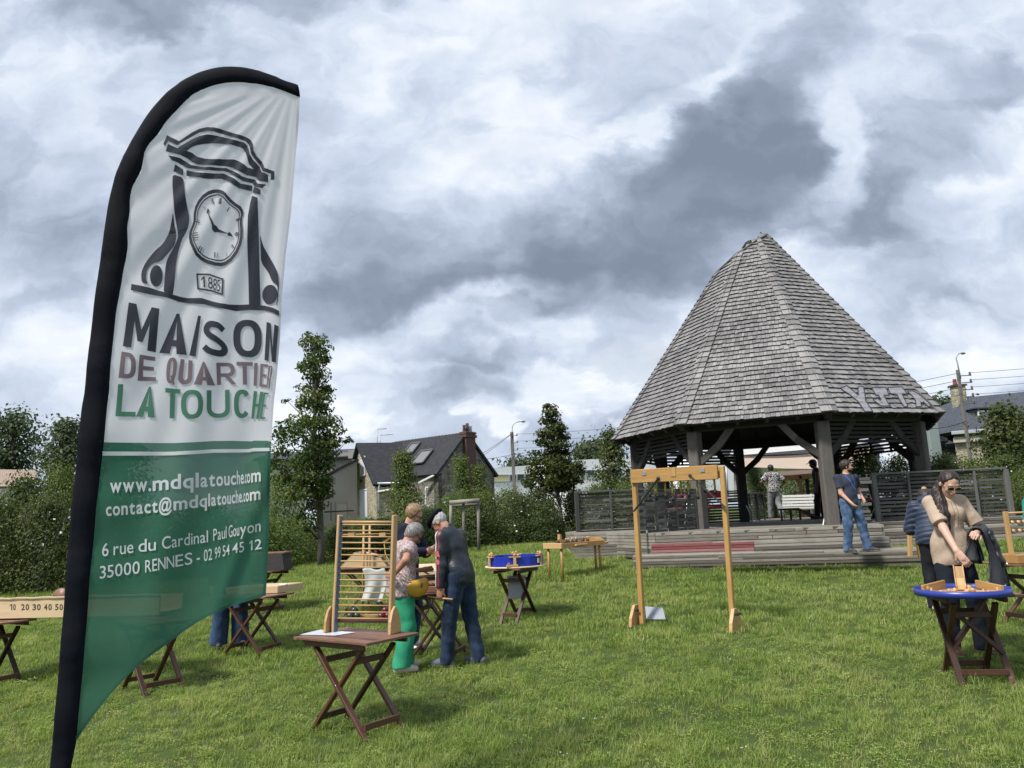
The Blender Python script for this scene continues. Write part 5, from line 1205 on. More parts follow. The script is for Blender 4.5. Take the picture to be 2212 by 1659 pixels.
def make_print():
    e = []
    A = lambda *L: e.append(poly_fill([kz(l) for l in L]))
    A([(390, 125), (490, 180), (600, 105), (660, 76), (720, 62), (780, 66), (860, 85), (960, 118), (1050, 145), (1085, 168), (1100, 200), (1108, 260), (1135, 305), (1180, 350), (1195, 400), (1280, 430), (1280, 497), (1250, 502), (1252, 450), (1180, 425), (1165, 380), (1110, 320), (1085, 280), (1070, 205), (1045, 180), (950, 148), (850, 118), (780, 100), (720, 95), (660, 108), (600, 140), (475, 212), (400, 175), (372, 222), (360, 200)])
    A([(400, 202), (475, 238), (600, 165), (660, 138), (720, 125), (790, 130), (860, 145), (950, 170), (1030, 190), (1058, 215), (1075, 290), (1100, 330), (1160, 390), (1170, 430), (1228, 460), (1228, 522), (1150, 505), (1130, 475), (1050, 460), (990, 430), (930, 395), (880, 385), (760, 380), (640, 370), (600, 350), (560, 320), (500, 295), (380, 265)],
      [(555, 262), (600, 275), (640, 305), (700, 322), (780, 330), (860, 329), (940, 328), (980, 340), (1030, 375), (1060, 398), (1110, 410), (1070, 370), (1055, 320), (1040, 268), (1022, 240), (1000, 228), (900, 205), (830, 197), (760, 195), (700, 200), (640, 213), (590, 235)])
    A([(400, 300), (500, 320), (545, 345), (590, 375), (700, 395), (880, 400), (950, 430), (1010, 470), (1060, 485), (1120, 495), (1140, 530), (1212, 540), (1180, 570), (1120, 555), (1100, 525), (1020, 510), (960, 475), (900, 435), (860, 425), (700, 420), (560, 400), (480, 355), (430, 340)])
    A([(458, 370), (525, 412), (525, 462), (443, 425)])
    A([(550, 418), (620, 435), (700, 445), (860, 445), (930, 480), (1000, 530), (1098, 545), (1095, 592), (990, 570), (945, 545), (900, 510), (840, 488), (700, 490), (552, 465)])
    A([(1112, 552), (1165, 585), (1165, 625), (1102, 605)])
    A(chaikin([(438, 450), (525, 480), (535, 570), (545, 650), (560, 730), (575, 800), (570, 880), (545, 940), (515, 990), (485, 1090), (465, 1200), (455, 1350), (436, 1470), (362, 1440), (370, 1330), (380, 1200), (400, 1140), (430, 1090), (480, 990), (480, 940), (465, 850), (450, 750), (440, 620), (435, 520)], 1))
    A(chaikin([(440, 765), (450, 850), (470, 960), (455, 1040), (400, 1110), (340, 1175), (270, 1190), (225, 1240), (215, 1320), (235, 1365), (180, 1352), (175, 1260), (210, 1180), (280, 1090), (360, 1020), (410, 930), (430, 830)], 1))
    A(ell(302, 1296, 53, 90)); A(ell(1243, 1450, 62, 82))
    A([(95, 1360), (180, 1378), (250, 1395), (340, 1425), (430, 1450), (500, 1466), (560, 1475), (680, 1478), (760, 1505), (830, 1525), (900, 1535), (1070, 1530), (1140, 1533), (1200, 1540), (1260, 1560), (1318, 1590), (1318, 1632), (1260, 1600), (1200, 1580), (1080, 1575), (960, 1585), (820, 1565), (760, 1547), (700, 1530), (560, 1518), (480, 1505), (400, 1480), (300, 1460), (200, 1440), (90, 1412)])
    A([(1095, 630), (1140, 650), (1150, 900), (1160, 1300), (1168, 1545), (1070, 1538), (1065, 1300), (1055, 1000), (1060, 800), (1080, 690)])
    A(chaikin([(1160, 945), (1185, 1040), (1225, 1110), (1265, 1180), (1310, 1280), (1320, 1380), (1303, 1550), (1296, 1545), (1308, 1400), (1298, 1370), (1265, 1350), (1230, 1260), (1170, 1180), (1165, 1060)], 1))
    ring = [(745, 168), (800, 180), (850, 205), (890, 240), (930, 290), (1000, 360), (1090, 430), (1170, 480), (1210, 540), (1218, 600), (1195, 690), (1192, 770), (1205, 900), (1200, 1050), (1175, 1180), (1110, 1330), (1000, 1470), (900, 1535), (820, 1558), (700, 1545), (560, 1505), (440, 1440), (350, 1360), (300, 1260), (250, 1150), (232, 1040), (245, 940), (290, 830), (318, 740), (322, 600), (345, 480), (400, 370), (480, 270), (580, 205), (660, 178)]
    R = np.array(ring, float); c = np.array([725, 870.])
    sc = lambda k: [tuple(c+(p-c)*k) for p in R]
    for k0, k1 in ((1, .905), (.87, .835)): e.append(poly_fill([ck(sc(k0)), ck(sc(k1))]))
    e.append(poly_fill([ck([(573, 505), (605, 560), (582, 608), (640, 720), (690, 815), (725, 830), (745, 855), (772, 890), (850, 925), (932, 965), (955, 935), (1000, 970), (1028, 1025), (930, 1002), (928, 974), (840, 958), (740, 940), (715, 946), (690, 940), (660, 915), (650, 890), (650, 830), (600, 700), (573, 610), (553, 612), (553, 580)])]))
    def num(txt, cx, cy, h, wd, rot):
        n = len(txt); a = radians(rot); u = np.array([cos(a), sin(a)]); v = np.array([sin(a), -cos(a)])
        for i, ch in enumerate(txt):
            s0, s1 = (i/n-.5)*wd, ((i+.86)/n-.5)*wd
            if ch == 'I': m0 = (s0+s1)/2; s0, s1 = m0-9, m0+9
            q = [np.array([cx, cy])+u*s-v*h/2*(1 if lo else -1) for s, lo in ((s0, 1), (s1, 1), (s1, 0), (s0, 0))]
            e.append(quad_glyph(ch, ck(q), .0))
    for a in (('XII', 790, 392, 115, 66, 8), ('XI', 655, 388, 100, 52, -8), ('X', 522, 512, 78, 34, -28), ('IX', 402, 745, 72, 66, -62), ('VIII', 358, 1028, 84, 175, -96), ('VII', 452, 1262, 96, 118, -152), ('VI', 722, 1352, 96, 100, 180), ('V', 908, 1340, 92, 24, 172), ('IV', 1014, 1205, 80, 50, 150), ('III', 1094, 978, 60, 70, 112), ('II', 1122, 716, 78, 50, 70), ('I', 945, 532, 84, 26, 28)): num(*a)
    e.append(poly_fill([kz([(633, 1270), (740, 1275), (860, 1318), (855, 1460), (760, 1425), (640, 1405)]), kz([(648, 1285), (740, 1290), (845, 1326), (841, 1442), (765, 1412), (653, 1392)])]))
    for ch, q in (('1', [(672, 1390), (708, 1390), (702, 1296), (672, 1300)]), ('8', [(732, 1398), (772, 1404), (766, 1306), (730, 1302)]), ('8', [(772, 1412), (800, 1418), (806, 1322), (776, 1312)]), ('5', [(800, 1422), (832, 1428), (832, 1330), (806, 1324)])): e.extend([quad_glyph(ch, kz(q), .0)] if ch != '1' else cap_quad('1', kz(q), .16))
    ink('clock_emblem', e, INK_DARK, WCLOTH, maxlen=11)
    Z = lambda p: [(224.66+x*.17969, 639.4+y*.17969) for x, y in p]
    def word(nm, m_, letters, bold): ink(nm, [g for ch, q in letters for g in cap_quad(ch, Z(q), bold)], m_, WCLOTH, maxlen=11)
    word('lettering', INK_DARK, [('M', [(228, 605), (622, 676), (668, 160), (300, 82)]), ('A', [(664, 680), (996, 712), (935, 212), (845, 206)]), ('I', [(1026, 718), (1102, 732), (1166, 245), (1132, 236)]), ('S', [(1150, 690), (1508, 755), (1485, 350), (1180, 276)]), ('O', [(1556, 720), (1896, 750), (1896, 290), (1552, 282)]), ('N', [(1928, 775), (2060, 806), (2096, 372), (1954, 314)])], .19)
    word('lettering', INK_MAUVE, [('D', [(178, 988), (386, 1002), (386, 700), (213, 670)]), ('E', [(406, 1018), (626, 1022), (614, 732), (430, 708)]), ('Q', [(742, 1052), (852, 1052), (892, 745), (760, 738)]), ('U', [(880, 1062), (1060, 1062), (1066, 780), (922, 760)]), ('A', [(1080, 1070), (1338, 1078), (1222, 798), (1174, 796)]), ('R', [(1360, 1070), (1590, 1060), (1572, 798), (1350, 804)]), ('T', [(1605, 1066), (1785, 1068), (1788, 796), (1592, 790)]), ('I', [(1798, 1078), (1836, 1082), (1848, 808), (1808, 804)]), ('E', [(1864, 1090), (1948, 1098), (1974, 830), (1880, 815)]), ('R', [(1950, 1104), (1992, 1114), (2032, 850), (1978, 845)])], .185)
    word('lettering', INK_GREEN, [('L', [(138, 1446), (378, 1450), (400, 1066), (172, 1062)]), ('A', [(384, 1448), (612, 1462), (585, 1090), (520, 1088)]), ('T', [(736, 1470), (900, 1472), (920, 1124), (738, 1106)]), ('O', [(926, 1480), (1192, 1480), (1192, 1132), (926, 1132)]), ('U', [(1236, 1462), (1516, 1462), (1510, 1126), (1236, 1138)]), ('C', [(1562, 1466), (1752, 1466), (1762, 1126), (1562, 1126)]), ('H', [(1770, 1474), (1860, 1478), (1918, 1158), (1800, 1142)]), ('E', [(1868, 1478), (1938, 1480), (1976, 1170), (1920, 1162)])], .17)
    # stripe and the small lines on the green
    S = []; n = 60; xs = np.linspace(195, 585, n)
    V = []; F = []
    for i, x in enumerate(xs):
        y2, y3 = np.interp(x, E2[:, 0], E2[:, 1]), np.interp(x, E3[:, 0], E3[:, 1]); c = (y2+y3)/2
        xl, xr = np.interp(c, LEFT[:, 1], LEFT[:, 0]), np.interp(c, [840, 950, 1250], [596, 583, 580]); x = min(max(x, xl), xr-1); V += [(x, y3), (x, y2)]
    F = [(2*i, 2*i+2, 2*i+3, 2*i+1) for i in range(n-1) if V[2*i+2][0]-V[2*i][0] > .5]
    ink('white_stripe', [(np.array(V), F)], INK_WHITE, GCLOTH, maxlen=12)
    zx = lambda a: [190.1+x*.20831 for x in a]
    def bl(pts): P = z3l(pts); return lambda x: float(np.interp(x, P[:, 0], P[:, 1]))
    def line(txt, keys, base, top, bold):
        """keys: {index: left x} measured on the photograph; others spread by the advance of their glyph"""
        adv = [advance(ch, bold) for ch in txt]; cum = np.concatenate([[0], np.cumsum(adv)])
        ks = sorted(keys); X = np.interp(cum, [cum[k] for k in ks], zx([keys[k] for k in ks])); b = bl(base); tp = bl(top)
        ink('lettering', run_text(txt, X, b, lambda x: b(x)-tp(x), bold), INK_WHITE, GCLOTH, maxlen=14)
    line('www.mdqlatouche.com', {0: 222, 3: 620, 4: 660, 7: 1105, 8: 1160, 10: 1325, 13: 1540, 15: 1620, 16: 1628, 17: 1645, 18: 1685, 19: 1795}, [(200, 630), (640, 610), (1100, 575), (1500, 545), (1800, 508)], [(200, 478), (640, 460), (1100, 425), (1500, 405), (1800, 370)], .022)
    line('contact@mdqlatouche.com', {0: 182, 2: 340, 7: 730, 8: 880, 10: 1150, 11: 1240, 12: 1272, 14: 1385, 17: 1530, 19: 1598, 20: 1612, 21: 1632, 22: 1670, 23: 1792}, [(180, 870), (720, 832), (1100, 785), (1500, 738), (1800, 696)], [(180, 730), (720, 695), (1100, 655), (1500, 610), (1800, 565)], .022)
    line('6 rue du Cardinal Paul Gouyon', {0: 140, 1: 220, 2: 258, 6: 515, 9: 765, 17: 1250, 18: 1295, 22: 1440, 23: 1455, 26: 1570, 29: 1795}, [(130, 1292), (700, 1225), (1250, 1140), (1500, 1085), (1800, 1025)], [(130, 1158), (700, 1098), (1250, 1018), (1500, 962), (1800, 905)], .004)
    line('35000 RENNES - 02 99 54 45 12', {0: 118, 5: 545, 6: 590, 10: 900, 12: 1090, 13: 1120, 14: 1165, 15: 1198, 18: 1312, 21: 1392, 24: 1490, 27: 1655, 29: 1805}, [(110, 1522), (600, 1455), (1080, 1368), (1300, 1320), (1500, 1260), (1800, 1208)], [(110, 1395), (600, 1330), (1080, 1248), (1300, 1205), (1500, 1155), (1800, 1108)], .004)
make_print()
# --- graffiti and scribbles on the pavilion
PAINT = fabric('spray_white', (.46, .46, .49), 0, .5, .7); SPRAYB = plain('spray_black', (.035, .032, .045), .6, .2, 6)
def roof_plane(px, py, off):
    n = np.cross(roof_pt(2, 1, 0)-roof_pt(2, 0, 0), roof_pt(2, .5, .5)-roof_pt(2, .5, 0)); n /= np.linalg.norm(n); n = n if n[2] > 0 else -n
    o = np.array([0, 0, CAM_H]); d = ray(px, py); t = ((roof_pt(2, .5, .0)+n*.057-o)@n)/(d@n); return o+d*t+n*off
def gp(p): return [((2060+x*.14467)*.8640625, (920+y*.14467)*.8640625) for x, y in p]
def make_graffiti():
    fills = [[(290, 352), (385, 302), (470, 365), (590, 470), (585, 330), (610, 312), (680, 325), (705, 460), (715, 560), (840, 750), (705, 752), (590, 580), (430, 450), (330, 385)],
             [(820, 338), (1068, 330), (1122, 468), (1030, 470), (1120, 630), (1150, 655), (985, 655), (840, 545), (935, 530), (960, 560), (985, 545), (940, 470), (890, 462)],
             [(1095, 335), (1345, 325), (1440, 445), (1345, 450), (1450, 660), (1385, 670), (1300, 540), (1260, 455), (1145, 440)],
             [(1440, 400), (1540, 395), (1630, 445), (1720, 520), (1800, 590), (1870, 655), (1800, 665), (1720, 590), (1670, 600), (1690, 660), (1590, 670), (1580, 560), (1520, 480)]]
    lines = []
    def stroke(P, wd=9):
        P = np.array(P, float)
        for a, b in zip(P[:-1], P[1:]):
            d = (b-a)/np.linalg.norm(b-a); n = np.array([-d[1], d[0]])*wd/2; lines.append((np.array(gp([a-n, b-n, b+n, a+n])), [(0, 1, 2, 3)]))
    # paint sits on the exposed ends of the shingles only: patches between the courses
    ink('graffiti', [poly_fill([gp(f)]) for f in fills], PAINT, ROOF, roof_plane, 0, 12)
    for f in fills: stroke(f+[f[0]], 16)
    stroke([(1650, 560), (1690, 640), (1720, 575), (1760, 690)], 8); stroke([(1800, 600), (1850, 660), (1840, 700)], 8)
    ink('graffiti_outline', lines, SPRAYB, ROOF, roof_plane, .004, 12)
make_graffiti()
# ------------------------------------------------------------------ folding tables
def folding_table(label, c, rz, L=.92, W=.60, H=.74, zg=None, group='dark folding garden tables', brace=False, top=None, WT=None):
    """slatted top on two U-shaped frames that cross like scissors; x is the way the legs spread, y the hinge"""
    zg = float(gz(c[0], c[1])) if zg is None else zg
    r = thing('folding_table', label, 'table', (c[0], c[1], zg), rz, group); t = .022
    Wl = W; W = WT or W; mb = MB(); n = int(W/.062); sw = W/n
    for i in range(n): y = -W/2+sw*(i+.5); mb.beam((-L/2+.05, y, H-t/2), (L/2-.05, y, H-t/2), sw-.007, t*.92)
    for s in (-1, 1): mb.beam((s*(L/2-.026), -W/2, H-t/2), (s*(L/2-.026), W/2, H-t/2), .052, t)
    mb.build('tabletop', top or WOOD_TOP, r); W = Wl
    for s in (-1, 1):
        mb = MB(); mb.beam((-L*.40, s*(W/2-.06), H-t-.026), (L*.40, s*(W/2-.06), H-t-.026), .028, .05); mb.build('apron', WOOD_TABLE, r)
    a = L*.30; b = L*.40; zt = H-t-.06
    for s in (-1, 1):
        y1, y2 = s*(W*.5-.095), s*(W*.5-.128)
        mb = MB(); mb.beam((-a, y1, zt), (b+.012, y1, -.07), .028, .052, (0, 1, 0)); mb.build('leg', WOOD_TABLE, r)
        mb = MB(); mb.beam((a, y2, zt), (-b-.012, y2, -.07), .028, .052, (0, 1, 0)); mb.build('leg', WOOD_TABLE, r)
        mb = MB(); mb.tube([(0, y1+s*.013, zt*.545), (0, y1+s*.024, zt*.545)], .011, 8); mb.build('pivot_bolt', STEEL, r)
    w1, w2 = W*.5-.11, W*.5-.143
    for (sx, f, wd) in ((1, .09, w1), (-1, .09, w2), (-1, .84, w1), (1, .84, w2)):
        z = f*zt
        x = (b+(-a-b)*f)*1 if (sx, f) in ((1, .09), (-1, .84)) else (-b+(a+b)*f)
        mb = MB(); mb.beam((x, -wd, z), (x, wd, z), .024, .050); mb.build('crossbar', WOOD_TABLE, r)
    if brace:
        for s in (-1, 1): mb = MB(); mb.beam((-.06+.05*s, -s*W*.34, H-.08), (.10+.05*s, s*W*.34, .20), .034, .075, (1, 0, 0)); mb.build('cross_brace', WOOD_TABLE, r)
    return r
def top_of(tb, x=0, y=0, H=.74): return Vector(np.array(tb.matrix_basis@Vector((x, y, H))))
T_FG = folding_table('dark slatted folding table in the foreground carrying the rung ladder', (-1.455, 6.97), radians(-36.4), .93, .61, .745)
cm = hit(948, 1414); T_MID = folding_table('dark folding table between the older man and the woman in green trousers', (cm[0], cm[1]), radians(-14), .80, .58, .73)
cb = hit(1119, 1331); T_BLUE = folding_table('dark folding table under the tall octagonal blue game', (cb[0], cb[1]), radians(66), .86, .50, .70)
T_RIGHT = folding_table('dark folding table under the low round blue tray, by the woman in beige', (4.08, 7.33), radians(-100), .66, .60, .725, None, brace=True, WT=.74)
cl = hit(543, 1405); T_L = folding_table('dark folding table under the pale crate at the right edge of the banner', (cl[0]+.02, cl[1]), radians(-22), .86, .60, .71)
c2 = hit(338, 1484); T_L2 = folding_table('dark folding table whose feet show under the green banner', (c2[0]-.1, c2[1]+.1), radians(-40), .80, .60, .70)
c3 = hit(-25, 1478); T_L3 = folding_table('dark folding table at the left edge under the scoring board', (c3[0]-.1, c3[1]+.15), radians(-30), .80, .60, .70)
# --- rung ladder game on the foreground table
BLUESIDE = plain('blue_grey_paint', (.12, .16, .24), .5, .15, 8)
def ladder():
    zt = float(T_FG.location.z)+.747; bl, br = at_z(722, 1365.5, zt), at_z(844.5, 1367, zt); tl, tr = at(735.5, 1114, bl[1]+.05), at(853, 1114.5, br[1]+.05)
    r = thing('rung_ladder', 'tall wooden rack of seventeen rungs standing on the foreground table', 'ladder game', tuple((bl+br)/2)); ex = (br-bl)/np.linalg.norm(br-bl); ey = np.array([-ex[1], ex[0], 0])
    for a, b, s in ((bl, tl, -1), (br, tr, 1)):
        mb = MB(); mb.beam(a+ey*.0, b, .026, .074, ey, bev=.2); mb.tube([b-ey*.037+(a-b)*.004, b+ey*.037+(a-b)*.004], .0128, 10); o = mb.build('side_rail', WOOD_BEECH, r, True)
        mb = MB(); q = -s*.0142*ex; mb.beam(a+q+[0, 0, .005], b+q-[0, 0, .01], .003, .064, ey); mb.build('painted_face', BLUESIDE, o, True)
        mb = MB(); o_ = s*.028*ex; n = 8; pr = [a+o_-ey*.10+[0, 0, 0], a+o_+ey*.10, a+o_+ey*.085+[0, 0, .10], a+o_+ey*.045+[0, 0, .19], a+o_+[0, 0, .225], a+o_-ey*.045+[0, 0, .19], a+o_-ey*.085+[0, 0, .10]]
        mb.prism(pr if s < 0 else pr[::-1], -s*.022*ex); mb.build('foot', WOOD_BEECH, r, True)
    ys = [262, 293, 366, 440, 513, 586, 661, 735, 809, 885, 959, 1034, 1107, 1184, 1258, 1336, 1410]; y0, y1 = 185, 1572
    for i, y in enumerate(ys):
        f = (y1-y)/(y1-y0); a, b = bl+(tl-bl)*f, br+(tr-br)*f; mb = MB(); mb.tube([a, b], .0125 if i == 0 else .0066, 9); mb.build('rung', WOOD_BEECH, r, True)
    f = (y1-1436)/(y1-y0); mb = MB(); mb.beam(bl+(tl-bl)*f+ey*.03, br+(tr-br)*f+ey*.03, .016, .045, (0, 0, 1)); mb.build('bottom_board', WOOD_TOP, r, True)
    return r
ladder()
PAPER = plain('laminated_paper', (.66, .69, .76), .25, .10, 14); INKT = plain('printed_text', (.10, .10, .12), .6)
def sheet(label, P, z, parent=None, name='paper_sheet', lines=7):
    P = np.array(P); mb = MB(); mb.prism([(x, y, z+.0045) for x, y in P], (0, 0, .002)); r = mb.build(name, PAPER, None); setp(r, label, 'paper')
    return r
z_ = float(T_FG.location.z)+.746; pp = [at_z(x, y, z_)[:2] for x, y in ((648.5, 1371.5), (725, 1373.5), (768, 1367), (692, 1361))]
sheet('white laminated rule sheet lying on the left corner of the foreground table', pp, z_)
# --- octagonal blue bumper game
BLUE = plain('glossy_blue_panel', (.012, .030, .33), .32, .18, 6); BLUE2 = plain('cobalt_band', (.025, .045, .27), .35, .15, 10)
def blue_game():
    c = np.array(top_of(T_BLUE, 0, 0, .70)); c[2] += .004; r = thing('bumper_game', 'round wooden game with a tall glossy blue rim and six ball posts', 'table game', tuple(c)); R = .42; mb = MB()
    mb.lathe((0, 0, 0), [(0, 0), (.455, 0), (.458, .010), (.455, .020), (0, .020)], 36); mb.build('base_board', WOOD_PLY, r)
    mb = MB(); n = 10; P = [np.array([R*cos(2*pi*i/n+.2), R*sin(2*pi*i/n+.2)]) for i in range(n)]
    for i in range(n): a, b = P[i], P[(i+1) % n]; mb.prism([(*a, .022), (*b, .022), (*b, .160), (*a, .160)], tuple(np.append((a+b)/2*.016/R, 0)))
    mb.build('blue_rim', BLUE, r); mb = MB()
    for i in range(6):
        a = 2*pi*i/6+.5; d = np.array([cos(a), sin(a), 0]); p = d*(R+.012); e = np.array([-d[1], d[0], 0]); mb = MB()
        mb.beam(p+[0, 0, .02], p+[0, 0, .150], .042, .022, d); mb.beam(p-e*.085+[0, 0, .158]-d*.02, p+e*.085+[0, 0, .158]-d*.02, .05, .014); o = mb.build('ball_post', WOOD_BEECH, r)
        mb = MB(); mb.ball(p+[0, 0, .187]-d*.01, .023); mb.ball(p+e*.05+[0, 0, .183]-d*.02, .018); mb.build('ball', WOOD_BEECH, o)
    mb = MB(); mb.box((-.05, -R-.02, .04), (.17, .03, .03)); mb.box((-.10, -R-.02, .066), (.03, .03, .03)); mb.build('handle_block', WOOD_BEECH, r)
    mb = MB(); a = radians(-38); d = np.array([cos(a), sin(a), 0]); e = np.array([-d[1], d[0], 0]); p = d*(R-.001)+[0, 0, .09]; mb.prism([p-e*.022+[0, 0, -.034], p+e*.022+[0, 0, -.034], p+e*.022+[0, 0, .034], p-e*.022+[0, 0, .034]], d*.004); mb.build('sticker', PAPER, r)
blue_game()
r = thing('plastic_box', 'translucent grey plastic box hanging under the blue octagonal game', 'box', tuple(np.array(top_of(T_BLUE, .05, .02, .40)))); mb = MB(); mb.box((0, 0, 0), (.26, .20, .30)); mb.build('body', plain('grey_plastic', (.30, .32, .37), .3, .06), r); mb = MB(); mb.box((0, 0, .158), (.28, .22, .02)); mb.build('rim', plain('grey_plastic', (.30, .32, .37), .3, .06), r)
# --- round tray with chute
def round_tray():
    z = float(T_RIGHT.location.z)+.728; c = at_z(2077.5, 1275, z+.03); c[2] = z; r = thing('round_tray', 'large round game tray with a low blue rim, orange guide rails and a chute', 'table game', tuple(c), radians(-28)); R = .375
    mb = MB(); mb.lathe((0, 0, 0), [(0, 0), (R, 0), (R, .014), (0, .014)], 44); mb.build('floor', WOOD_BEECH, r); mb = MB(); mb.lathe((0, 0, 0), [(R+.001, -.004), (R+.014, -.004), (R+.013, .054), (R+.001, .054), (R+.001, .006)], 56); mb.build('rim', BLUE2, r)
    for s in (-1, 1): mb = MB(); mb.beam((s*.31, -.08, .045), (s*.13, .28, .06), .024, .07); mb.build('guide_rail', WOOD_ORANGE, r)
    mb = MB()
    pr = [(.0, .25, .22), (.0, .22, .115), (.0, .16, .055), (.0, .07, .028)]
    for a, b in zip(pr[:-1], pr[1:]): mb.beam(a, b, .068, .012, (0, .4, 1)); mb.beam(np.array(a)+[.037, 0, .012], np.array(b)+[.037, 0, .012], .010, .035, (0, .4, 1)); mb.beam(np.array(a)+[-.037, 0, .012], np.array(b)+[-.037, 0, .012], .010, .035, (0, .4, 1))
    mb.build('chute', WOOD_BEECH, r)
    for x, y in ((-.08, -.17), (.02, -.28), (.16, -.16), (-.24, -.06), (.27, -.10), (.16, -.24), (-.24, -.16), (.29, -.05)): mb = MB(); mb.tube([(x, y, .012), (x, y, .058)], .008, 8); mb.build('peg', WOOD_BEECH, r)
    for x0, x1, y in ((-.30, -.06, -.06), (.10, .30, -.02), (-.12, .12, -.33)): mb = MB(); mb.beam((x0, y, .022), (x1, y, .022), .02, .018); mb.build('divider', WOOD_BEECH, r)
    spots = [(-.335, -.02, .030), (-.12, -.10, .019), (-.065, -.02, .020), (-.08, -.16, .019), (.045, -.12, .019), (.07, -.04, .021), (.10, -.06, .022), (.075, .16, .026), (.345, -.03, .028), (.24, -.2, .019), (-.20, -.24, .019)]
    for i, (x, y, q) in enumerate(spots):
        mb = MB(); mb.ball((0, 0, 0), q, 14); b = mb.build('wooden_ball', WOOD_BEECH, None); ca, sa = cos(radians(-28)), sin(radians(-28)); x, y = x*.83, y*.83; b.location = (c[0]+x*ca-y*sa, c[1]+x*sa+y*ca, z+.014+q); setp(b, 'small wooden ball lying in the round blue-rimmed tray', 'ball', 'wooden balls in the round tray')
    return c
TRAY = round_tray()
r = sheet('white rule sheet sticking out behind the round blue tray', [at_z(x, y, float(T_RIGHT.location.z)+.727)[:2] for x, y in ((2125, 1266), (2173, 1267), (2174, 1257), (2128, 1256))], float(T_RIGHT.location.z)+.727)
# --- pale crate and number board at the left
def crate():
    z = float(T_L.location.z)+.714; a = at_z(600, 1281, z); r = thing('wooden_crate', 'pale shallow wooden crate with closed lid on the folding table by the banner', 'crate', tuple(a)); u = np.array([-.86, .10, 0]); u /= np.linalg.norm(u); v = np.array([.42, .9, 0]); v /= np.linalg.norm(v)
    P = [a, a+u*.72, a+u*.72+v*.50, a+v*.50]; mb = MB()
    for i in range(4): p, q = P[i], P[(i+1) % 4]; mb.beam(p+[0, 0, .045], q+[0, 0, .045], .018, .09)
    mb.build('side', WOOD_PLY, r, True); mb = MB(); mb.prism([p+np.array([0, 0, .094]) for p in P][::-1], (0, 0, .012)); mb.build('lid', WOOD_PLY, r, True); mb = MB(); mb.box(np.array(P[0])+u*.03+v*.15+[0, 0, .10], (.10, .04, .012)); mb.build('catch', WHITE, r, True)
crate()
def number_board():
    z = .80; a, b = at_z(-70, 1338, z), at_z(345, 1325, z+.02); b[2] = z; d = (b-a)/np.linalg.norm(b-a); n = np.array([-d[1], d[0], 0]); r = thing('scoring_board', 'long raw wood game board stencilled 10 20 30 40 50 left of the banner', 'board game', tuple(a)); H = .225
    mb = MB(); mb.beam(a+[0, 0, H/2], b+[0, 0, H/2], .022, H); fb = mb.build('front_board', WOOD_PLY, r, True); mb = MB(); mb.beam(a+n*.45+[0, 0, H*.44], b+n*.45+[0, 0, H*.44], .022, H*.9); mb.build('rear_board', WOOD_PLY, r, True); mb = MB(); mb.prism([a+[0, 0, .03], b+[0, 0, .03], b+n*.45+[0, 0, .03], a+n*.45+[0, 0, .03]], (0, 0, .02)); mb.build('bed', WOOD_PLY, r, True)
    # thin wavy strip nailed on the top edge, with a disc standing on it
    mb = MB(); m_ = 26
    for i in range(m_): t0, t1 = i/m_, (i+1)/m_; z0 = H+.012+.005*sin(i*1.9); mb.beam(a+(b-a)*t0-n*.018+[0, 0, z0], a+(b-a)*t1-n*.018+[0, 0, H+.012+.005*sin((i+1)*1.9)], .02, .02)
    mb.build('edge_strip', WOOD_PLY, r, True)
    c = at(131, 1298, a[1]+.45); mb = MB(); mb.tube([c-n*.012+[0, 0, .055], c+n*.012+[0, 0, .055]], .105, 24); mb.build('disc', WOOD_TOP, r, True)
    nn = -n
    def fp(px, py, off):
        o = np.array([0, 0, CAM_H]); dd = ray(px, py); t = ((a+nn*.0112-o)@nn)/(dd@nn); return o+dd*t+nn*off
    S = []
    for txt, x0, x1 in (('10', 20, 35), ('20', 45, 64), ('30', 69, 89), ('40', 94, 113), ('50', 118, 137)):
        w_ = (x1-x0)/2
        for i, ch in enumerate(txt): q_ = [(x0+w_*i+1, 1318.5), (x0+w_*(i+1)-1, 1318), (x0+w_*(i+1)-1, 1304.5), (x0+w_*i+1, 1305)]; S += cap_quad('1', q_, .2) if ch == '1' else [quad_glyph(ch, q_, .03)]
    ink('stencil_number', S, plain('stencil_ink', (.06, .045, .035), .8), fb, fp, .001, 30)
number_board()
# dark angled box on a table behind the banner edge
c4 = at(566, 1262, 13.2); T_D = folding_table('dark folding table with the angled dark box, behind the banner edge', (c4[0], c4[1]), radians(-20), .86, .6, .66)
r = thing('dark_box', 'dark wooden box game with red-brown lid behind the banner edge', 'board game', tuple(np.array(top_of(T_D, 0, 0, .664)))); mb = MB(); p0 = np.array(r.location)
for (sx, sy) in ((-1, -1), (1, -1), (1, 1), (-1, 1)): pass
P = [np.array([x, y, 0]) for x, y in ((-.48, -.22), (.44, -.22), (.44, .22), (-.48, .22))]
for i in range(4):
    a, b = P[i], P[(i+1) % 4]; A2, B2 = a*.9+[0, 0, .26], b*.9+[0, 0, .26]; mb.prism([a, b, B2, A2], np.append(np.array([-(b-a)[1], (b-a)[0]])/np.linalg.norm(b-a)*.015, 0))
mb.build('side', WOOD_DARK, r); mb = MB(); mb.prism([p*.98+np.array([0, 0, .285]) for p in P], (0, 0, .022)); mb.build('lid', WOOD_TOP, r)
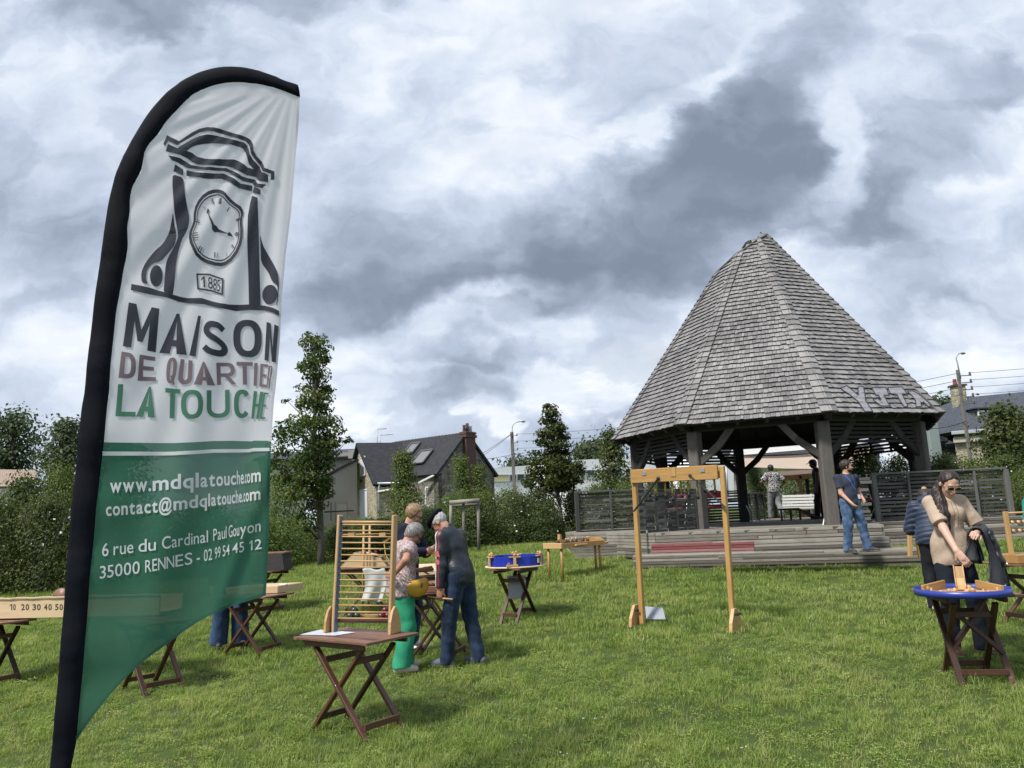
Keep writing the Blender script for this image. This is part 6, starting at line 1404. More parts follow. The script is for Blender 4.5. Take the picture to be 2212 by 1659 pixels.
# --- table game with plywood wedge behind the ladder, tray beyond, stand with balls
c5 = at(792, 1255, 12.6); T_B = folding_table('dark folding table behind the rung ladder bearing the plywood wedge game', (c5[0], c5[1]), radians(8), .95, .6, .70)
b0 = np.array(top_of(T_B, 0, 0, .703)); r = thing('wedge_game', 'plywood wedge shaped ball game behind the rung ladder', 'table game', tuple(b0)); mb = MB()
for s in (-1, 1): mb.prism([(-.38, s*.2, 0), (.36, s*.2, 0), (.25, s*.2, .15), (-.05, s*.2, .23), (-.16, s*.2, .23)][::s], (0, s*.018, 0))
mb.prism([(-.05, -.2, .23), (.25, -.2, .15), (.25, .2, .15), (-.05, .2, .23)], (0, 0, .015)); mb.prism([(-.38, -.2, .01), (-.16, -.2, .235), (-.16, .2, .235), (-.38, .2, .01)][::-1], (0, 0, .012)); mb.build('body', WOOD_PLY, r)
for x in (.0, .08, .17): mb = MB(); mb.ball((x, -.1, .235-.05*(x+.05)), .022); mb.build('ball', plain('red_bead', (.42, .06, .04), .4), r)
mb = MB(); V = []
def bagfn(u, v): return (b0[0]+.0+.34*u+.04*sin(v*4), b0[1]-.34+.05*sin(u*9+v*2)*v+.02, b0[2]-.02-.50*v+.02*sin(u*7))
mb.grid(bagfn, 16, 14); n_ = len(mb.v[0]); o = mb.build('paper_poster', plain('white_cloth', (.46, .49, .48), .7, .1), None); setp(o, 'white cloth hanging from the table behind the rung ladder', 'cloth'); sol = o.modifiers.new('thick', 'SOLIDIFY'); sol.thickness = .008; o.name = 'hanging_cloth'
p6 = at(930, 1233, 11.6); r = thing('shallow_tray', 'shallow pale wooden tray board to the left of the leather jacket', 'board game', tuple(p6)); mb = MB(); mb.prism([(-.22, -.25, .0), (.34, -.25, .03), (.24, .25, .09), (-.2, .25, .09)], (0, 0, .05)); mb.build('body', WOOD_PLY, r)
c6 = hit(925, 1310); T_T = folding_table('dark folding table mostly hidden by the woman, under the pale tray board', (p6[0], p6[1]), radians(20), .6, .5, float(p6[2]-.052-gz(p6[0], p6[1])))
f0 = hit(792, 1330); r = thing('pendulum_stand', 'slim wooden stand with two poles and a crossbar behind the rung ladder', 'frame game', tuple(f0)); s_ = f0[1]/F_PX
for px in (785, 798): mb = MB(); a = at(px-2, 1332, f0[1]); mb.tube([a, at(px+1, 1133, f0[1]+.02)], .018, 8); mb.build('pole', WOOD_PINE, r, True)
mb = MB(); mb.tube([at(738, 1155, f0[1]), at(846, 1153, f0[1])], .011, 8); mb.build('crossbar', WOOD_PINE, r, True)
for px in (759, 826): mb = MB(); mb.box(at(px, 1154.5, f0[1]-.02), (.10, .04, .05)); mb.build('block', WOOD_BEECH, r, True)
mb = MB(); mb.beam(at(765, 1331, f0[1]), at(820, 1329, f0[1]), .09, .04); mb.build('base', WOOD_PINE, r, True)
GB = plain('dark_green_ball', (.018, .045, .035), .3); RB = plain('dark_red_ball', (.12, .012, .015), .3)
for cx_, m_, nm in ((764, GB, 'dark green'), (831, RB, 'dark red')):
    for k, (dx, dy) in enumerate(((-7.5, 0), (6, 0), (0, -10.5))):
        p = hit(cx_, 1338); sc = p[1]/F_PX; p = p+np.array([dx*1.0*sc, .03*k, .047-dy*sc*1.0]); mb = MB(); mb.ball((0, 0, 0), 7.6*sc, 16); b = mb.build('lawn_ball', m_, None); b.location = p; setp(b, f'{nm} ball piled with two others seen between the lowest rungs', 'ball', f'{nm} balls behind the ladder')
# --- portal frame game
def portal():
    bl, br = hit(1388, 1346), hit(1584, 1356); tl, tr = at(1369.5, 1020, bl[1]), at(1560, 1007, br[1]); tl[:2] = tl[:2]; d = (br-bl); d[2] = 0; Lh = np.linalg.norm(d); d /= Lh; n = np.array([d[1], -d[0], 0])
    r = thing('portal_frame', 'orange varnished wooden gate frame with hanging sticks before the pavilion steps', 'frame game', tuple((bl+br)/2))
    for a, b, nm in ((bl, tl, 0), (br, tr, 1)):
        mb = MB(); mb.beam(a-[0, 0, .02], b, .062, .075, n); p = mb.build('post', WOOD_ORANGE, r, True)
        mb = MB(); q = n*.02+d*(.06 if nm else -.06); pr = [a+n*.20+q+[0, 0, -.03], a+n*.17+q+[0, 0, .08], a+n*.05+q+[0, 0, .235], a-n*.05+q+[0, 0, .235], a-n*.17+q+[0, 0, .08], a-n*.20+q+[0, 0, -.03]]; mb.prism(pr, d*.04); mb.build('foot', WOOD_PINE, r, True)
        for h in (.05, -.03): mb = MB(); mb.tube([a+q+n*h+[0, 0, .17]-d*.05, a+q+n*h+[0, 0, .17]+d*.05], .014, 8); mb.build('bolt', BLACK, r, True)
    zb = (at(1369, 1030, bl[1])[2]+at(1556, 1019, br[1])[2])/2
    a, b = np.array([*tl[:2], at(1369, 1029.5, bl[1])[2]]), np.array([*tr[:2], at(1556, 1019.5, br[1])[2]]); f = n*.055
    mb = MB(); mb.beam(a-d*.02+f, b-d*.045+f, .05, .185); mb.build('lintel', WOOD_ORANGE, r, True); mb = MB(); mb.beam(a+d*.05-f*.6, b-d*.05-f*.6, .03, .15); mb.build('rear_rail', WOOD_PINE, r, True)
    for t, m_ in ((.15, STEEL), (.485, WOOD_PINE), (.81, STEEL)): mb = MB(); p = a+(b-a)*t+f+n*.028; mb.box(p+[0, 0, .03], (.055 if m_ is STEEL else .07, .012, .05 if m_ is STEEL else .12), np.stack([d, n, [0, 0, 1]], 1)); mb.build('latch', m_, r, True)
    STR = plain('dark_green_strap', (.020, .032, .030), .6)
    for (x0, y0, x1, y1, Ya, Yb) in ((1422, 1033, 1369, 1105, .27, .0), (1491, 1027, 1567, 1096, .62, 1.0)):
        Yt = a[1]+(b[1]-a[1])*Ya-.10; Yq = a[1]+(b[1]-a[1])*Yb-.10; mb = MB(); mb.beam(at(x0, y0, Yt), at(x1, y1, Yq), .010, .05, n); mb.tube([at(x0, y0, Yt)-n*.02, at(x0, y0, Yt)+n*.02], .022, 8); mb.build('strap', STR, r, True)
    for i, (x, y1) in enumerate(((605, 640), (650, 665), (715, 648), (765, 668), (825, 645), (875, 640), (935, 655), (985, 610), (1050, 620))):
        t = (x-500)/610.; p = a+(b-a)*t-n*.005; px, py = 1209.7+x*.3125, 864+y1*.3125; e = at(px, py, p[1]); e[:2] = p[:2]; mb = MB(); mb.tube([p-[0, 0, .05], e], .014, 8); s = mb.build('hanging_stick', plain('olive_stick', (.32, .24, .05), .5), r, True); mb = MB(); mb.tube([e, e-[0, 0, .06]], [.017, .019], 8); mb.build('tip', BLACK, s, True)
    c = hit(1417, 1342); mb = MB(); u = np.array([.8, -.3, 0]); u /= np.linalg.norm(u); P = [c-u*.13+[0, 0, .02], c+u*.13+[0, 0, .02], c+u*.11+[.02, .16, .15], c-u*.13+[.02, .16, .17]]; mb.prism(P, (0, .01, -.006)); o = mb.build('rule_plaque', plain('grey_plaque', (.28, .30, .34), .3, .2, 20), None); setp(o, 'small grey laminated plaque leaning by the left foot of the gate frame', 'plaque')
portal()
# --- low pin table
def pin_table():
    fl, fr = at(1213, 1179.5, 14.1), at(1322, 1170, 15.0); d = (fr-fl)/np.linalg.norm(fr-fl); n = np.array([-d[1], d[0], 0]); W = .42; L = np.linalg.norm(fr-fl)
    r = thing('pin_table', 'low honey coloured pin game table with little dark skittles, left of the steps', 'table game', tuple(fl)); mb = MB(); mb.prism([fl, fr-d*.2, fr-d*.05+n*.05, fr+n*W*.5, fr-d*.05+n*(W-.05), fr-d*.2+n*W, fl+n*W-d*.0, fl-d*.0], (0, 0, .035)); mb.build('bed', WOOD_ORANGE, r, True)
    for o in (0, W): mb = MB(); mb.beam(fl+n*o+[0, 0, .0], fr-d*.25+n*o+[0, 0, .0], .03, .09); mb.build('side_rail', WOOD_ORANGE, r, True)
    mb = MB(); mb.beam(fl-d*.01-n*.03, fl-d*.01+n*(W+.03), .05, .10); mb.build('end_rail', WOOD_BEECH, r, True); c = fr-d*.18+n*W*.5; mb = MB(); k = 12; mb.prism([c+n*.2*cos(pi*i/k)+np.array([0, 0, .10*sin(pi*i/k)]) for i in range(k+1)], d*.16); mb.build('curved_stop', WOOD_ORANGE, r, True)
    mb = MB(); q = fl+d*.20+n*W*.7; mb.prism([q, q+d*.20, q+d*.05+[0, 0, .09], q+d*.04+[0, 0, .20], q+[0, 0, .20]], n*.06); mb.build('launcher', WOOD_BEECH, r, True)
    for (t, w_) in ((.03, .04), (.03, W-.04), (L-.32, .04), (L-.12, W-.08)):
        p = fl+d*t+n*w_; g = float(gz(p[0], p[1])); mb = MB(); mb.tube([p-[0, 0, .03], (p[0], p[1], g-.04)], .024, 9); mb.build('leg', WOOD_ORANGE, r, True)
    PD = plain('dark_pin', (.035, .015, .014), .4)
    for x in (1408, 1470, 1495, 1590, 1655, 1780, 1800, 1862):
        t = (x-1305)/730*L; p = fl+d*t+n*(W*.5+.10*sin(x)); o = bpy.data.objects.new('skittle', None); COL.objects.link(o); o.location = p; setp(o, 'little dark skittle with a pale round head on the low pin table', 'skittle', 'skittles on the low pin table'); mb = MB(); mb.lathe((0, 0, 0), [(0, 0), (.024, 0), (.032, .03), (.030, .06), (.015, .09), (.012, .095)], 12); mb.build('body', PD, o); mb = MB(); mb.ball((0, 0, .108), .020, 10); mb.build('head', WOOD_BEECH, o)
    mb = MB(); mb.ball((0, 0, 0), .04, 12); b = mb.build('black_ball', BLACK, None); b.location = fl+d*.10+n*.2+[0, 0, .045]; setp(b, 'black ball at the launcher of the low pin table', 'ball')
    mb = MB(); p = fl+d*.30-n*.06; mb.beam(p+[0, 0, .0], p+d*.30, .05, .03); mb.build('shelf', WOOD_BEECH, r, True)
pin_table()
# --- bead frame with its table at the right edge, and the wooden trestle behind the puffer jacket
c7 = at(2235, 1212, 9.4); T_E = folding_table('dark folding table at the right edge under the bead game', (c7[0], c7[1]), radians(12), 1.0, .62, float(c7[2]-gz(c7[0], c7[1])))
b0 = np.array(top_of(T_E, 0, 0, float(c7[2]-gz(c7[0], c7[1])))); r = thing('bead_game', 'light wooden board with an upright bead frame at the right edge', 'table game', tuple(b0)); rz_ = radians(8); u = np.array([cos(rz_), sin(rz_), 0]); v = np.array([-sin(rz_), cos(rz_), 0]); l0 = at(2200, 1212, 9.1); l0[2] = b0[2]+.005
mb = MB(); mb.prism([l0, l0+u*1.0, l0+u*1.0+v*.42, l0+v*.42], (0, 0, -.09)); mb.build('box', WOOD_ORANGE, r, True); zb = b0[2]+.095
for k in (.06, .94): p = l0+u*k+v*.16; mb = MB(); mb.beam((p[0], p[1], zb), (p[0], p[1], zb+.50), .05, .04); mb.build('post', WOOD_PINE, r, True)
for h, n_ in ((.48, 0), (.37, 7), (.27, 5)):
    a, b = l0+u*.06+v*.16, l0+u*.94+v*.16; mb = MB(); mb.tube([(a[0], a[1], zb+h), (b[0], b[1], zb+h)], .007 if n_ else .012, 7); w_ = mb.build('rod', WOOD_PINE if not n_ else BLACK, r, True)
    for i in range(n_): p = a+(b-a)*(.08+.09*i+.02*sin(i*3)); mb = MB(); mb.ball((p[0], p[1], zb+h), .024, 10); mb.build('bead', WOOD_BEECH, w_, True)
q = hit(1965, 1199); q = at(1965, 1199, 11.8); q[2] = gz(q[0], q[1]); r = thing('trestle', 'light wooden trestle half hidden by the navy puffer jacket', 'trestle', tuple(q))
mb = MB(); mb.beam(at(1966, 1203, 11.8), at(1964.5, 1128, 11.8), .06, .05); mb.build('leg', WOOD_PINE, r, True); mb = MB(); mb.beam(at(1960, 1129, 11.75), at(1992, 1127, 11.75), .07, .05); mb.build('beam', WOOD_PINE, r, True); mb = MB(); mb.beam(at(1988, 1205, 11.9), at(1976, 1131, 11.85), .05, .05); mb.build('leg', WOOD_PINE, r, True)
# --- things on and beyond the deck
REDSEAT = plain('red_upholstery', (.22, .012, .022), .6, .1)
def folding_chair(label, P, rz, group='red folding chairs on the deck'):
    r = thing('folding_chair', label, 'chair', tuple(P), rz, group)
    for s in (-.2, .2): mb = MB(); mb.tube([(s, .22, 0), (s, -.10, .50), (s, -.20, .84)], .012, 7); mb.build('frame', STEEL, r); mb = MB(); mb.tube([(s*.9, -.22, 0), (s*.9, .16, .46)], .012, 7); mb.build('leg', STEEL, r)
    mb = MB(); mb.box((0, .03, .46), (.38, .36, .045), None, 0, .4); mb.build('seat', REDSEAT, r); mb = MB(); k = 8
    mb.prism([(-.19, -.16, .66), (.19, -.16, .66)]+[(.19*cos(pi*i/k), -.20, .74+.11*sin(pi*i/k)) for i in range(k+1)], (0, .03, 0)); mb.build('backrest', REDSEAT, r); return r
folding_chair('red folding chair with steel legs beside the front left post', np.array([*at(1547, 1138, 17.9)[:2], KZD]), radians(165)); folding_chair('red folding chair seen through the slats right of the navy T-shirt', np.array([*at(1880, 1130, 18.0)[:2], KZD]), radians(200)); folding_chair('red folding chair seen through the woven screen left of the front left post', np.array([*at(1465, 1130, 17.6)[:2], KZD]), radians(150))
r = thing('folded_chair_frame', 'bare steel chair frame leaning at the back middle post', 'chair', (*at(1622, 1136, 21.)[:2], KZD))
for o in (0, .12): mb = MB(); a = at(1612+o*60, 1092, 21); mb.tube([a, (*at(1632+o*55, 1140, 20.5)[:2], KZD)], .013, 6); mb.build('tube', STEEL, r, True)
r = thing('white_cane', 'thin white stick leaning at the foot of the front right post', 'stick', (*at(1772, 1140, 15.9)[:2], KZD)); mb = MB(); mb.tube([(*at(1778.5, 1141, 15.7)[:2], KZD), at(1784.5, 1100, 16.2)], .011, 7); mb.build('shaft', WHITE, r, True)
# wooden bench of white boards, stage podium and pergola behind
def back_things():
    Y = 24.5; r = thing('white_bench', 'white slatted bench behind the walking man', 'bench', (*at(1735, 1095, Y)[:2], KZD))
    for i in range(5): mb = MB(); y = 1070+i*6.6; mb.beam(at(1690, y+2.5, Y), at(1775, y, Y), .03, .070); mb.build('slat', WHITE, r, True)
    for px in (1692, 1752, 1773): mb = MB(); mb.beam((*at(px, 1100, Y+.06)[:2], KZD), at(px, 1066, Y+.06), .05, .05); mb.build('upright', STEEL, r, True)
    for j in range(3): mb = MB(); mb.beam(at(1686, 1099+j*.8, Y-.25-.14*j), at(1780, 1096+j*.8, Y-.25-.14*j), .13, .04); mb.build('seat_board', plain('pale_board', (.48, .45, .37), .7, .12, 3), r, True)
    r = thing('low_podium', 'low open wooden podium on the deck behind the front right post', 'podium', (*at(1710, 1122, 21.8)[:2], KZD)); a, b = at(1688, 1112, 22), at(1728, 1110, 22); mb = MB(); mb.prism([(*a[:2], KZD+.34), (*b[:2], KZD+.34), (*(b[:2]+np.array([.2, .8])), KZD+.34), (*(a[:2]+np.array([0, .8])), KZD+.34)], (0, 0, .05)); mb.build('top', WOOD_TABLE, r, True)
    mb = MB(); mb.prism([(*b[:2], KZD+.33), (*(b[:2]+np.array([.55, -.2])), KZD+.02), (*(b[:2]+np.array([.6, .5])), KZD+.02), (*(b[:2]+np.array([.1, .6])), KZD+.33)], (.02, 0, .04)); mb.build('ramp', WOOD_TABLE, r, True)
    for p in (a, b, (a+b)/2): mb = MB(); mb.beam((*p[:2], KZD), (*p[:2], KZD+.32), .05, .05); mb.build('leg', WOOD_TABLE, r, True)
    Y = 33; r = thing('pergola', 'far timber shelter with brown roof and orange posts seen through the pavilion', 'pergola', (*at(1740, 1075, Y)[:2], .95)); mb = MB(); mb.prism([at(1655, 1034, Y), at(1790, 1023, Y), at(1800, 1012, Y+4), at(1650, 1020, Y+4)], (0, 0, .12)); mb.build('roof', plain('brown_roof', (.12, .075, .05), .8, .2, 2), r, True); mb = MB(); mb.beam(at(1655, 1036, Y), at(1790, 1025, Y), .14, .22); mb.build('beam', plain('pergola_wood', (.30, .17, .08), .7, .2, 3), r, True)
    for px in (1727, 1742, 1762, 1668, 1790): mb = MB(); Yp = Y if px in (1727, 1668) else Y+3.5; p = at(px, 1040, Yp); mb.beam((*p[:2], .9), tuple(at(px, 1026, Yp)), .14, .14); mb.build('post', plain('pergola_wood', (.30, .17, .08), .7, .2, 3) if px in (1727,) else WOOD_DARK, r, True)
    for s in (-1, 1): mb = MB(); mb.beam(at(1727, 1045, Y), at(1727+s*10, 1033, Y), .09, .09); mb.build('brace', plain('pergola_wood', (.30, .17, .08), .7, .2, 3), r, True)
    # shade sail: white fabric seen from below, beige where it faces down
    SAIL = fabric('sail_cloth', (.62, .50, .40), .35, 1); SAILW = fabric('white_sail_cloth', (.80, .79, .77), .5, 1)
    def sail(label, C4, sag, m_):
        C4 = [np.array(c, float) for c in C4]
        def fn(u, v): p = (C4[0]*(1-u)+C4[1]*u)*(1-v)+(C4[3]*(1-u)+C4[2]*u)*v; return p-np.array([0, 0, sag*4*u*(1-u)*(.4+.6*v)])
        mb = MB(); mb.grid(fn, 24, 14); o = mb.build('shade_sail', m_, None); s = o.modifiers.new('t', 'SOLIDIFY'); s.thickness = .012; setp(o, label, 'shade sail', 'shade sails behind the pavilion'); return o
    sail('beige lower shade sail stretched behind the pavilion', [at(1585, 1006, 25.6), at(1870, 1010, 25.2), at(1880, 962, 32), at(1590, 985, 32)], .16, SAIL)
    sail('white upper shade sail above the beige one', [at(1575, 985, 30.5), at(1865, 962, 30.2), at(1872, 952, 33), at(1585, 962, 34)], -.05, SAILW)
    r = thing('stone_wall_house', 'far house wall with a dark roof seen over the shade sail', 'house', (*at(1700, 980, 60)[:2], .9)); mb = MB(); quad_uv(mb, [at(1560, 1080, 60), at(1900, 1080, 58), at(1900, 972, 58), at(1560, 985, 60)], 4); mb.build('wall', RENDER_G, r, True); mb = MB(); quad_uv(mb, [at(1550, 987, 59), at(1910, 973, 57), at(1900, 958, 60), at(1560, 966, 62)], .2); mb.build('roof', SLATE, r, True)
    r = thing('white_gable', 'white gable wall with a downpipe behind the back middle post', 'house', (*at(1560, 1050, 48)[:2], .9)); mb = MB(); quad_uv(mb, [at(1510, 1080, 48), at(1585, 1080, 49), at(1585, 1000, 49), at(1540, 985, 48.5), at(1510, 1008, 48)], 4); mb.build('wall', RENDER_W, r, True); mb = MB(); mb.tube([at(1568, 1000, 47.8), at(1572, 1070, 47.8)], .07, 8); mb.build('downpipe', ZINC, r, True)
back_things()
# ------------------------------------------------------------------ people: bodies and clothes as smooth implicit surfaces
def vv(*a): return np.array(a, float)
def unit(a): a = np.array(a, float); return a/(np.linalg.norm(a)+1e-12)
def rotm(ax, deg):
    return np.array(Matrix.Rotation(radians(deg), 3, Vector(ax)))
class Sdf:
    def __init__(s): s.p = []
    def cone(s, a, b, ra, rb, k=.03, flat=None, op='u', end=None):
        a, b = np.array(a, float), np.array(b, float); R = max(ra, rb)+2*k+.02
        lo, hi = np.minimum(a, b)-R, np.maximum(a, b)+R; ab = b-a; L2 = ab@ab+1e-12
        def f(X, Y, Z):
            px, py, pz = X-a[0], Y-a[1], Z-a[2]; t = np.clip((px*ab[0]+py*ab[1]+pz*ab[2])/L2, 0, 1)
            qx, qy, qz = px-ab[0]*t, py-ab[1]*t, pz-ab[2]*t
            if flat is not None:
                n, w_ = flat; dn = qx*n[0]+qy*n[1]+qz*n[2]; e = dn*(1/w_-1); qx, qy, qz = qx+e*n[0], qy+e*n[1], qz+e*n[2]
                return (np.sqrt(qx*qx+qy*qy+qz*qz)-(ra+(rb-ra)*t))*min(1, w_+.15)
            d_ = np.sqrt(qx*qx+qy*qy+qz*qz)-(ra+(rb-ra)*t)
            return d_ if end is None else np.maximum(d_, (X-end[0][0])*end[1][0]+(Y-end[0][1])*end[1][1]+(Z-end[0][2])*end[1][2])
        s.p.append((f, lo, hi, op, k)); return s
    def ell(s, c, r, R=None, k=.03, op='u'):
        c, r = np.array(c, float), np.array(r, float); R = np.eye(3) if R is None else R; m_ = r.max()+2*k+.02
        def f(X, Y, Z):
            q = [(X-c[0])*R[0, i]+(Y-c[1])*R[1, i]+(Z-c[2])*R[2, i] for i in range(3)]
            k0 = np.sqrt(sum((q[i]/r[i])**2 for i in range(3))); k1 = np.sqrt(sum((q[i]/r[i]**2)**2 for i in range(3)))+1e-9
            return k0*(k0-1)/k1
        s.p.append((f, c-m_, c+m_, op, k)); return s
    def cut(s, c, n, lo=None, hi=None):
        """keep the side the normal points away from"""
        c, n = np.array(c, float), unit(n)
        s.p.append((lambda X, Y, Z: (X-c[0])*n[0]+(Y-c[1])*n[1]+(Z-c[2])*n[2], lo, hi, 'c', 0)); return s
    def mesh(s, h=.007, wr=None):
        lo = np.min([p[1] for p in s.p if p[3] == 'u'], 0); hi = np.max([p[2] for p in s.p if p[3] == 'u'], 0); n = np.ceil((hi-lo)/h).astype(int)+2
        D = np.full(n, .2, np.float32); ax = [lo[i]+h*np.arange(n[i]) for i in range(3)]
        for f, a, b, op, k in s.p:
            i0 = np.zeros(3, int) if a is None else np.clip(((a-lo)/h).astype(int), 0, n); i1 = n if b is None else np.clip(((b-lo)/h).astype(int)+2, 0, n)
            if (i1 <= i0).any(): continue
            sl = tuple(slice(i0[i], i1[i]) for i in range(3)); X, Y, Z = np.meshgrid(*[ax[i][sl[i]] for i in range(3)], indexing='ij', sparse=True)
            d = f(X, Y, Z).astype(np.float32); o = D[sl]
            if op == 'u':
                if k > 0: e = np.maximum(k-np.abs(o-d), 0)/k; D[sl] = np.minimum(o, d)-e*e*k*.25
                else: D[sl] = np.minimum(o, d)
            elif op == 'c': D[sl] = np.maximum(o, d)
            else: D[sl] = np.maximum(o, -d)
        if wr is not None:
            X, Y, Z = np.meshgrid(*ax, indexing='ij', sparse=True); D = D+wr(X, Y, Z)
        return nets(D, lo, h)
def nets(D, lo, h):
    I = D < 0; n = np.array(D.shape)-1
    cnt = sum(I[i:i+n[0], j:j+n[1], k:k+n[2]].astype(np.int8) for i in (0, 1) for j in (0, 1) for k in (0, 1))
    act = np.argwhere((cnt > 0) & (cnt < 8)); m_ = len(act); idm = np.full(n, -1, np.int64); idm[tuple(act.T)] = np.arange(m_)
    P = np.zeros((m_, 3)); C = np.zeros(m_); cs = [(i, j, k) for i in (0, 1) for j in (0, 1) for k in (0, 1)]
    for a in cs:
        for x in range(3):
            if a[x]: continue
            b = list(a); b[x] = 1; d0 = D[tuple((act+a).T)]; d1 = D[tuple((act+b).T)]; mk = (d0 < 0) != (d1 < 0)
            t = np.where(mk, d0/np.where(mk, d0-d1, 1), 0); q = np.tile(np.array(a, float), (m_, 1)); q[:, x] += t; P[mk] += q[mk]; C[mk] += 1
    V = lo+h*(act+P/C[:, None]); Q = []
    for x in range(3):
        y, z = (x+1) % 3, (x+2) % 3; s0 = [slice(None)]*3; s1 = [slice(None)]*3; s0[x] = slice(0, -1); s1[x] = slice(1, None); A, B = I[tuple(s0)], I[tuple(s1)]
        for flip, mk in ((False, A & ~B), (True, ~A & B)):
            g = np.argwhere(mk); ok = (g[:, y] > 0) & (g[:, z] > 0) & (g[:, y] < n[y]) & (g[:, z] < n[z]); g = g[ok]
            ids = []
            for dy, dz in ((-1, -1), (0, -1), (0, 0), (-1, 0)): q = g.copy(); q[:, y] += dy; q[:, z] += dz; ids.append(idm[tuple(q.T)])
            q = np.stack(ids, 1); Q.append(q[:, ::-1] if flip else q)
    return V, np.vstack(Q)
def sdf_obj(name, S, mats, parent, h=.007, wr=None, region=None, smooth_it=1):
    V, Q = S.mesh(h, wr) if isinstance(S, Sdf) else S
    if smooth_it:
        for _ in range(smooth_it):
            acc = np.zeros_like(V); c = np.zeros(len(V))
            for a, b in ((0, 1), (1, 2), (2, 3), (3, 0)):
                for p, q in ((a, b), (b, a)): np.add.at(acc, Q[:, p], V[Q[:, q]]); np.add.at(c, Q[:, p], 1)
            V = V*.5+.5*acc/c[:, None]
    o = link_mesh(name, quick_mesh(V, Q, None, True), mats, parent)
    if region is not None:
        o.data.polygons.foreach_set('material_index', region(V[Q].mean(1)).astype(np.int32)); o.data.update()
    return o
def ik(S, W, a, b, pole):
    S, W, pole = np.array(S, float), np.array(W, float), np.array(pole, float); d = W-S; L = np.linalg.norm(d); L2 = min(L, (a+b)*.999); u = d/L
    x = (a*a-b*b+L2*L2)/(2*L2); y = math.sqrt(max(a*a-x*x, 0)); p = pole-u*(pole@u); p = unit(p); return S+u*x+p*y, S+u*L2
def wrinkle(amp, fz, seed=0., fx=18.):
    def f(X, Y, Z):
        w1 = np.sin(Z*fz+3*np.sin(X*fx*.6+seed)+2.2*np.sin(Y*fx*.5+seed*2)+seed); w2 = np.sin((X+Y*.7)*fx*1.5+Z*fz*.45+1.7*np.sin(Z*11+seed)+seed*3); w3 = np.sin(Z*fz*1.9+X*fx*1.4-Y*fx+seed*5)
        return amp*(.5*w1+.35*w2+.25*w3)
    return f
SKIN = {}
def skin(nm, c, lip=(.34, .12, .10)):
    def fn(t, out):
        n = t.noise(objc(t), 45, 3, .6).outputs[0]; n2 = t.noise(objc(t), 9, 3, .6).outputs[0]; col = t.mix(t.math('MULTIPLY', n2, .45), c, (c[0]*.95, c[1]*.70, c[2]*.62)); b = pbsdf(t, out, col, .5, n, .06, .002, spec=.35)
        b.inputs['Subsurface Weight'].default_value = .08; b.inputs['Subsurface Radius'].default_value = (.01, .004, .002)
    return mat('skin_'+nm, fn)
EYE = plain('eye_dark', (.03, .022, .018), .2); LIP = plain('lip', (.30, .11, .095), .5, .1, 40)
def hairmat(nm, c1, c2):
    def fn(t, out):
        p = objc(t); n = t.noise(t.vmath('MULTIPLY', p, (95, 95, 16)), 1, 4, .65, .4).outputs[0]; pbsdf(t, out, t.mix(t.maprange(n, .3, .7), c1, c2), .45, n, .6, .006, spec=.4)
    return mat('hair_'+nm, fn)
def cloth(nm, c, rough=.85, weave=260, fold=.22, sheen=0, c2=None, spec=.25):
    def fn(t, out):
        p = objc(t); n = t.noise(p, 7, 5, .62).outputs[0]; col = t.mix(t.maprange(n, .35, .7), c, c2 or tuple(x*1.35+.004 for x in c)); b = t.noise(p, weave, 2, .5).outputs[0]
        h_ = t.math('ADD', t.math('MULTIPLY', t.noise(t.vmath('MULTIPLY', p, (1, 1, .55)), 16, 4, .55, .8).outputs[0], 1.), t.math('MULTIPLY', b, .08)); pbsdf(t, out, col, rough, h_, fold, .03, sheen=sheen, spec=spec)
    return mat('cloth_'+nm, fn)
def denim(nm, c, fade):
    def fn(t, out):
        p = objc(t); n = t.noise(t.vmath('MULTIPLY', p, (1, 1, .6)), 8, 5, .6, .5).outputs[0]; n2 = t.noise(t.vmath('MULTIPLY', p, (1, 1, .3)), 32, 4, .6).outputs[0]; f = t.math('ADD', t.math('MULTIPLY', n, .7), t.math('MULTIPLY', n2, .4))
        pbsdf(t, out, t.mix(t.maprange(f, .42, .72), c, fade), .85, f, .4, .02, sheen=.1, spec=.2)
    return mat('denim_'+nm, fn)

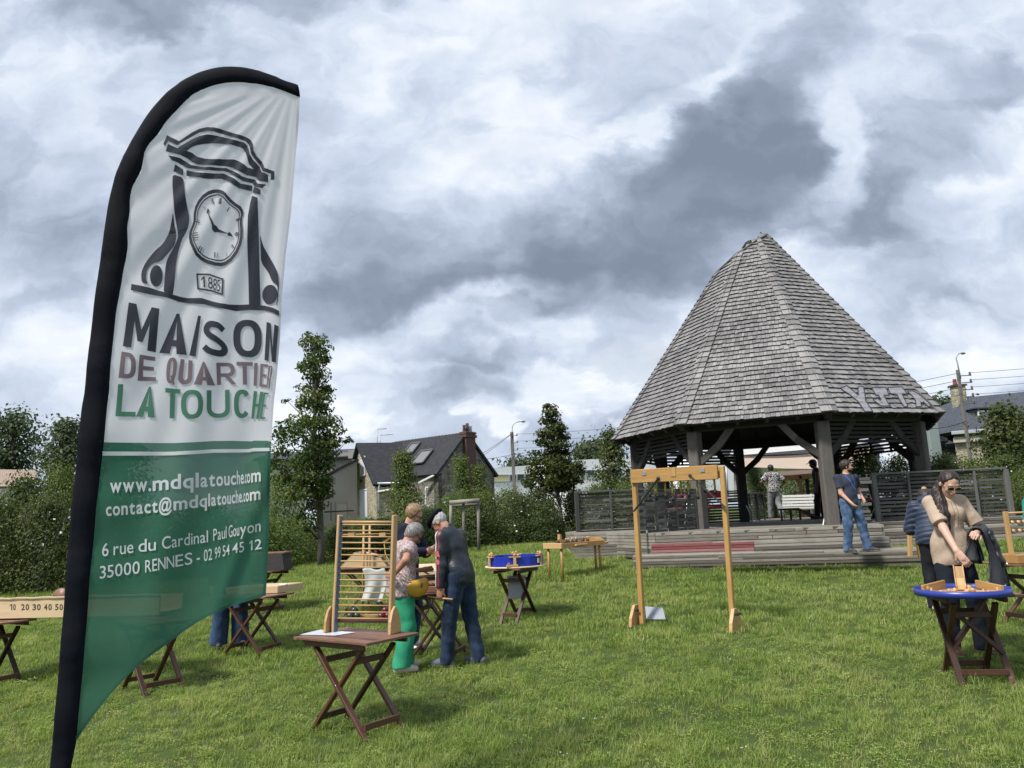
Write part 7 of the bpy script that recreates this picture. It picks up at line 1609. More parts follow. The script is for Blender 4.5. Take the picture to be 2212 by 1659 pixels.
def person(name_label, loc, rz, H=1.72, build=1., lean=0., side=0., twist=0., head=(0, 0, 0), lw=None, rw=None, lpole=(-.4, -1, -.1), rpole=(.4, -1, -.1), lf=(-.10, .02), rf=(.10, .02), lfa=8., rfa=-8., skin_m=None, female=False, fingers=(.6, .6), hip_drop=.0, h=.0075, group=None, face=True, lhand=None, rhand=None, kneef=(.15, .15), zfoot=(0, 0)):
    """the posed skeleton (facing +y) and one continuous skin surface; returns everything the clothes need"""
    s = H/1.75; J = {}; J['s'] = s; hipz = .925*s-hip_drop; P = vv(0, 0, hipz+.04*s)
    T = rotm((0, 0, 1), twist)@rotm((0, 1, 0), side)@rotm((1, 0, 0), -lean); tp = lambda x, y, z: P+T@(vv(x, y, z)*s)
    sw = (.156 if female else .176)*build**.5
    J.update(P=P, T=T, waist=tp(0, .005, .12), chest=tp(0, .0, .30), neck=tp(0, -.015, .475), ls=tp(-sw, -.01, .412), rs=tp(sw, -.01, .412))
    HT_ = T@rotm((0, 0, 1), head[0])@rotm((1, 0, 0), -head[1])@rotm((0, 1, 0), head[2]); J['HT'] = HT_; hb = tp(0, .0, .52); hc = hb+HT_@(vv(0, .025, .105)*s); J['hc'] = hc; hp = lambda x, y, z: hc+HT_@(vv(x, y, z)*s); J['hp'] = hp; J['hb'] = hb
    ua, fa = .295*s, .255*s
    lw = lw if lw is not None else (-.25, .06, .0); rw = rw if rw is not None else (.25, .06, .0)
    for sd, w_, pole in (('l', lw, lpole), ('r', rw, rpole)):
        W = np.array(w_, float)
        if W[2] <= 0.001: W = J[sd+'s']+vv(W[0]-(-sw if sd == 'l' else sw), W[1], -(ua+fa)*.985)
        J[sd+'e'], J[sd+'w'] = ik(J[sd+'s'], W, ua, fa, pole)
    for sd, fx, ang, kf, zf in (('l', lf, lfa, kneef[0], zfoot[0]), ('r', rf, rfa, kneef[1], zfoot[1])):
        sg = -1 if sd == 'l' else 1; hj = P+rotm((0, 0, 1), twist*.5)@vv(sg*.088*s, 0, -.04*s); J[sd+'h'] = hj
        A = vv(fx[0], fx[1], .085*s+zf); J[sd+'k'], J[sd+'a'] = ik(hj, A, .43*s, .42*s, (sg*.12, 1, 0)); J[sd+'t'] = rotm((0, 0, 1), ang)@vv(0, 1, 0)
    B = Sdf(); b = build
    B.ell(P+T@vv(0, 0, -.01*s), vv(.150 if not female else .165, .105, .12)*s*vv(b, b, 1), T, .05); B.cone(P, J['waist'], .118*s*b, .108*s*b, .05, (T[:, 1], .80)); B.ell(J['waist'], vv(.130, .095, .11)*s*vv(b, b, 1), T, .05)
    B.ell(J['chest'], vv(.160 if not female else .145, .108, .17)*s*vv(b**.7, b**.7, 1), T, .06); [B.cone(J[q], J['neck']-T@vv(0, 0, .045*s), .052*s, .062*s, .05) for q in ('ls', 'rs')]; B.cone(J['neck']-T@vv(0, 0, .05*s), hb+HT_@vv(0, .005, .04)*s, .060*s, .052*s, .03)
    B.ell(hp(0, -.008, .028), vv(.074, .094, .088)*s, HT_, .02); B.ell(hp(0, .022, -.040), vv(.057, .068, .082)*s, HT_, .03); B.ell(hp(0, .058, -.094), vv(.026, .022, .022)*s, HT_, .025)
    B.cone(hp(0, .084, .010), hp(0, .106, -.032), .009*s, .014*s, .012); B.ell(hp(0, .092, -.062), vv(.022, .010, .009)*s, HT_, .008); B.cone(hp(-.034, .079, .026), hp(.034, .079, .026), .011*s, .011*s, .012)
    for sg in (-1, 1): B.ell(hp(sg*.074, -.008, -.008), vv(.010, .020, .030)*s, HT_, .006); B.ell(hp(sg*.038, .066, -.028), vv(.020, .016, .016)*s, HT_, .02)
    hands = {}
    for sd in 'lr':
        sg = -1 if sd == 'l' else 1; S_, E_, W_ = J[sd+'s'], J[sd+'e'], J[sd+'w']; ar = b**.4
        B.cone(S_, E_, .052*s*ar, .041*s*ar, .03); B.cone(E_, W_, .042*s*ar, .026*s, .02); d = unit(W_-E_)
        hd = (lhand if sd == 'l' else rhand); curl = fingers[0 if sd == 'l' else 1]
        if hd is not None: d, pn = unit(hd[0]), unit(hd[1])
        else: pn = unit(vv(-sg*1., .25, 0)-d*(d@vv(-sg*1., .25, 0)))
        pn = unit(pn-d*(d@pn)); sx = np.cross(d, pn)*(1 if sd == 'l' else -1)   # pn: palm faces this way; sx: towards the thumb
        pc = W_+d*.052*s; B.cone(W_, W_+d*.03*s, .026*s, .028*s, .012, (pn, .72)); B.ell(pc, vv(.036, .050, .016)*s, np.stack([sx, d, pn], 1), .012); hands[sd] = (pc, d, pn, sx)
        for i, (ox, L) in enumerate(((.027, .072), (.009, .080), (-.009, .075), (-.026, .060))):
            k0 = W_+d*.092*s+sx*ox*s; a1 = curl*48; a2 = curl*95; d1 = unit(d*cos(radians(a1))+pn*sin(radians(a1))+sx*ox*1.2); d2 = unit(d*cos(radians(a2))+pn*sin(radians(a2)))
            k1 = k0+d1*L*.52*s; B.cone(k0-d*.015*s, k1, .0092*s, .0085*s, .004); B.cone(k1, k1+d2*L*.48*s, .0085*s, .0072*s, .003)
        t0 = W_+d*.028*s+sx*.026*s; t1 = t0+unit(d*.75+sx*.65+pn*.35)*.045*s; B.cone(t0, t1, .0125*s, .0105*s, .008); B.cone(t1, t1+unit(d*.9+sx*.05+pn*(.25+.6*curl))*.034*s, .0105*s, .008*s, .003)
    J['hands'] = hands
    for sd in 'lr':
        B.cone(J[sd+'h'], J[sd+'k'], .083*s*b, .054*s, .04); B.cone(J[sd+'k'], J[sd+'a'], .053*s, .038*s, .03); B.cone(J[sd+'a']-vv(0, 0, .035*s), J[sd+'a']+J[sd+'t']*.13*s-vv(0, 0, .055*s), .034*s, .026*s, .02)
    r = None
    V, Q = B.mesh(h)
    if face:
        E = [hp(sg*.031, .088, .004) for sg in (-1, 1)]; M = hp(0, .098, -.062)
        def reg(c):
            m_ = np.zeros(len(c), int)
            for e in E: q = (c-e)@HT_; m_[(np.abs(q[:, 0]) < .0135*s) & (np.abs(q[:, 2]) < .0065*s) & (np.abs(q[:, 1]) < .03)] = 1
            q = (c-M)@HT_; m_[(np.abs(q[:, 0]) < .024*s) & (np.abs(q[:, 2]) < .008*s) & (np.abs(q[:, 1]) < .02)] = 2; return m_
    else: reg = None
    o = sdf_obj('person', (V, Q), [skin_m, EYE, LIP], None, region=reg); o.location = loc; o.rotation_euler = (0, 0, rz); setp(o, name_label, 'person', group); J['o'] = o; J['h'] = h; J['b'] = b; J['fem'] = female
    return J
def top_garment(J, name, mats, ease=.018, hem=.02, sleeve=.55, wr=None, region=None, k=.05, collar=.0, flare=0., parent=None, hemz=None):
    """shirt / jacket: hem in metres below the pelvis centre, sleeve 0..2 (1 = elbow, 2 = wrist)"""
    S = Sdf(); s, T, P, b = J['s'], J['T'], J['P'], J['b']; f = J['fem']; e = ease
    S.ell(P+T@vv(0, 0, .02*s), vv(.155 if not f else .168, .110, .14)*s*vv(b, b, 1)+e+flare, T, k); S.ell(P-vv(0, 0, hem), vv(.152 if not f else .165, .112, .10)*s*vv(b, b, 1)+e+flare, np.eye(3), k)
    S.cone(P, J['waist'], .122*s*b+e, .115*s*b+e, k, (T[:, 1], .82)); S.ell(J['waist'], vv(.136, .102, .13)*s*vv(b, b, 1)+e, T, k); S.ell(J['chest'], vv(.160 if not f else .148, .112, .175)*s*vv(b**.7, b**.7, 1)+e, T, k); [S.cone(J[q], J['neck']-T@vv(0, 0, .045*s), .053*s+e*.8, .064*s+e*.6, k) for q in ('ls', 'rs')]
    if f: S.cone(J['chest']+T@vv(-.06, .075, .02)*s, J['chest']+T@vv(.06, .075, .02)*s, .052*s+e*.5, .052*s+e*.5, .05)
    if collar: S.cone(J['neck']-T@vv(0, 0, .03*s), J['neck']+T@vv(0, .0, collar), .066*s+e*.4, .062*s+e*.3, .02)
    # open neckline and straight hem, then the sleeves with their cuffs
    S.ell(J['neck']+T@vv(0, .02, .045+collar)*s, vv(.062, .066, .052)*s+.006, T, 0, 's')
    S.cut(P-vv(0, 0, hem+.045), T@vv(0, 0, -1)*.35+vv(0, 0, -.65), P-vv(.35, .35, .5), P+vv(.35, .35, -.005+.0))
    for sd in 'lr':
        a, m_, w_ = J[sd+'s'], J[sd+'e'], J[sd+'w']; ar = b**.4
        if sleeve <= 1: c = a+(m_-a)*sleeve; S.cone(a, c+(m_-a)*.12, .056*s*ar+e, .055*s*ar+e*1.1, .03, end=(c, unit(m_-a)))
        else: S.cone(a, m_, .056*s*ar+e, .047*s*ar+e*.9, .03); c = m_+(w_-m_)*(sleeve-1); S.cone(m_, c+(w_-m_)*.1, .047*s*ar+e*.9, .036*s+e*.7, .02, end=(c, unit(w_-m_)))
    return sdf_obj(name, S, mats, parent or J['o'], J['h'], wr or wrinkle(.0035, 34, rng.random()*9), region)
def trousers(J, mats, ease=.012, wide=0., hem=.045, wr=None, region=None, name='trousers', crop=0., seat=0.):
    S = Sdf(); s, b = J['s'], J['b']; e = ease; P, T = J['P'], J['T']; w0 = .152 if not J['fem'] else .168
    S.ell(P+vv(0, 0, -.015*s), vv(w0, .112+seat, .125)*s*vv(b, b, 1)+e, np.eye(3), .05); S.cone(P, P+(J['waist']-P)*.75, .118*s*b+e, .112*s*b+e*.6, .05, (T[:, 1], .84))
    for sd in 'lr':
        S.cone(J[sd+'h'], J[sd+'k'], .090*s*b+e, .061*s+e+wide*.5, .035); S.cone(J[sd+'k'], J[sd+'a']+vv(0, 0, crop-.03), .060*s+e+wide*.5, .046*s+e+wide, .03)
    z0 = min(J['la'][2], J['ra'][2])
    for sd in 'lr':
        A = J[sd+'a']; S.cut(A+vv(0, 0, hem-.085*s+crop), (0, 0, -1), A-vv(.15, .15, .2), A+vv(.15, .15, hem-.05*s+crop))
    S.cut(P+(J['waist']-P)*.30, unit(J['waist']-P), P+vv(-.3, -.3, .0), P+vv(.3, .3, .35))
    return sdf_obj(name, S, mats, J['o'], J['h'], wr or wrinkle(.0045, 30, rng.random()*9, 14), region)
def shoes(J, mats, big=1., boot=0.):
    s = J['s']
    for sd in 'lr':
        S = Sdf(); A, t = J[sd+'a'], J[sd+'t']; z = A[2]-.085*s; g = lambda y, zz: np.array([A[0], A[1], z])+t*y*s+vv(0, 0, zz*s); n = np.cross(t, [0, 0, 1])
        S.cone(g(-.045, .040), g(.06, .045), .042*s*big, .044*s*big, .02); S.cone(g(.06, .042), g(.165, .030), .043*s*big, .032*s*big, .02); S.cone(g(-.03, .05), g(.0, .095+boot), .040*s*big, .043*s*big, .02); S.cut(g(0, .002), (0, 0, -1))
        Zs = z+.020*s; sdf_obj('shoe', S, mats, J['o'], .007, None, lambda c, Zs=Zs: (c[:, 2] < Zs).astype(int))
def hair(J, m_, L=.02, back=.0, fringe=.0, name='hair', th=.012, wr=None, hl=.055):
    S = Sdf(); s, HT_, hp = J['s'], J['HT'], J['hp']
    S.ell(hp(0, -.012, .032), vv(.076, .096, .090)*s+th, HT_, .02)
    if back: S.ell(hp(0, -.045, -.02-back*.5), vv(.066, .055, .06+back)*s, HT_, .03)
    if fringe: S.ell(hp(.01, .070, .075), vv(.055, .028, .028)*s, HT_, .02)
    S.cut(hp(0, .052, hl), HT_@vv(0, .93, -.36)); S.cut(hp(0, .010, -.035-L), HT_@vv(0, .50, -.86))
    return sdf_obj(name, S, m_, J['o'], min(J['h'], .007), wr or (lambda X, Y, Z: .004*np.sin(X*120+Z*40)*np.sin(Z*60+Y*90)))
def glasses(J, m_, name='glasses', lens=None, w_=.026):
    s, hp = J['s'], J['hp']; mb = MB(); ml = MB()
    for sg in (-1, 1):
        c = (sg*.033, .107, .004); pts = [hp(c[0]+w_*cos(a), c[1]-.008*abs(cos(a)), c[2]+.018*sin(a)) for a in np.linspace(0, 2*pi, 15)]; mb.tube(pts, .0028*s, 5); mb.tube([hp(sg*.058, .098, .008), hp(sg*.078, .03, .008), hp(sg*.078, -.02, .0)], .0026*s, 5)
        if lens: ml.prism([hp(c[0]+w_*cos(a), c[1]-.008*abs(cos(a)), c[2]+.018*sin(a)) for a in np.linspace(0, 2*pi, 14)[:-1]], J['HT']@vv(0, .003, 0))
    mb.tube([hp(-.009, .108, .008), hp(.009, .108, .008)], .0028*s, 5); o = mb.build(name, m_, J['o'])
    if lens: ml.build('lens', lens, o)
def w2l(J, p):
    """a world point in the person's own frame"""
    return np.array(J_inv(J)@Vector(p))
def frame_inv(loc, rz):
    return (Matrix.Translation(Vector(loc))@Matrix.Rotation(rz, 4, 'Z')).inverted()
SK_A = skin('fair', (.50, .30, .215)); SK_B = skin('ruddy', (.45, .235, .165)); SK_C = skin('pale', (.56, .37, .285)); SK_D = skin('brown', (.12, .062, .040))
JEANS = denim('dark', (.006, .012, .028), (.024, .044, .088)); JEANS_B = denim('blue', (.030, .062, .130), (.11, .175, .29)); JEANS_L = denim('mid', (.016, .040, .095), (.050, .095, .185)); BLACKC = cloth('black', (.008, .009, .013), .8)
SOLE = plain('shoe_sole', (.50, .49, .46), .7); SHOE_W = plain('cream_shoe', (.50, .44, .37), .7, .15); SHOE_D = plain('dark_shoe', (.035, .033, .035), .6); SHOE_B = plain('brown_boot', (.16, .075, .04), .5)

# 1 -- woman in green trousers (seen from behind her right side, hand on her hip)
def woman_green():
    f = hit(869, 1449); loc = f+np.array([.0, 0, 0]); rz = radians(-62)
    J = person('grey-haired woman in green trousers and flowered top, hand on hip, with a yellow bag', loc, rz, 1.66, 1.06, 9, 0, 0, (-12, 34, 4), rw=(.23, -.17, 1.03), rpole=(1, -.35, -.2), lw=(-.12, .30, 1.05), lf=(-.10, .07), rf=(.11, -.05), skin_m=SK_B, female=True, fingers=(.7, .35), rhand=((-.75, -.35, .05), (-.2, .9, 0)), h=.0075)
    def floral(t, out):
        p = objc(t); v = t.node('ShaderNodeTexVoronoi'); t.put(v.inputs['Vector'], p); v.inputs['Scale'].default_value = 62; x, y, z = t.xyz(v.outputs['Color']); c = t.ramp(x, [(0, (.30, .23, .24)), (.3, (.42, .36, .36)), (.5, (.25, .12, .15)), (.62, (.46, .42, .41)), (.8, (.17, .15, .20)), (.9, (.44, .24, .22))], 'CONSTANT'); n = t.noise(p, 16, 4, .6, .6).outputs[0]; pbsdf(t, out, c, .85, n, .3, .025, spec=.2)
    top_garment(J, 'floral_top', mat('floral_cloth', floral), .031, .085, .62, wrinkle(.005, 30, 2.), flare=.012)
    trousers(J, cloth('green', (.022, .235, .125), .8, c2=(.035, .30, .165)), .020, .034, .055, wrinkle(.006, 20, 4., 20), seat=.01); shoes(J, [SHOE_W, SOLE], 1.08)
    hair(J, hairmat('grey', (.085, .078, .075), (.30, .28, .27)), .035, .015, .0, th=.016); glasses(J, plain('dark_frame', (.02, .02, .025), .4))
    # shoulder bag: soft pouch on a strap
    o = J['o']; M = o.matrix_basis; s = J['s']
    S = Sdf(); c = vv(.215, .12, .885); S.ell(c, (.052, .125, .10), rotm((1, 0, 0), 12), .03); S.ell(c+vv(0, 0, .045), (.034, .120, .06), rotm((1, 0, 0), 12), .03); S.cut(c+vv(0, 0, .088), (0, -.2, 1))
    B_ = bpy.data.objects.new('handbag', None); COL.objects.link(B_); B_.matrix_basis = M; setp(B_, 'mustard yellow leather shoulder bag at the hip of the woman in green trousers', 'handbag')
    YB = plain('mustard_leather', (.46, .265, .025), .45, .2, 18, 0, .2); sdf_obj('pouch', S, YB, B_, .007, wrinkle(.004, 40, 1.)); mb = MB(); c1 = c+vv(.02, -.09, .08); pts = [c1, vv(.225, -.03, 1.0), vv(.215, -.14, 1.10), vv(.10, -.205, 1.25), vv(-.05, -.17, 1.385), vv(-.14, -.05, 1.44)]; mb.tube(pts, .011, 6, flat=.45); mb.build('strap', YB, B_); mb = MB(); mb.tube([c+vv(.055, .03, .05), c+vv(.062, .02, .0)], .006, 6); mb.build('zip_pull', plain('dark_metal', (.06, .05, .04), .3, .1, 9, .8), B_)
woman_green()
# 2 -- older man in the leather jacket
def man_jacket():
    f = hit(1000, 1437); rz = radians(62)
    J = person('stooping man in black beret, dark leather jacket with sleeve stripes and blue jeans', f, rz, 1.79, 1.06, 17, 0, 0, (8, 31, 0), (-.245, .115, .80), (.22, .20, .86), lf=(-.125, .13), rf=(.11, -.14), skin_m=SK_B, fingers=(.95, .6), lhand=((-.02, .12, -1), (.95, .2, 0)), kneef=(.2, .1))
    def leather(t, out):
        p = objc(t); n = t.noise(p, 9, 5, .62, .6).outputs[0]; n2 = t.noise(p, 120, 3, .6).outputs[0]; pbsdf(t, out, t.mix(t.maprange(n, .4, .7), (.006, .009, .015), (.025, .032, .045)), .42, t.math('ADD', n, t.math('MULTIPLY', n2, .12)), .45, .02, spec=.5)
    LE = mat('leather', leather); WS = plain('white_leather_stripe', (.62, .61, .60), .5, .1); RS_ = plain('red_leather_stripe', (.17, .018, .025), .5, .2); a, e, w_ = J['ls'], J['le'], J['lw']
    def reg(c):
        m_ = np.zeros(len(c), int); d1 = unit(e-a); d2 = unit(w_-e); t1 = (c-a)@d1; L1 = np.linalg.norm(e-a); on1 = (t1 > -.09) & (t1 < L1); q1 = c-a-np.outer(t1, d1); t2 = (c-e)@d2; on2 = (t2 > 0) & (t1 >= L1*.97); q2 = c-e-np.outer(t2, d2)
        fw = J['T']@vv(0, 1, 0); out_ = J['T']@vv(-1, 0, 0)
        for on, q in ((on1, q1), (on2, q2)):
            y = q@fw; x = q@out_; near = np.linalg.norm(q, axis=1) < .115
            m_[on & near & (x > -.02) & (y > .020) & (y < .038)] = 1; m_[on & near & (x > .0) & (y > -.018) & (y < .002)] = 2
        for z, r_ in ((.19, .030), (.275, .034)): p = a+d1*z; q = c-p; y = q@fw; zz = q@d1; m_[on1 & (q1@out_ > .02) & (np.abs(y-.018) < .036) & (np.abs(zz) < r_) & ((z < .2) | (np.hypot(y-.018, zz) < .034) & (np.hypot(y-.018, zz) > .010))] = 3
        return m_
    PINK = plain('pink_patch', (.48, .12, .13), .6, .2)
    top_garment(J, 'leather_jacket', [LE, WS, RS_, PINK], .019, .075, 1.96, wrinkle(.005, 26, 6., 12), reg, collar=.035, flare=.006)
    trousers(J, JEANS, .016, .014, .02, wrinkle(.006, 36, 8., 12)); shoes(J, [plain('blue_grey_shoe', (.10, .115, .14), .7), SOLE]); hair(J, hairmat('silver', (.22, .22, .22), (.48, .48, .48)), .045, .0, 0, th=.006); glasses(J, plain('dark_frame', (.02, .02, .025), .4))
    S = Sdf(); hp = J['hp']; S.ell(hp(0, -.002, .088), vv(.102, .128, .044), J['HT']@rotm((1, 0, 0), -4), .02); S.ell(hp(0, .0, .066), vv(.084, .104, .030), J['HT'], .02); S.cone(hp(0, .10, .066), hp(0, .125, .060), .03, .012, .02); sdf_obj('beret', S, plain('black_felt', (.010, .010, .013), .95, .2, 60, 0, .2, .1), J['o'], .007)
    pc, d, pn, sx = J['hands']['l']; M = J['o'].matrix_basis; st = bpy.data.objects.new('stick', None); COL.objects.link(st); st.matrix_basis = M; setp(st, 'short pale wooden stick held in the hand of the man in the leather jacket', 'stick'); mb = MB(); g = pc+d*.045+pn*.022; ax = unit(vv(0.05, 1, .06)); mb.tube([g-ax*.17, g+ax*.17], .0095, 8); mb.build('rod', WOOD_BEECH, st)
    b0 = np.array(top_of(T_MID, 0, .0, .732)); r = thing('ridged_board', 'reddish wooden box with a ridged bowed top on the table before the leather jacket', 'board game', tuple(b0), radians(-14)); mb = MB(); mb.box((.06, 0, .035), (.56, .40, .07)); mb.build('box', WOOD_TOP, r); mb = MB(); n = 12
    for i in range(n): x = -.22+.56*i/(n-1)*1.; z = .085+.018*sin(pi*i/(n-1)); mb.box((x, 0, z), (.040, .36, .016))
    mb.build('ridges', wood('red_brown_wood', (.17, .065, .035), (.33, .15, .085), .5), r)
man_jacket()
# 3 -- young man with glasses
def young_man():
    f = hit(922, 1413); f = f+np.array([-.27, .30, .0]); f[2] = gz(f[0], f[1]); rz = radians(-112)
    J = person('fair-haired young man with glasses and navy sweater behind the woman, hands together', f, rz, 1.84, .98, 5, 0, 0, (14, 22, 0), (-.01, .30, 1.17), (.035, .315, 1.19), lpole=(-1, -.4, -.5), rpole=(1, -.4, -.5), skin_m=SK_A, fingers=(.75, .8), lhand=((.55, .8, .25), (.6, -.6, .3)), rhand=((-.5, .8, .35), (-.6, -.5, .1)))
    W_ = plain('white_emblem', (.7, .7, .7), .6); c0 = J['chest']+J['T']@vv(-.07, .1, .07)
    top_garment(J, 'navy_sweater', [cloth('navy_knit', (.010, .013, .026), .9, 160), W_], .022, .07, 1.92, wrinkle(.005, 28, 3.), lambda c: ((np.abs(c[:, 0]-c0[0]) < .030) & (np.abs(c[:, 2]-c0[2]) < .010) & (c[:, 1] > J['chest'][1]+.05)).astype(int), collar=.02)
    trousers(J, JEANS_L, .010, .004, .02); shoes(J, [plain('white_trainer', (.68, .68, .68), .6, .2, 30), SOLE], 1.1); hair(J, hairmat('sandy', (.115, .066, .032), (.33, .215, .115)), .0, 0., .03, th=.018, hl=.062); glasses(J, plain('dark_frame', (.02, .02, .025), .4))
young_man()
# 4 -- woman in beige at the round tray
def woman_beige():
    y = 8.02; p = at(2070, 1300, y); loc = np.array([p[0], y, float(gz(p[0], y))]); rz = radians(180-4); Mi = frame_inv(loc, rz); L_ = lambda w: np.array(Mi@Vector(w))
    hand_t = L_(at(2072, 1200, 7.60)); fist = L_(at(2106, 1155, 7.72))
    J = person('dark-haired woman in beige linen shirt and sunglasses dropping a ball into the tray', loc, rz, 1.88, .74, 4, 0, 0, (2, 30, -4), lw=fist, rw=hand_t, lpole=(-.8, -.7, -.3), rpole=(.2, -1, -.4), lf=(-.19, -.03), rf=(.12, .02), lfa=35, rfa=-5, skin_m=SK_C, female=True, fingers=(.95, .55), lhand=((.35, .85, .2), (.5, -.2, -.9)), rhand=((-.35, .45, -.85), (-.6, -.75, -.25)), h=.0065)
    def linen(t, out):
        p_ = objc(t); n = t.noise(p_, 6, 5, .62, .5).outputs[0]; n2 = t.noise(t.vmath('MULTIPLY', p_, (300, 300, 60)), 1, 2, .5).outputs[0]; h_ = t.noise(t.vmath('MULTIPLY', p_, (1, 1, .5)), 13, 5, .6, .9).outputs[0]; pbsdf(t, out, t.mix(t.math('ADD', t.math('MULTIPLY', n, .6), t.math('MULTIPLY', n2, .3)), (.335, .250, .185), (.53, .42, .33)), .9, t.math('ADD', h_, t.math('MULTIPLY', n2, .06)), .45, .035, spec=.2)
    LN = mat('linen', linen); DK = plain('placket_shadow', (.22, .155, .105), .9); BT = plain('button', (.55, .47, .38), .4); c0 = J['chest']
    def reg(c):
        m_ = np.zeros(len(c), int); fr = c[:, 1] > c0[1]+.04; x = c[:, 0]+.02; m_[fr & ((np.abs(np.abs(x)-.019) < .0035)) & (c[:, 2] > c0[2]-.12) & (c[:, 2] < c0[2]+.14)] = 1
        for z in (-.10, -.03, .04): m_[fr & (np.hypot(x, c[:, 2]-c0[2]-z) < .008)] = 2
        return m_
    top_garment(J, 'linen_shirt', [LN, DK, BT], .022, .125, .78, wrinkle(.006, 24, 5., 14), reg, flare=.036); trousers(J, cloth('ink_navy', (.007, .010, .018), .85), .014, .012, .02); shoes(J, [SHOE_B, SOLE])
    HB = hairmat('dark_brown', (.010, .007, .006), (.040, .024, .018)); hair(J, HB, .03, .0, 0, th=.007, hl=.068); hp = J['hp']; S = Sdf(); q = [hp(.062, -.055, -.03), hp(.085, -.01, -.10), J['rs']+vv(-.055, .085, .015), J['rs']+vv(-.045, .125, -.11), J['rs']+vv(-.035, .135, -.235), J['rs']+vv(-.045, .135, -.30)]
    for (a, b), (r0, r1) in zip(zip(q[:-1], q[1:]), ((.036, .044), (.044, .056), (.056, .060), (.060, .052), (.052, .024))): S.cone(a, b, r0, r1, .02)
    q2 = [hp(.07, -.05, -.05), J['rs']+vv(-.005, .03, .02), J['rs']+vv(.035, .075, -.10), J['rs']+vv(.05, .085, -.20)]
    for (a, b), (r0, r1) in zip(zip(q2[:-1], q2[1:]), ((.025, .032), (.032, .030), (.030, .010))): S.cone(a, b, r0, r1, .02)
    sdf_obj('ponytail', S, HB, J['o'], .0065, lambda X, Y, Z: .004*np.sin(X*150+Z*18)+.003*np.sin(Y*170-Z*15)); glasses(J, plain('gold_frame', (.30, .22, .14), .3, .1, 9, .6), 'sunglasses', plain('dark_lens', (.018, .010, .010), .12), .029)
    # jacket carried over her left forearm
    M = J['o'].matrix_basis; jk = bpy.data.objects.new('carried_jacket', None); COL.objects.link(jk); jk.matrix_basis = M; setp(jk, 'black jacket hanging over the left forearm of the woman in beige', 'jacket'); e, w_ = J['le'], J['lw']; d = unit(w_-e); f_ = unit(vv(d[0], d[1], 0)); nn_ = np.array([-f_[1], f_[0], 0]); nn_ = nn_ if nn_[0] < 0 else -nn_
    BJ = plain('black_leather', (.011, .012, .016), .45, .3, 12, 0, .3)
    def drape(L0, L1, u0, u1, ph, name, fl):
        """cloth folded over the forearm: u along the arm, v from the inner hem over the arm to the outer hem"""
        def fn(u, v):
            q = e+(w_-e)*(u0+(u1-u0)*u); v = 2*v-1; s_ = abs(v); sg = 1 if v > 0 else -1
            if s_ < .16: a = v/.16*pi/2; return q+nn_*.060*sin(a)+vv(0, 0, .060*cos(a))
            t = (s_-.16)/.84; L = (L1 if sg > 0 else L0)*(1+.10*sin(u*5+ph)); fo = (.022+.030*t)*sin(u*15+ph+2.2*t)+.018*t*sin(u*31+ph*2)
            return q+nn_*(sg*.060+sg*.05*t*(1-t)+fo+(.06*t if sg > 0 else -.01*t))+f_*((u-.5)*fl*t+.03*sin(t*5+u*3))-vv(0, 0, L*t)
        mb = MB(); mb.grid(fn, 30, 44); o = mb.build(name, BJ, jk); sd2 = o.modifiers.new('thick', 'SOLIDIFY'); sd2.thickness = .014; sd2.offset = 0; return o
    drape(.30, .58, -.10, .74, .4, 'jacket_body', .12); p0 = e+(w_-e)*.30+nn_*.10
    S = Sdf(); S.cone(p0+vv(0, 0, -.02), p0+nn_*.05-vv(0, 0, .28), .050, .052, .03, (nn_, .6)); S.cone(p0+nn_*.05-vv(0, 0, .28), p0+nn_*.04+f_*.04-vv(0, 0, .50), .052, .044, .03, (nn_, .6)); S.cut(p0-vv(0, 0, .52), (0, 0, -1)); sdf_obj('sleeve', S, BJ, jk, .008, wrinkle(.008, 40, 2., 30)); mb = MB(); mb.tube([p0+nn_*.10-vv(0, 0, .30), p0+nn_*.105-vv(0, 0, .35)], .007, 6); mb.build('zip_pull', STEEL, jk)
woman_beige()
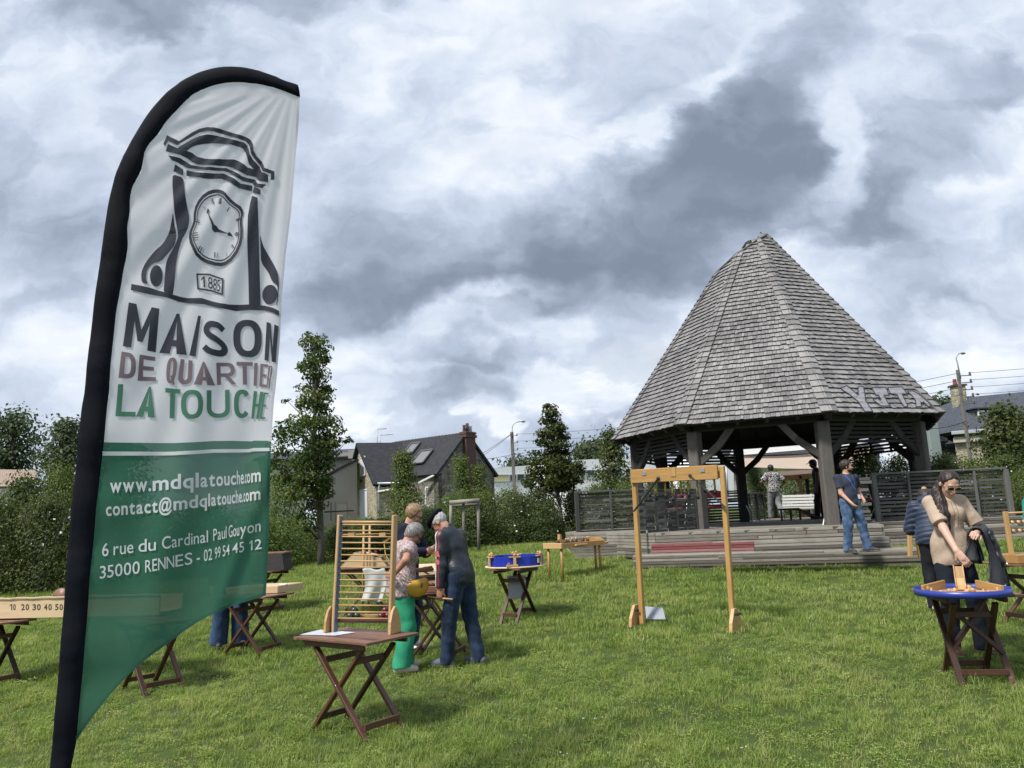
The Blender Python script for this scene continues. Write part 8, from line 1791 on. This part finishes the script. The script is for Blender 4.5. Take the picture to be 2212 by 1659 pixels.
# 5 -- man in the navy T-shirt on the steps
def man_navy():
    p = at(1848, 1193, 13.5); loc = vv(p[0], 13.5, max(float(gz(p[0], 13.5))+.03, p[2])); rz = radians(180+12)
    mb = MB(); mb.beam((loc[0]-2.2, 13.50+.58, loc[2]-.02), (loc[0]+.75, 13.50-.2, loc[2]-.02), .30, .036); o = mb.build('foot_plank', WOOD_GREY, None); setp(o, 'low grey plank on the grass under the man in the navy T-shirt', 'plank')
    J = person('bearded man in navy T-shirt and jeans with a blue lanyard, looking right from the steps', loc, rz, 1.61, 1.05, -2, 0, 0, (62, 0, 0), (-.22, .06, .90), (.12, .20, .84), lpole=(-.5, -1, 0), rpole=(.5, -1, 0), lf=(-.21, .06), rf=(.14, .0), lfa=42, rfa=12, skin_m=SK_A, fingers=(.4, .6), h=.009)
    BL = plain('blue_lanyard', (.03, .13, .45), .6); ns = J['neck']; ch = J['chest']
    def reg(c):
        y0 = ch[1]+.03; t = (ns[2]-.01-c[:, 2])/.26; return np.where((c[:, 1] > y0) & (t > 0) & (t < 1) & (np.abs(np.abs(c[:, 0]+.06*t)-(.062*(1-t)+.004)) < .0075), 1, 0)
    top_garment(J, 't_shirt', [cloth('navy_tee', (.030, .036, .056), .9), BL], .015, .07, .66, wrinkle(.005, 26, 7.), reg); trousers(J, JEANS_B, .016, .012, .025, wrinkle(.007, 34, 2., 13)); shoes(J, [SHOE_D, SOLE], 1.08)
    hair(J, hairmat('dark', (.012, .009, .008), (.05, .035, .028)), .02, 0, .02, th=.014); S = Sdf(); hp = J['hp']; S.ell(hp(0, .035, -.066), vv(.060, .066, .050), J['HT'], .02); S.cut(hp(0, .0, -.048), J['HT']@vv(0, .25, 1)); sdf_obj('beard', S, hairmat('dark', (.012, .009, .008), (.05, .035, .028)), J['o'], .008)
    mb = MB(); c = J['ls']+vv(.045, .12, -.33); mb.box(c, (.055, .008, .075)); mb.build('badge', PAPER, J['o'])
man_navy()
# 6 -- man walking away in the patterned shirt; 7 -- capped person behind the post
def back_people():
    p = at(1678, 1124, 24.6); loc = vv(p[0], 24.6, KZD); J = person('man in black and white patterned shirt and grey trousers walking away behind the pavilion', loc, radians(8), 1.76, 1.06, 3, 0, 0, (6, 8, 0), (-.24, .14, 1.02), (.27, .10, .98), lpole=(-1, -.5, 0), rpole=(1, -.6, 0), lf=(-.09, .24), rf=(.10, -.22), skin_m=SK_D, h=.011, face=False, zfoot=(0, .05))
    def pat(t, out):
        v = t.node('ShaderNodeTexVoronoi', feature='DISTANCE_TO_EDGE'); t.put(v.inputs['Vector'], objc(t)); v.inputs['Scale'].default_value = 19; n = t.noise(objc(t), 30, 2).outputs[0]; f = t.math('ADD', v.outputs['Distance'], t.math('MULTIPLY_ADD', n, .2, -.1)); pbsdf(t, out, t.mix(t.maprange(f, .10, .16), (.012, .012, .014), (.50, .49, .48)), .85)
    top_garment(J, 'patterned_shirt', mat('patterned_cloth', pat), .028, .08, .75, flare=.012); trousers(J, cloth('grey_denim', (.20, .21, .22), .9), .016, .01, .03); shoes(J, [SHOE_D, SOLE], 1.1); hair(J, hairmat('black', (.008, .007, .006), (.025, .02, .018)), .02, .01, 0, th=.014)
    p = at(1775, 1118, 22.3); loc = vv(p[0], 22.3, KZD); J = person('person in black sleeveless top, trousers and cap, half hidden by the front right post', loc, radians(75), 1.74, .92, 4, 0, 0, (0, 8, 0), None, None, lf=(-.09, .12), rf=(.09, -.10), skin_m=SK_D, h=.011, face=False); top_garment(J, 'tank_top', cloth('black', (.008, .009, .013), .8), .014, .06, .05); trousers(J, cloth('black', (.008, .009, .013), .8), .022, .012, .03); shoes(J, [SHOE_D, SOLE]); hair(J, hairmat('black', (.008, .007, .006), (.025, .02, .018)), .03, .02, 0)
    S = Sdf(); hp = J['hp']; S.ell(hp(0, -.005, .055), vv(.088, .108, .075), J['HT'], .02); S.cut(hp(0, 0, .04), J['HT']@vv(0, 0, -1)); S.cone(hp(-.03, .10, .045), hp(-.02, .165, .035), .03, .03, .01, (J['HT'][:, 2], .3)); S.cone(hp(.03, .10, .045), hp(.02, .165, .035), .03, .03, .01, (J['HT'][:, 2], .3)); sdf_obj('cap', S, BLACKC, J['o'], .010)
    # 8 -- person bending in the puffer jacket
    f = hit(2040, 1318); rz = radians(-18); J = person('person in navy quilted jacket and black trousers bending away behind the woman in beige', f, rz, 1.70, 1.12, 24, 0, 0, (0, 30, 0), (-.16, .42, 1.02), (.16, .42, 1.02), lf=(-.12, -.03), rf=(.13, .06), skin_m=SK_A, female=True, h=.009, face=False)
    T = J['T']; P = J['P']
    def quilt(X, Y, Z):
        zz = (X-P[0])*T[0, 2]+(Y-P[1])*T[1, 2]+(Z-P[2])*T[2, 2]; return -.011*np.abs(np.sin(zz*pi/.062))+.004
    NV = cloth('navy_quilt', (.012, .022, .050), .55, 300, .1, .1, (.020, .034, .070), .4); top_garment(J, 'puffer_jacket', NV, .040, .07, 1.95, quilt, collar=.02); S = Sdf(); n_ = J['neck']; S.ell(n_+T@vv(0, -.075, -.01), vv(.125, .075, .085), T, .03); S.cone(n_+T@vv(-.08, -.03, .03), n_+T@vv(.08, -.03, .03), .045, .045, .04); sdf_obj('hood', S, NV, J['o'], .009, quilt)
    trousers(J, BLACKC, .018, .004, .03, seat=.03); shoes(J, [SHOE_W, SOLE]); hair(J, hairmat('dark', (.012, .009, .008), (.05, .035, .028)), .03, .02, 0); S = Sdf(); S.ell(J['hp'](0, -.10, .06), vv(.035, .035, .035), None, .01); sdf_obj('hair_knot', S, plain('beige_knot', (.40, .27, .15), .8), J['o'], .008)
    # 9 -- player cut by the right edge of the picture
    q = at(2302, 1290, 10.1); loc = vv(q[0], 10.1, float(gz(q[0], 10.1))); rz = radians(120); Mi = frame_inv(loc, rz); J = person('player in navy cap and teal sleeves leaning in at the right edge', loc, rz, 1.68, 1.0, 30, 0, 0, (0, 16, 0), np.array(Mi@Vector(at(2208, 1189, 9.6))), np.array(Mi@Vector(at(2226, 1185, 9.9))), lpole=(-1, -.3, -.6), rpole=(1, -.3, -.6), skin_m=SK_B, h=.009, fingers=(.5, .5))
    top_garment(J, 'teal_sweater', cloth('teal', (.020, .19, .165), .9), .022, .06, 1.85); trousers(J, JEANS, .012, .01, .03); shoes(J, [SHOE_D, SOLE]); hair(J, hairmat('dark', (.012, .009, .008), (.05, .035, .028)), .02, 0, 0)
    S = Sdf(); hp = J['hp']; S.ell(hp(0, -.005, .055), vv(.090, .110, .078), J['HT'], .02); S.cut(hp(0, 0, .03), J['HT']@vv(0, 0, -1)); S.cone(hp(-.03, .10, .04), hp(-.02, .17, .015), .034, .03, .01, (J['HT'][:, 2], .3)); S.cone(hp(.03, .10, .04), hp(.02, .17, .015), .034, .03, .01, (J['HT'][:, 2], .3)); sdf_obj('cap', S, cloth('navy_cap', (.020, .028, .075), .8), J['o'], .008)
    # 10 -- visitor whose jeans show under the banner
    f = hit(488, 1400); f = f+np.array([-.0, .12, 0]); f[2] = gz(f[0], f[1]); J = person('person in wide blue jeans standing behind the banner by the crate table', f, radians(-150), 1.70, 1.05, 6, 0, 0, (0, 25, 0), None, None, lf=(-.14, .02), rf=(.14, .0), skin_m=SK_A, h=.010, female=True); top_garment(J, 'dark_top', cloth('charcoal', (.03, .03, .034), .9), .022, .06, 1.9); trousers(J, JEANS_L, .022, .052, .03, wrinkle(.006, 18, 1., 16)); shoes(J, [SHOE_D, SOLE], 1.1); hair(J, hairmat('dark', (.012, .009, .008), (.05, .035, .028)), .04, .03, 0)
back_people()
TUFTS = [(-1.85, 7.04, 26, .22), (-1.28, 6.6, 14, .2), (-1.10, 6.90, 20, .22), (-1.5, 6.3, 20, .7), (-.5, 6.2, 50, .5), (3.75, 7.05, 8, .2), (4.2, 6.95, 10, .25), (4.4, 6.6, 40, .5), (-.7, 8.6, 24, .3), (1.62, 10.9, 16, .2), (2.75, 10.4, 16, .2), (-2.4, 5.6, 40, .5), (hA[0], hA[1], 60, .6), (-12.5, 16.6, 140, 2.2), (-7, 18.0, 140, 2.0), (-2.5, 20.2, 120, 1.6), (.6, 21.4, 100, 1.4), (3.0, 14.9, 30, .5)]
make_grass()
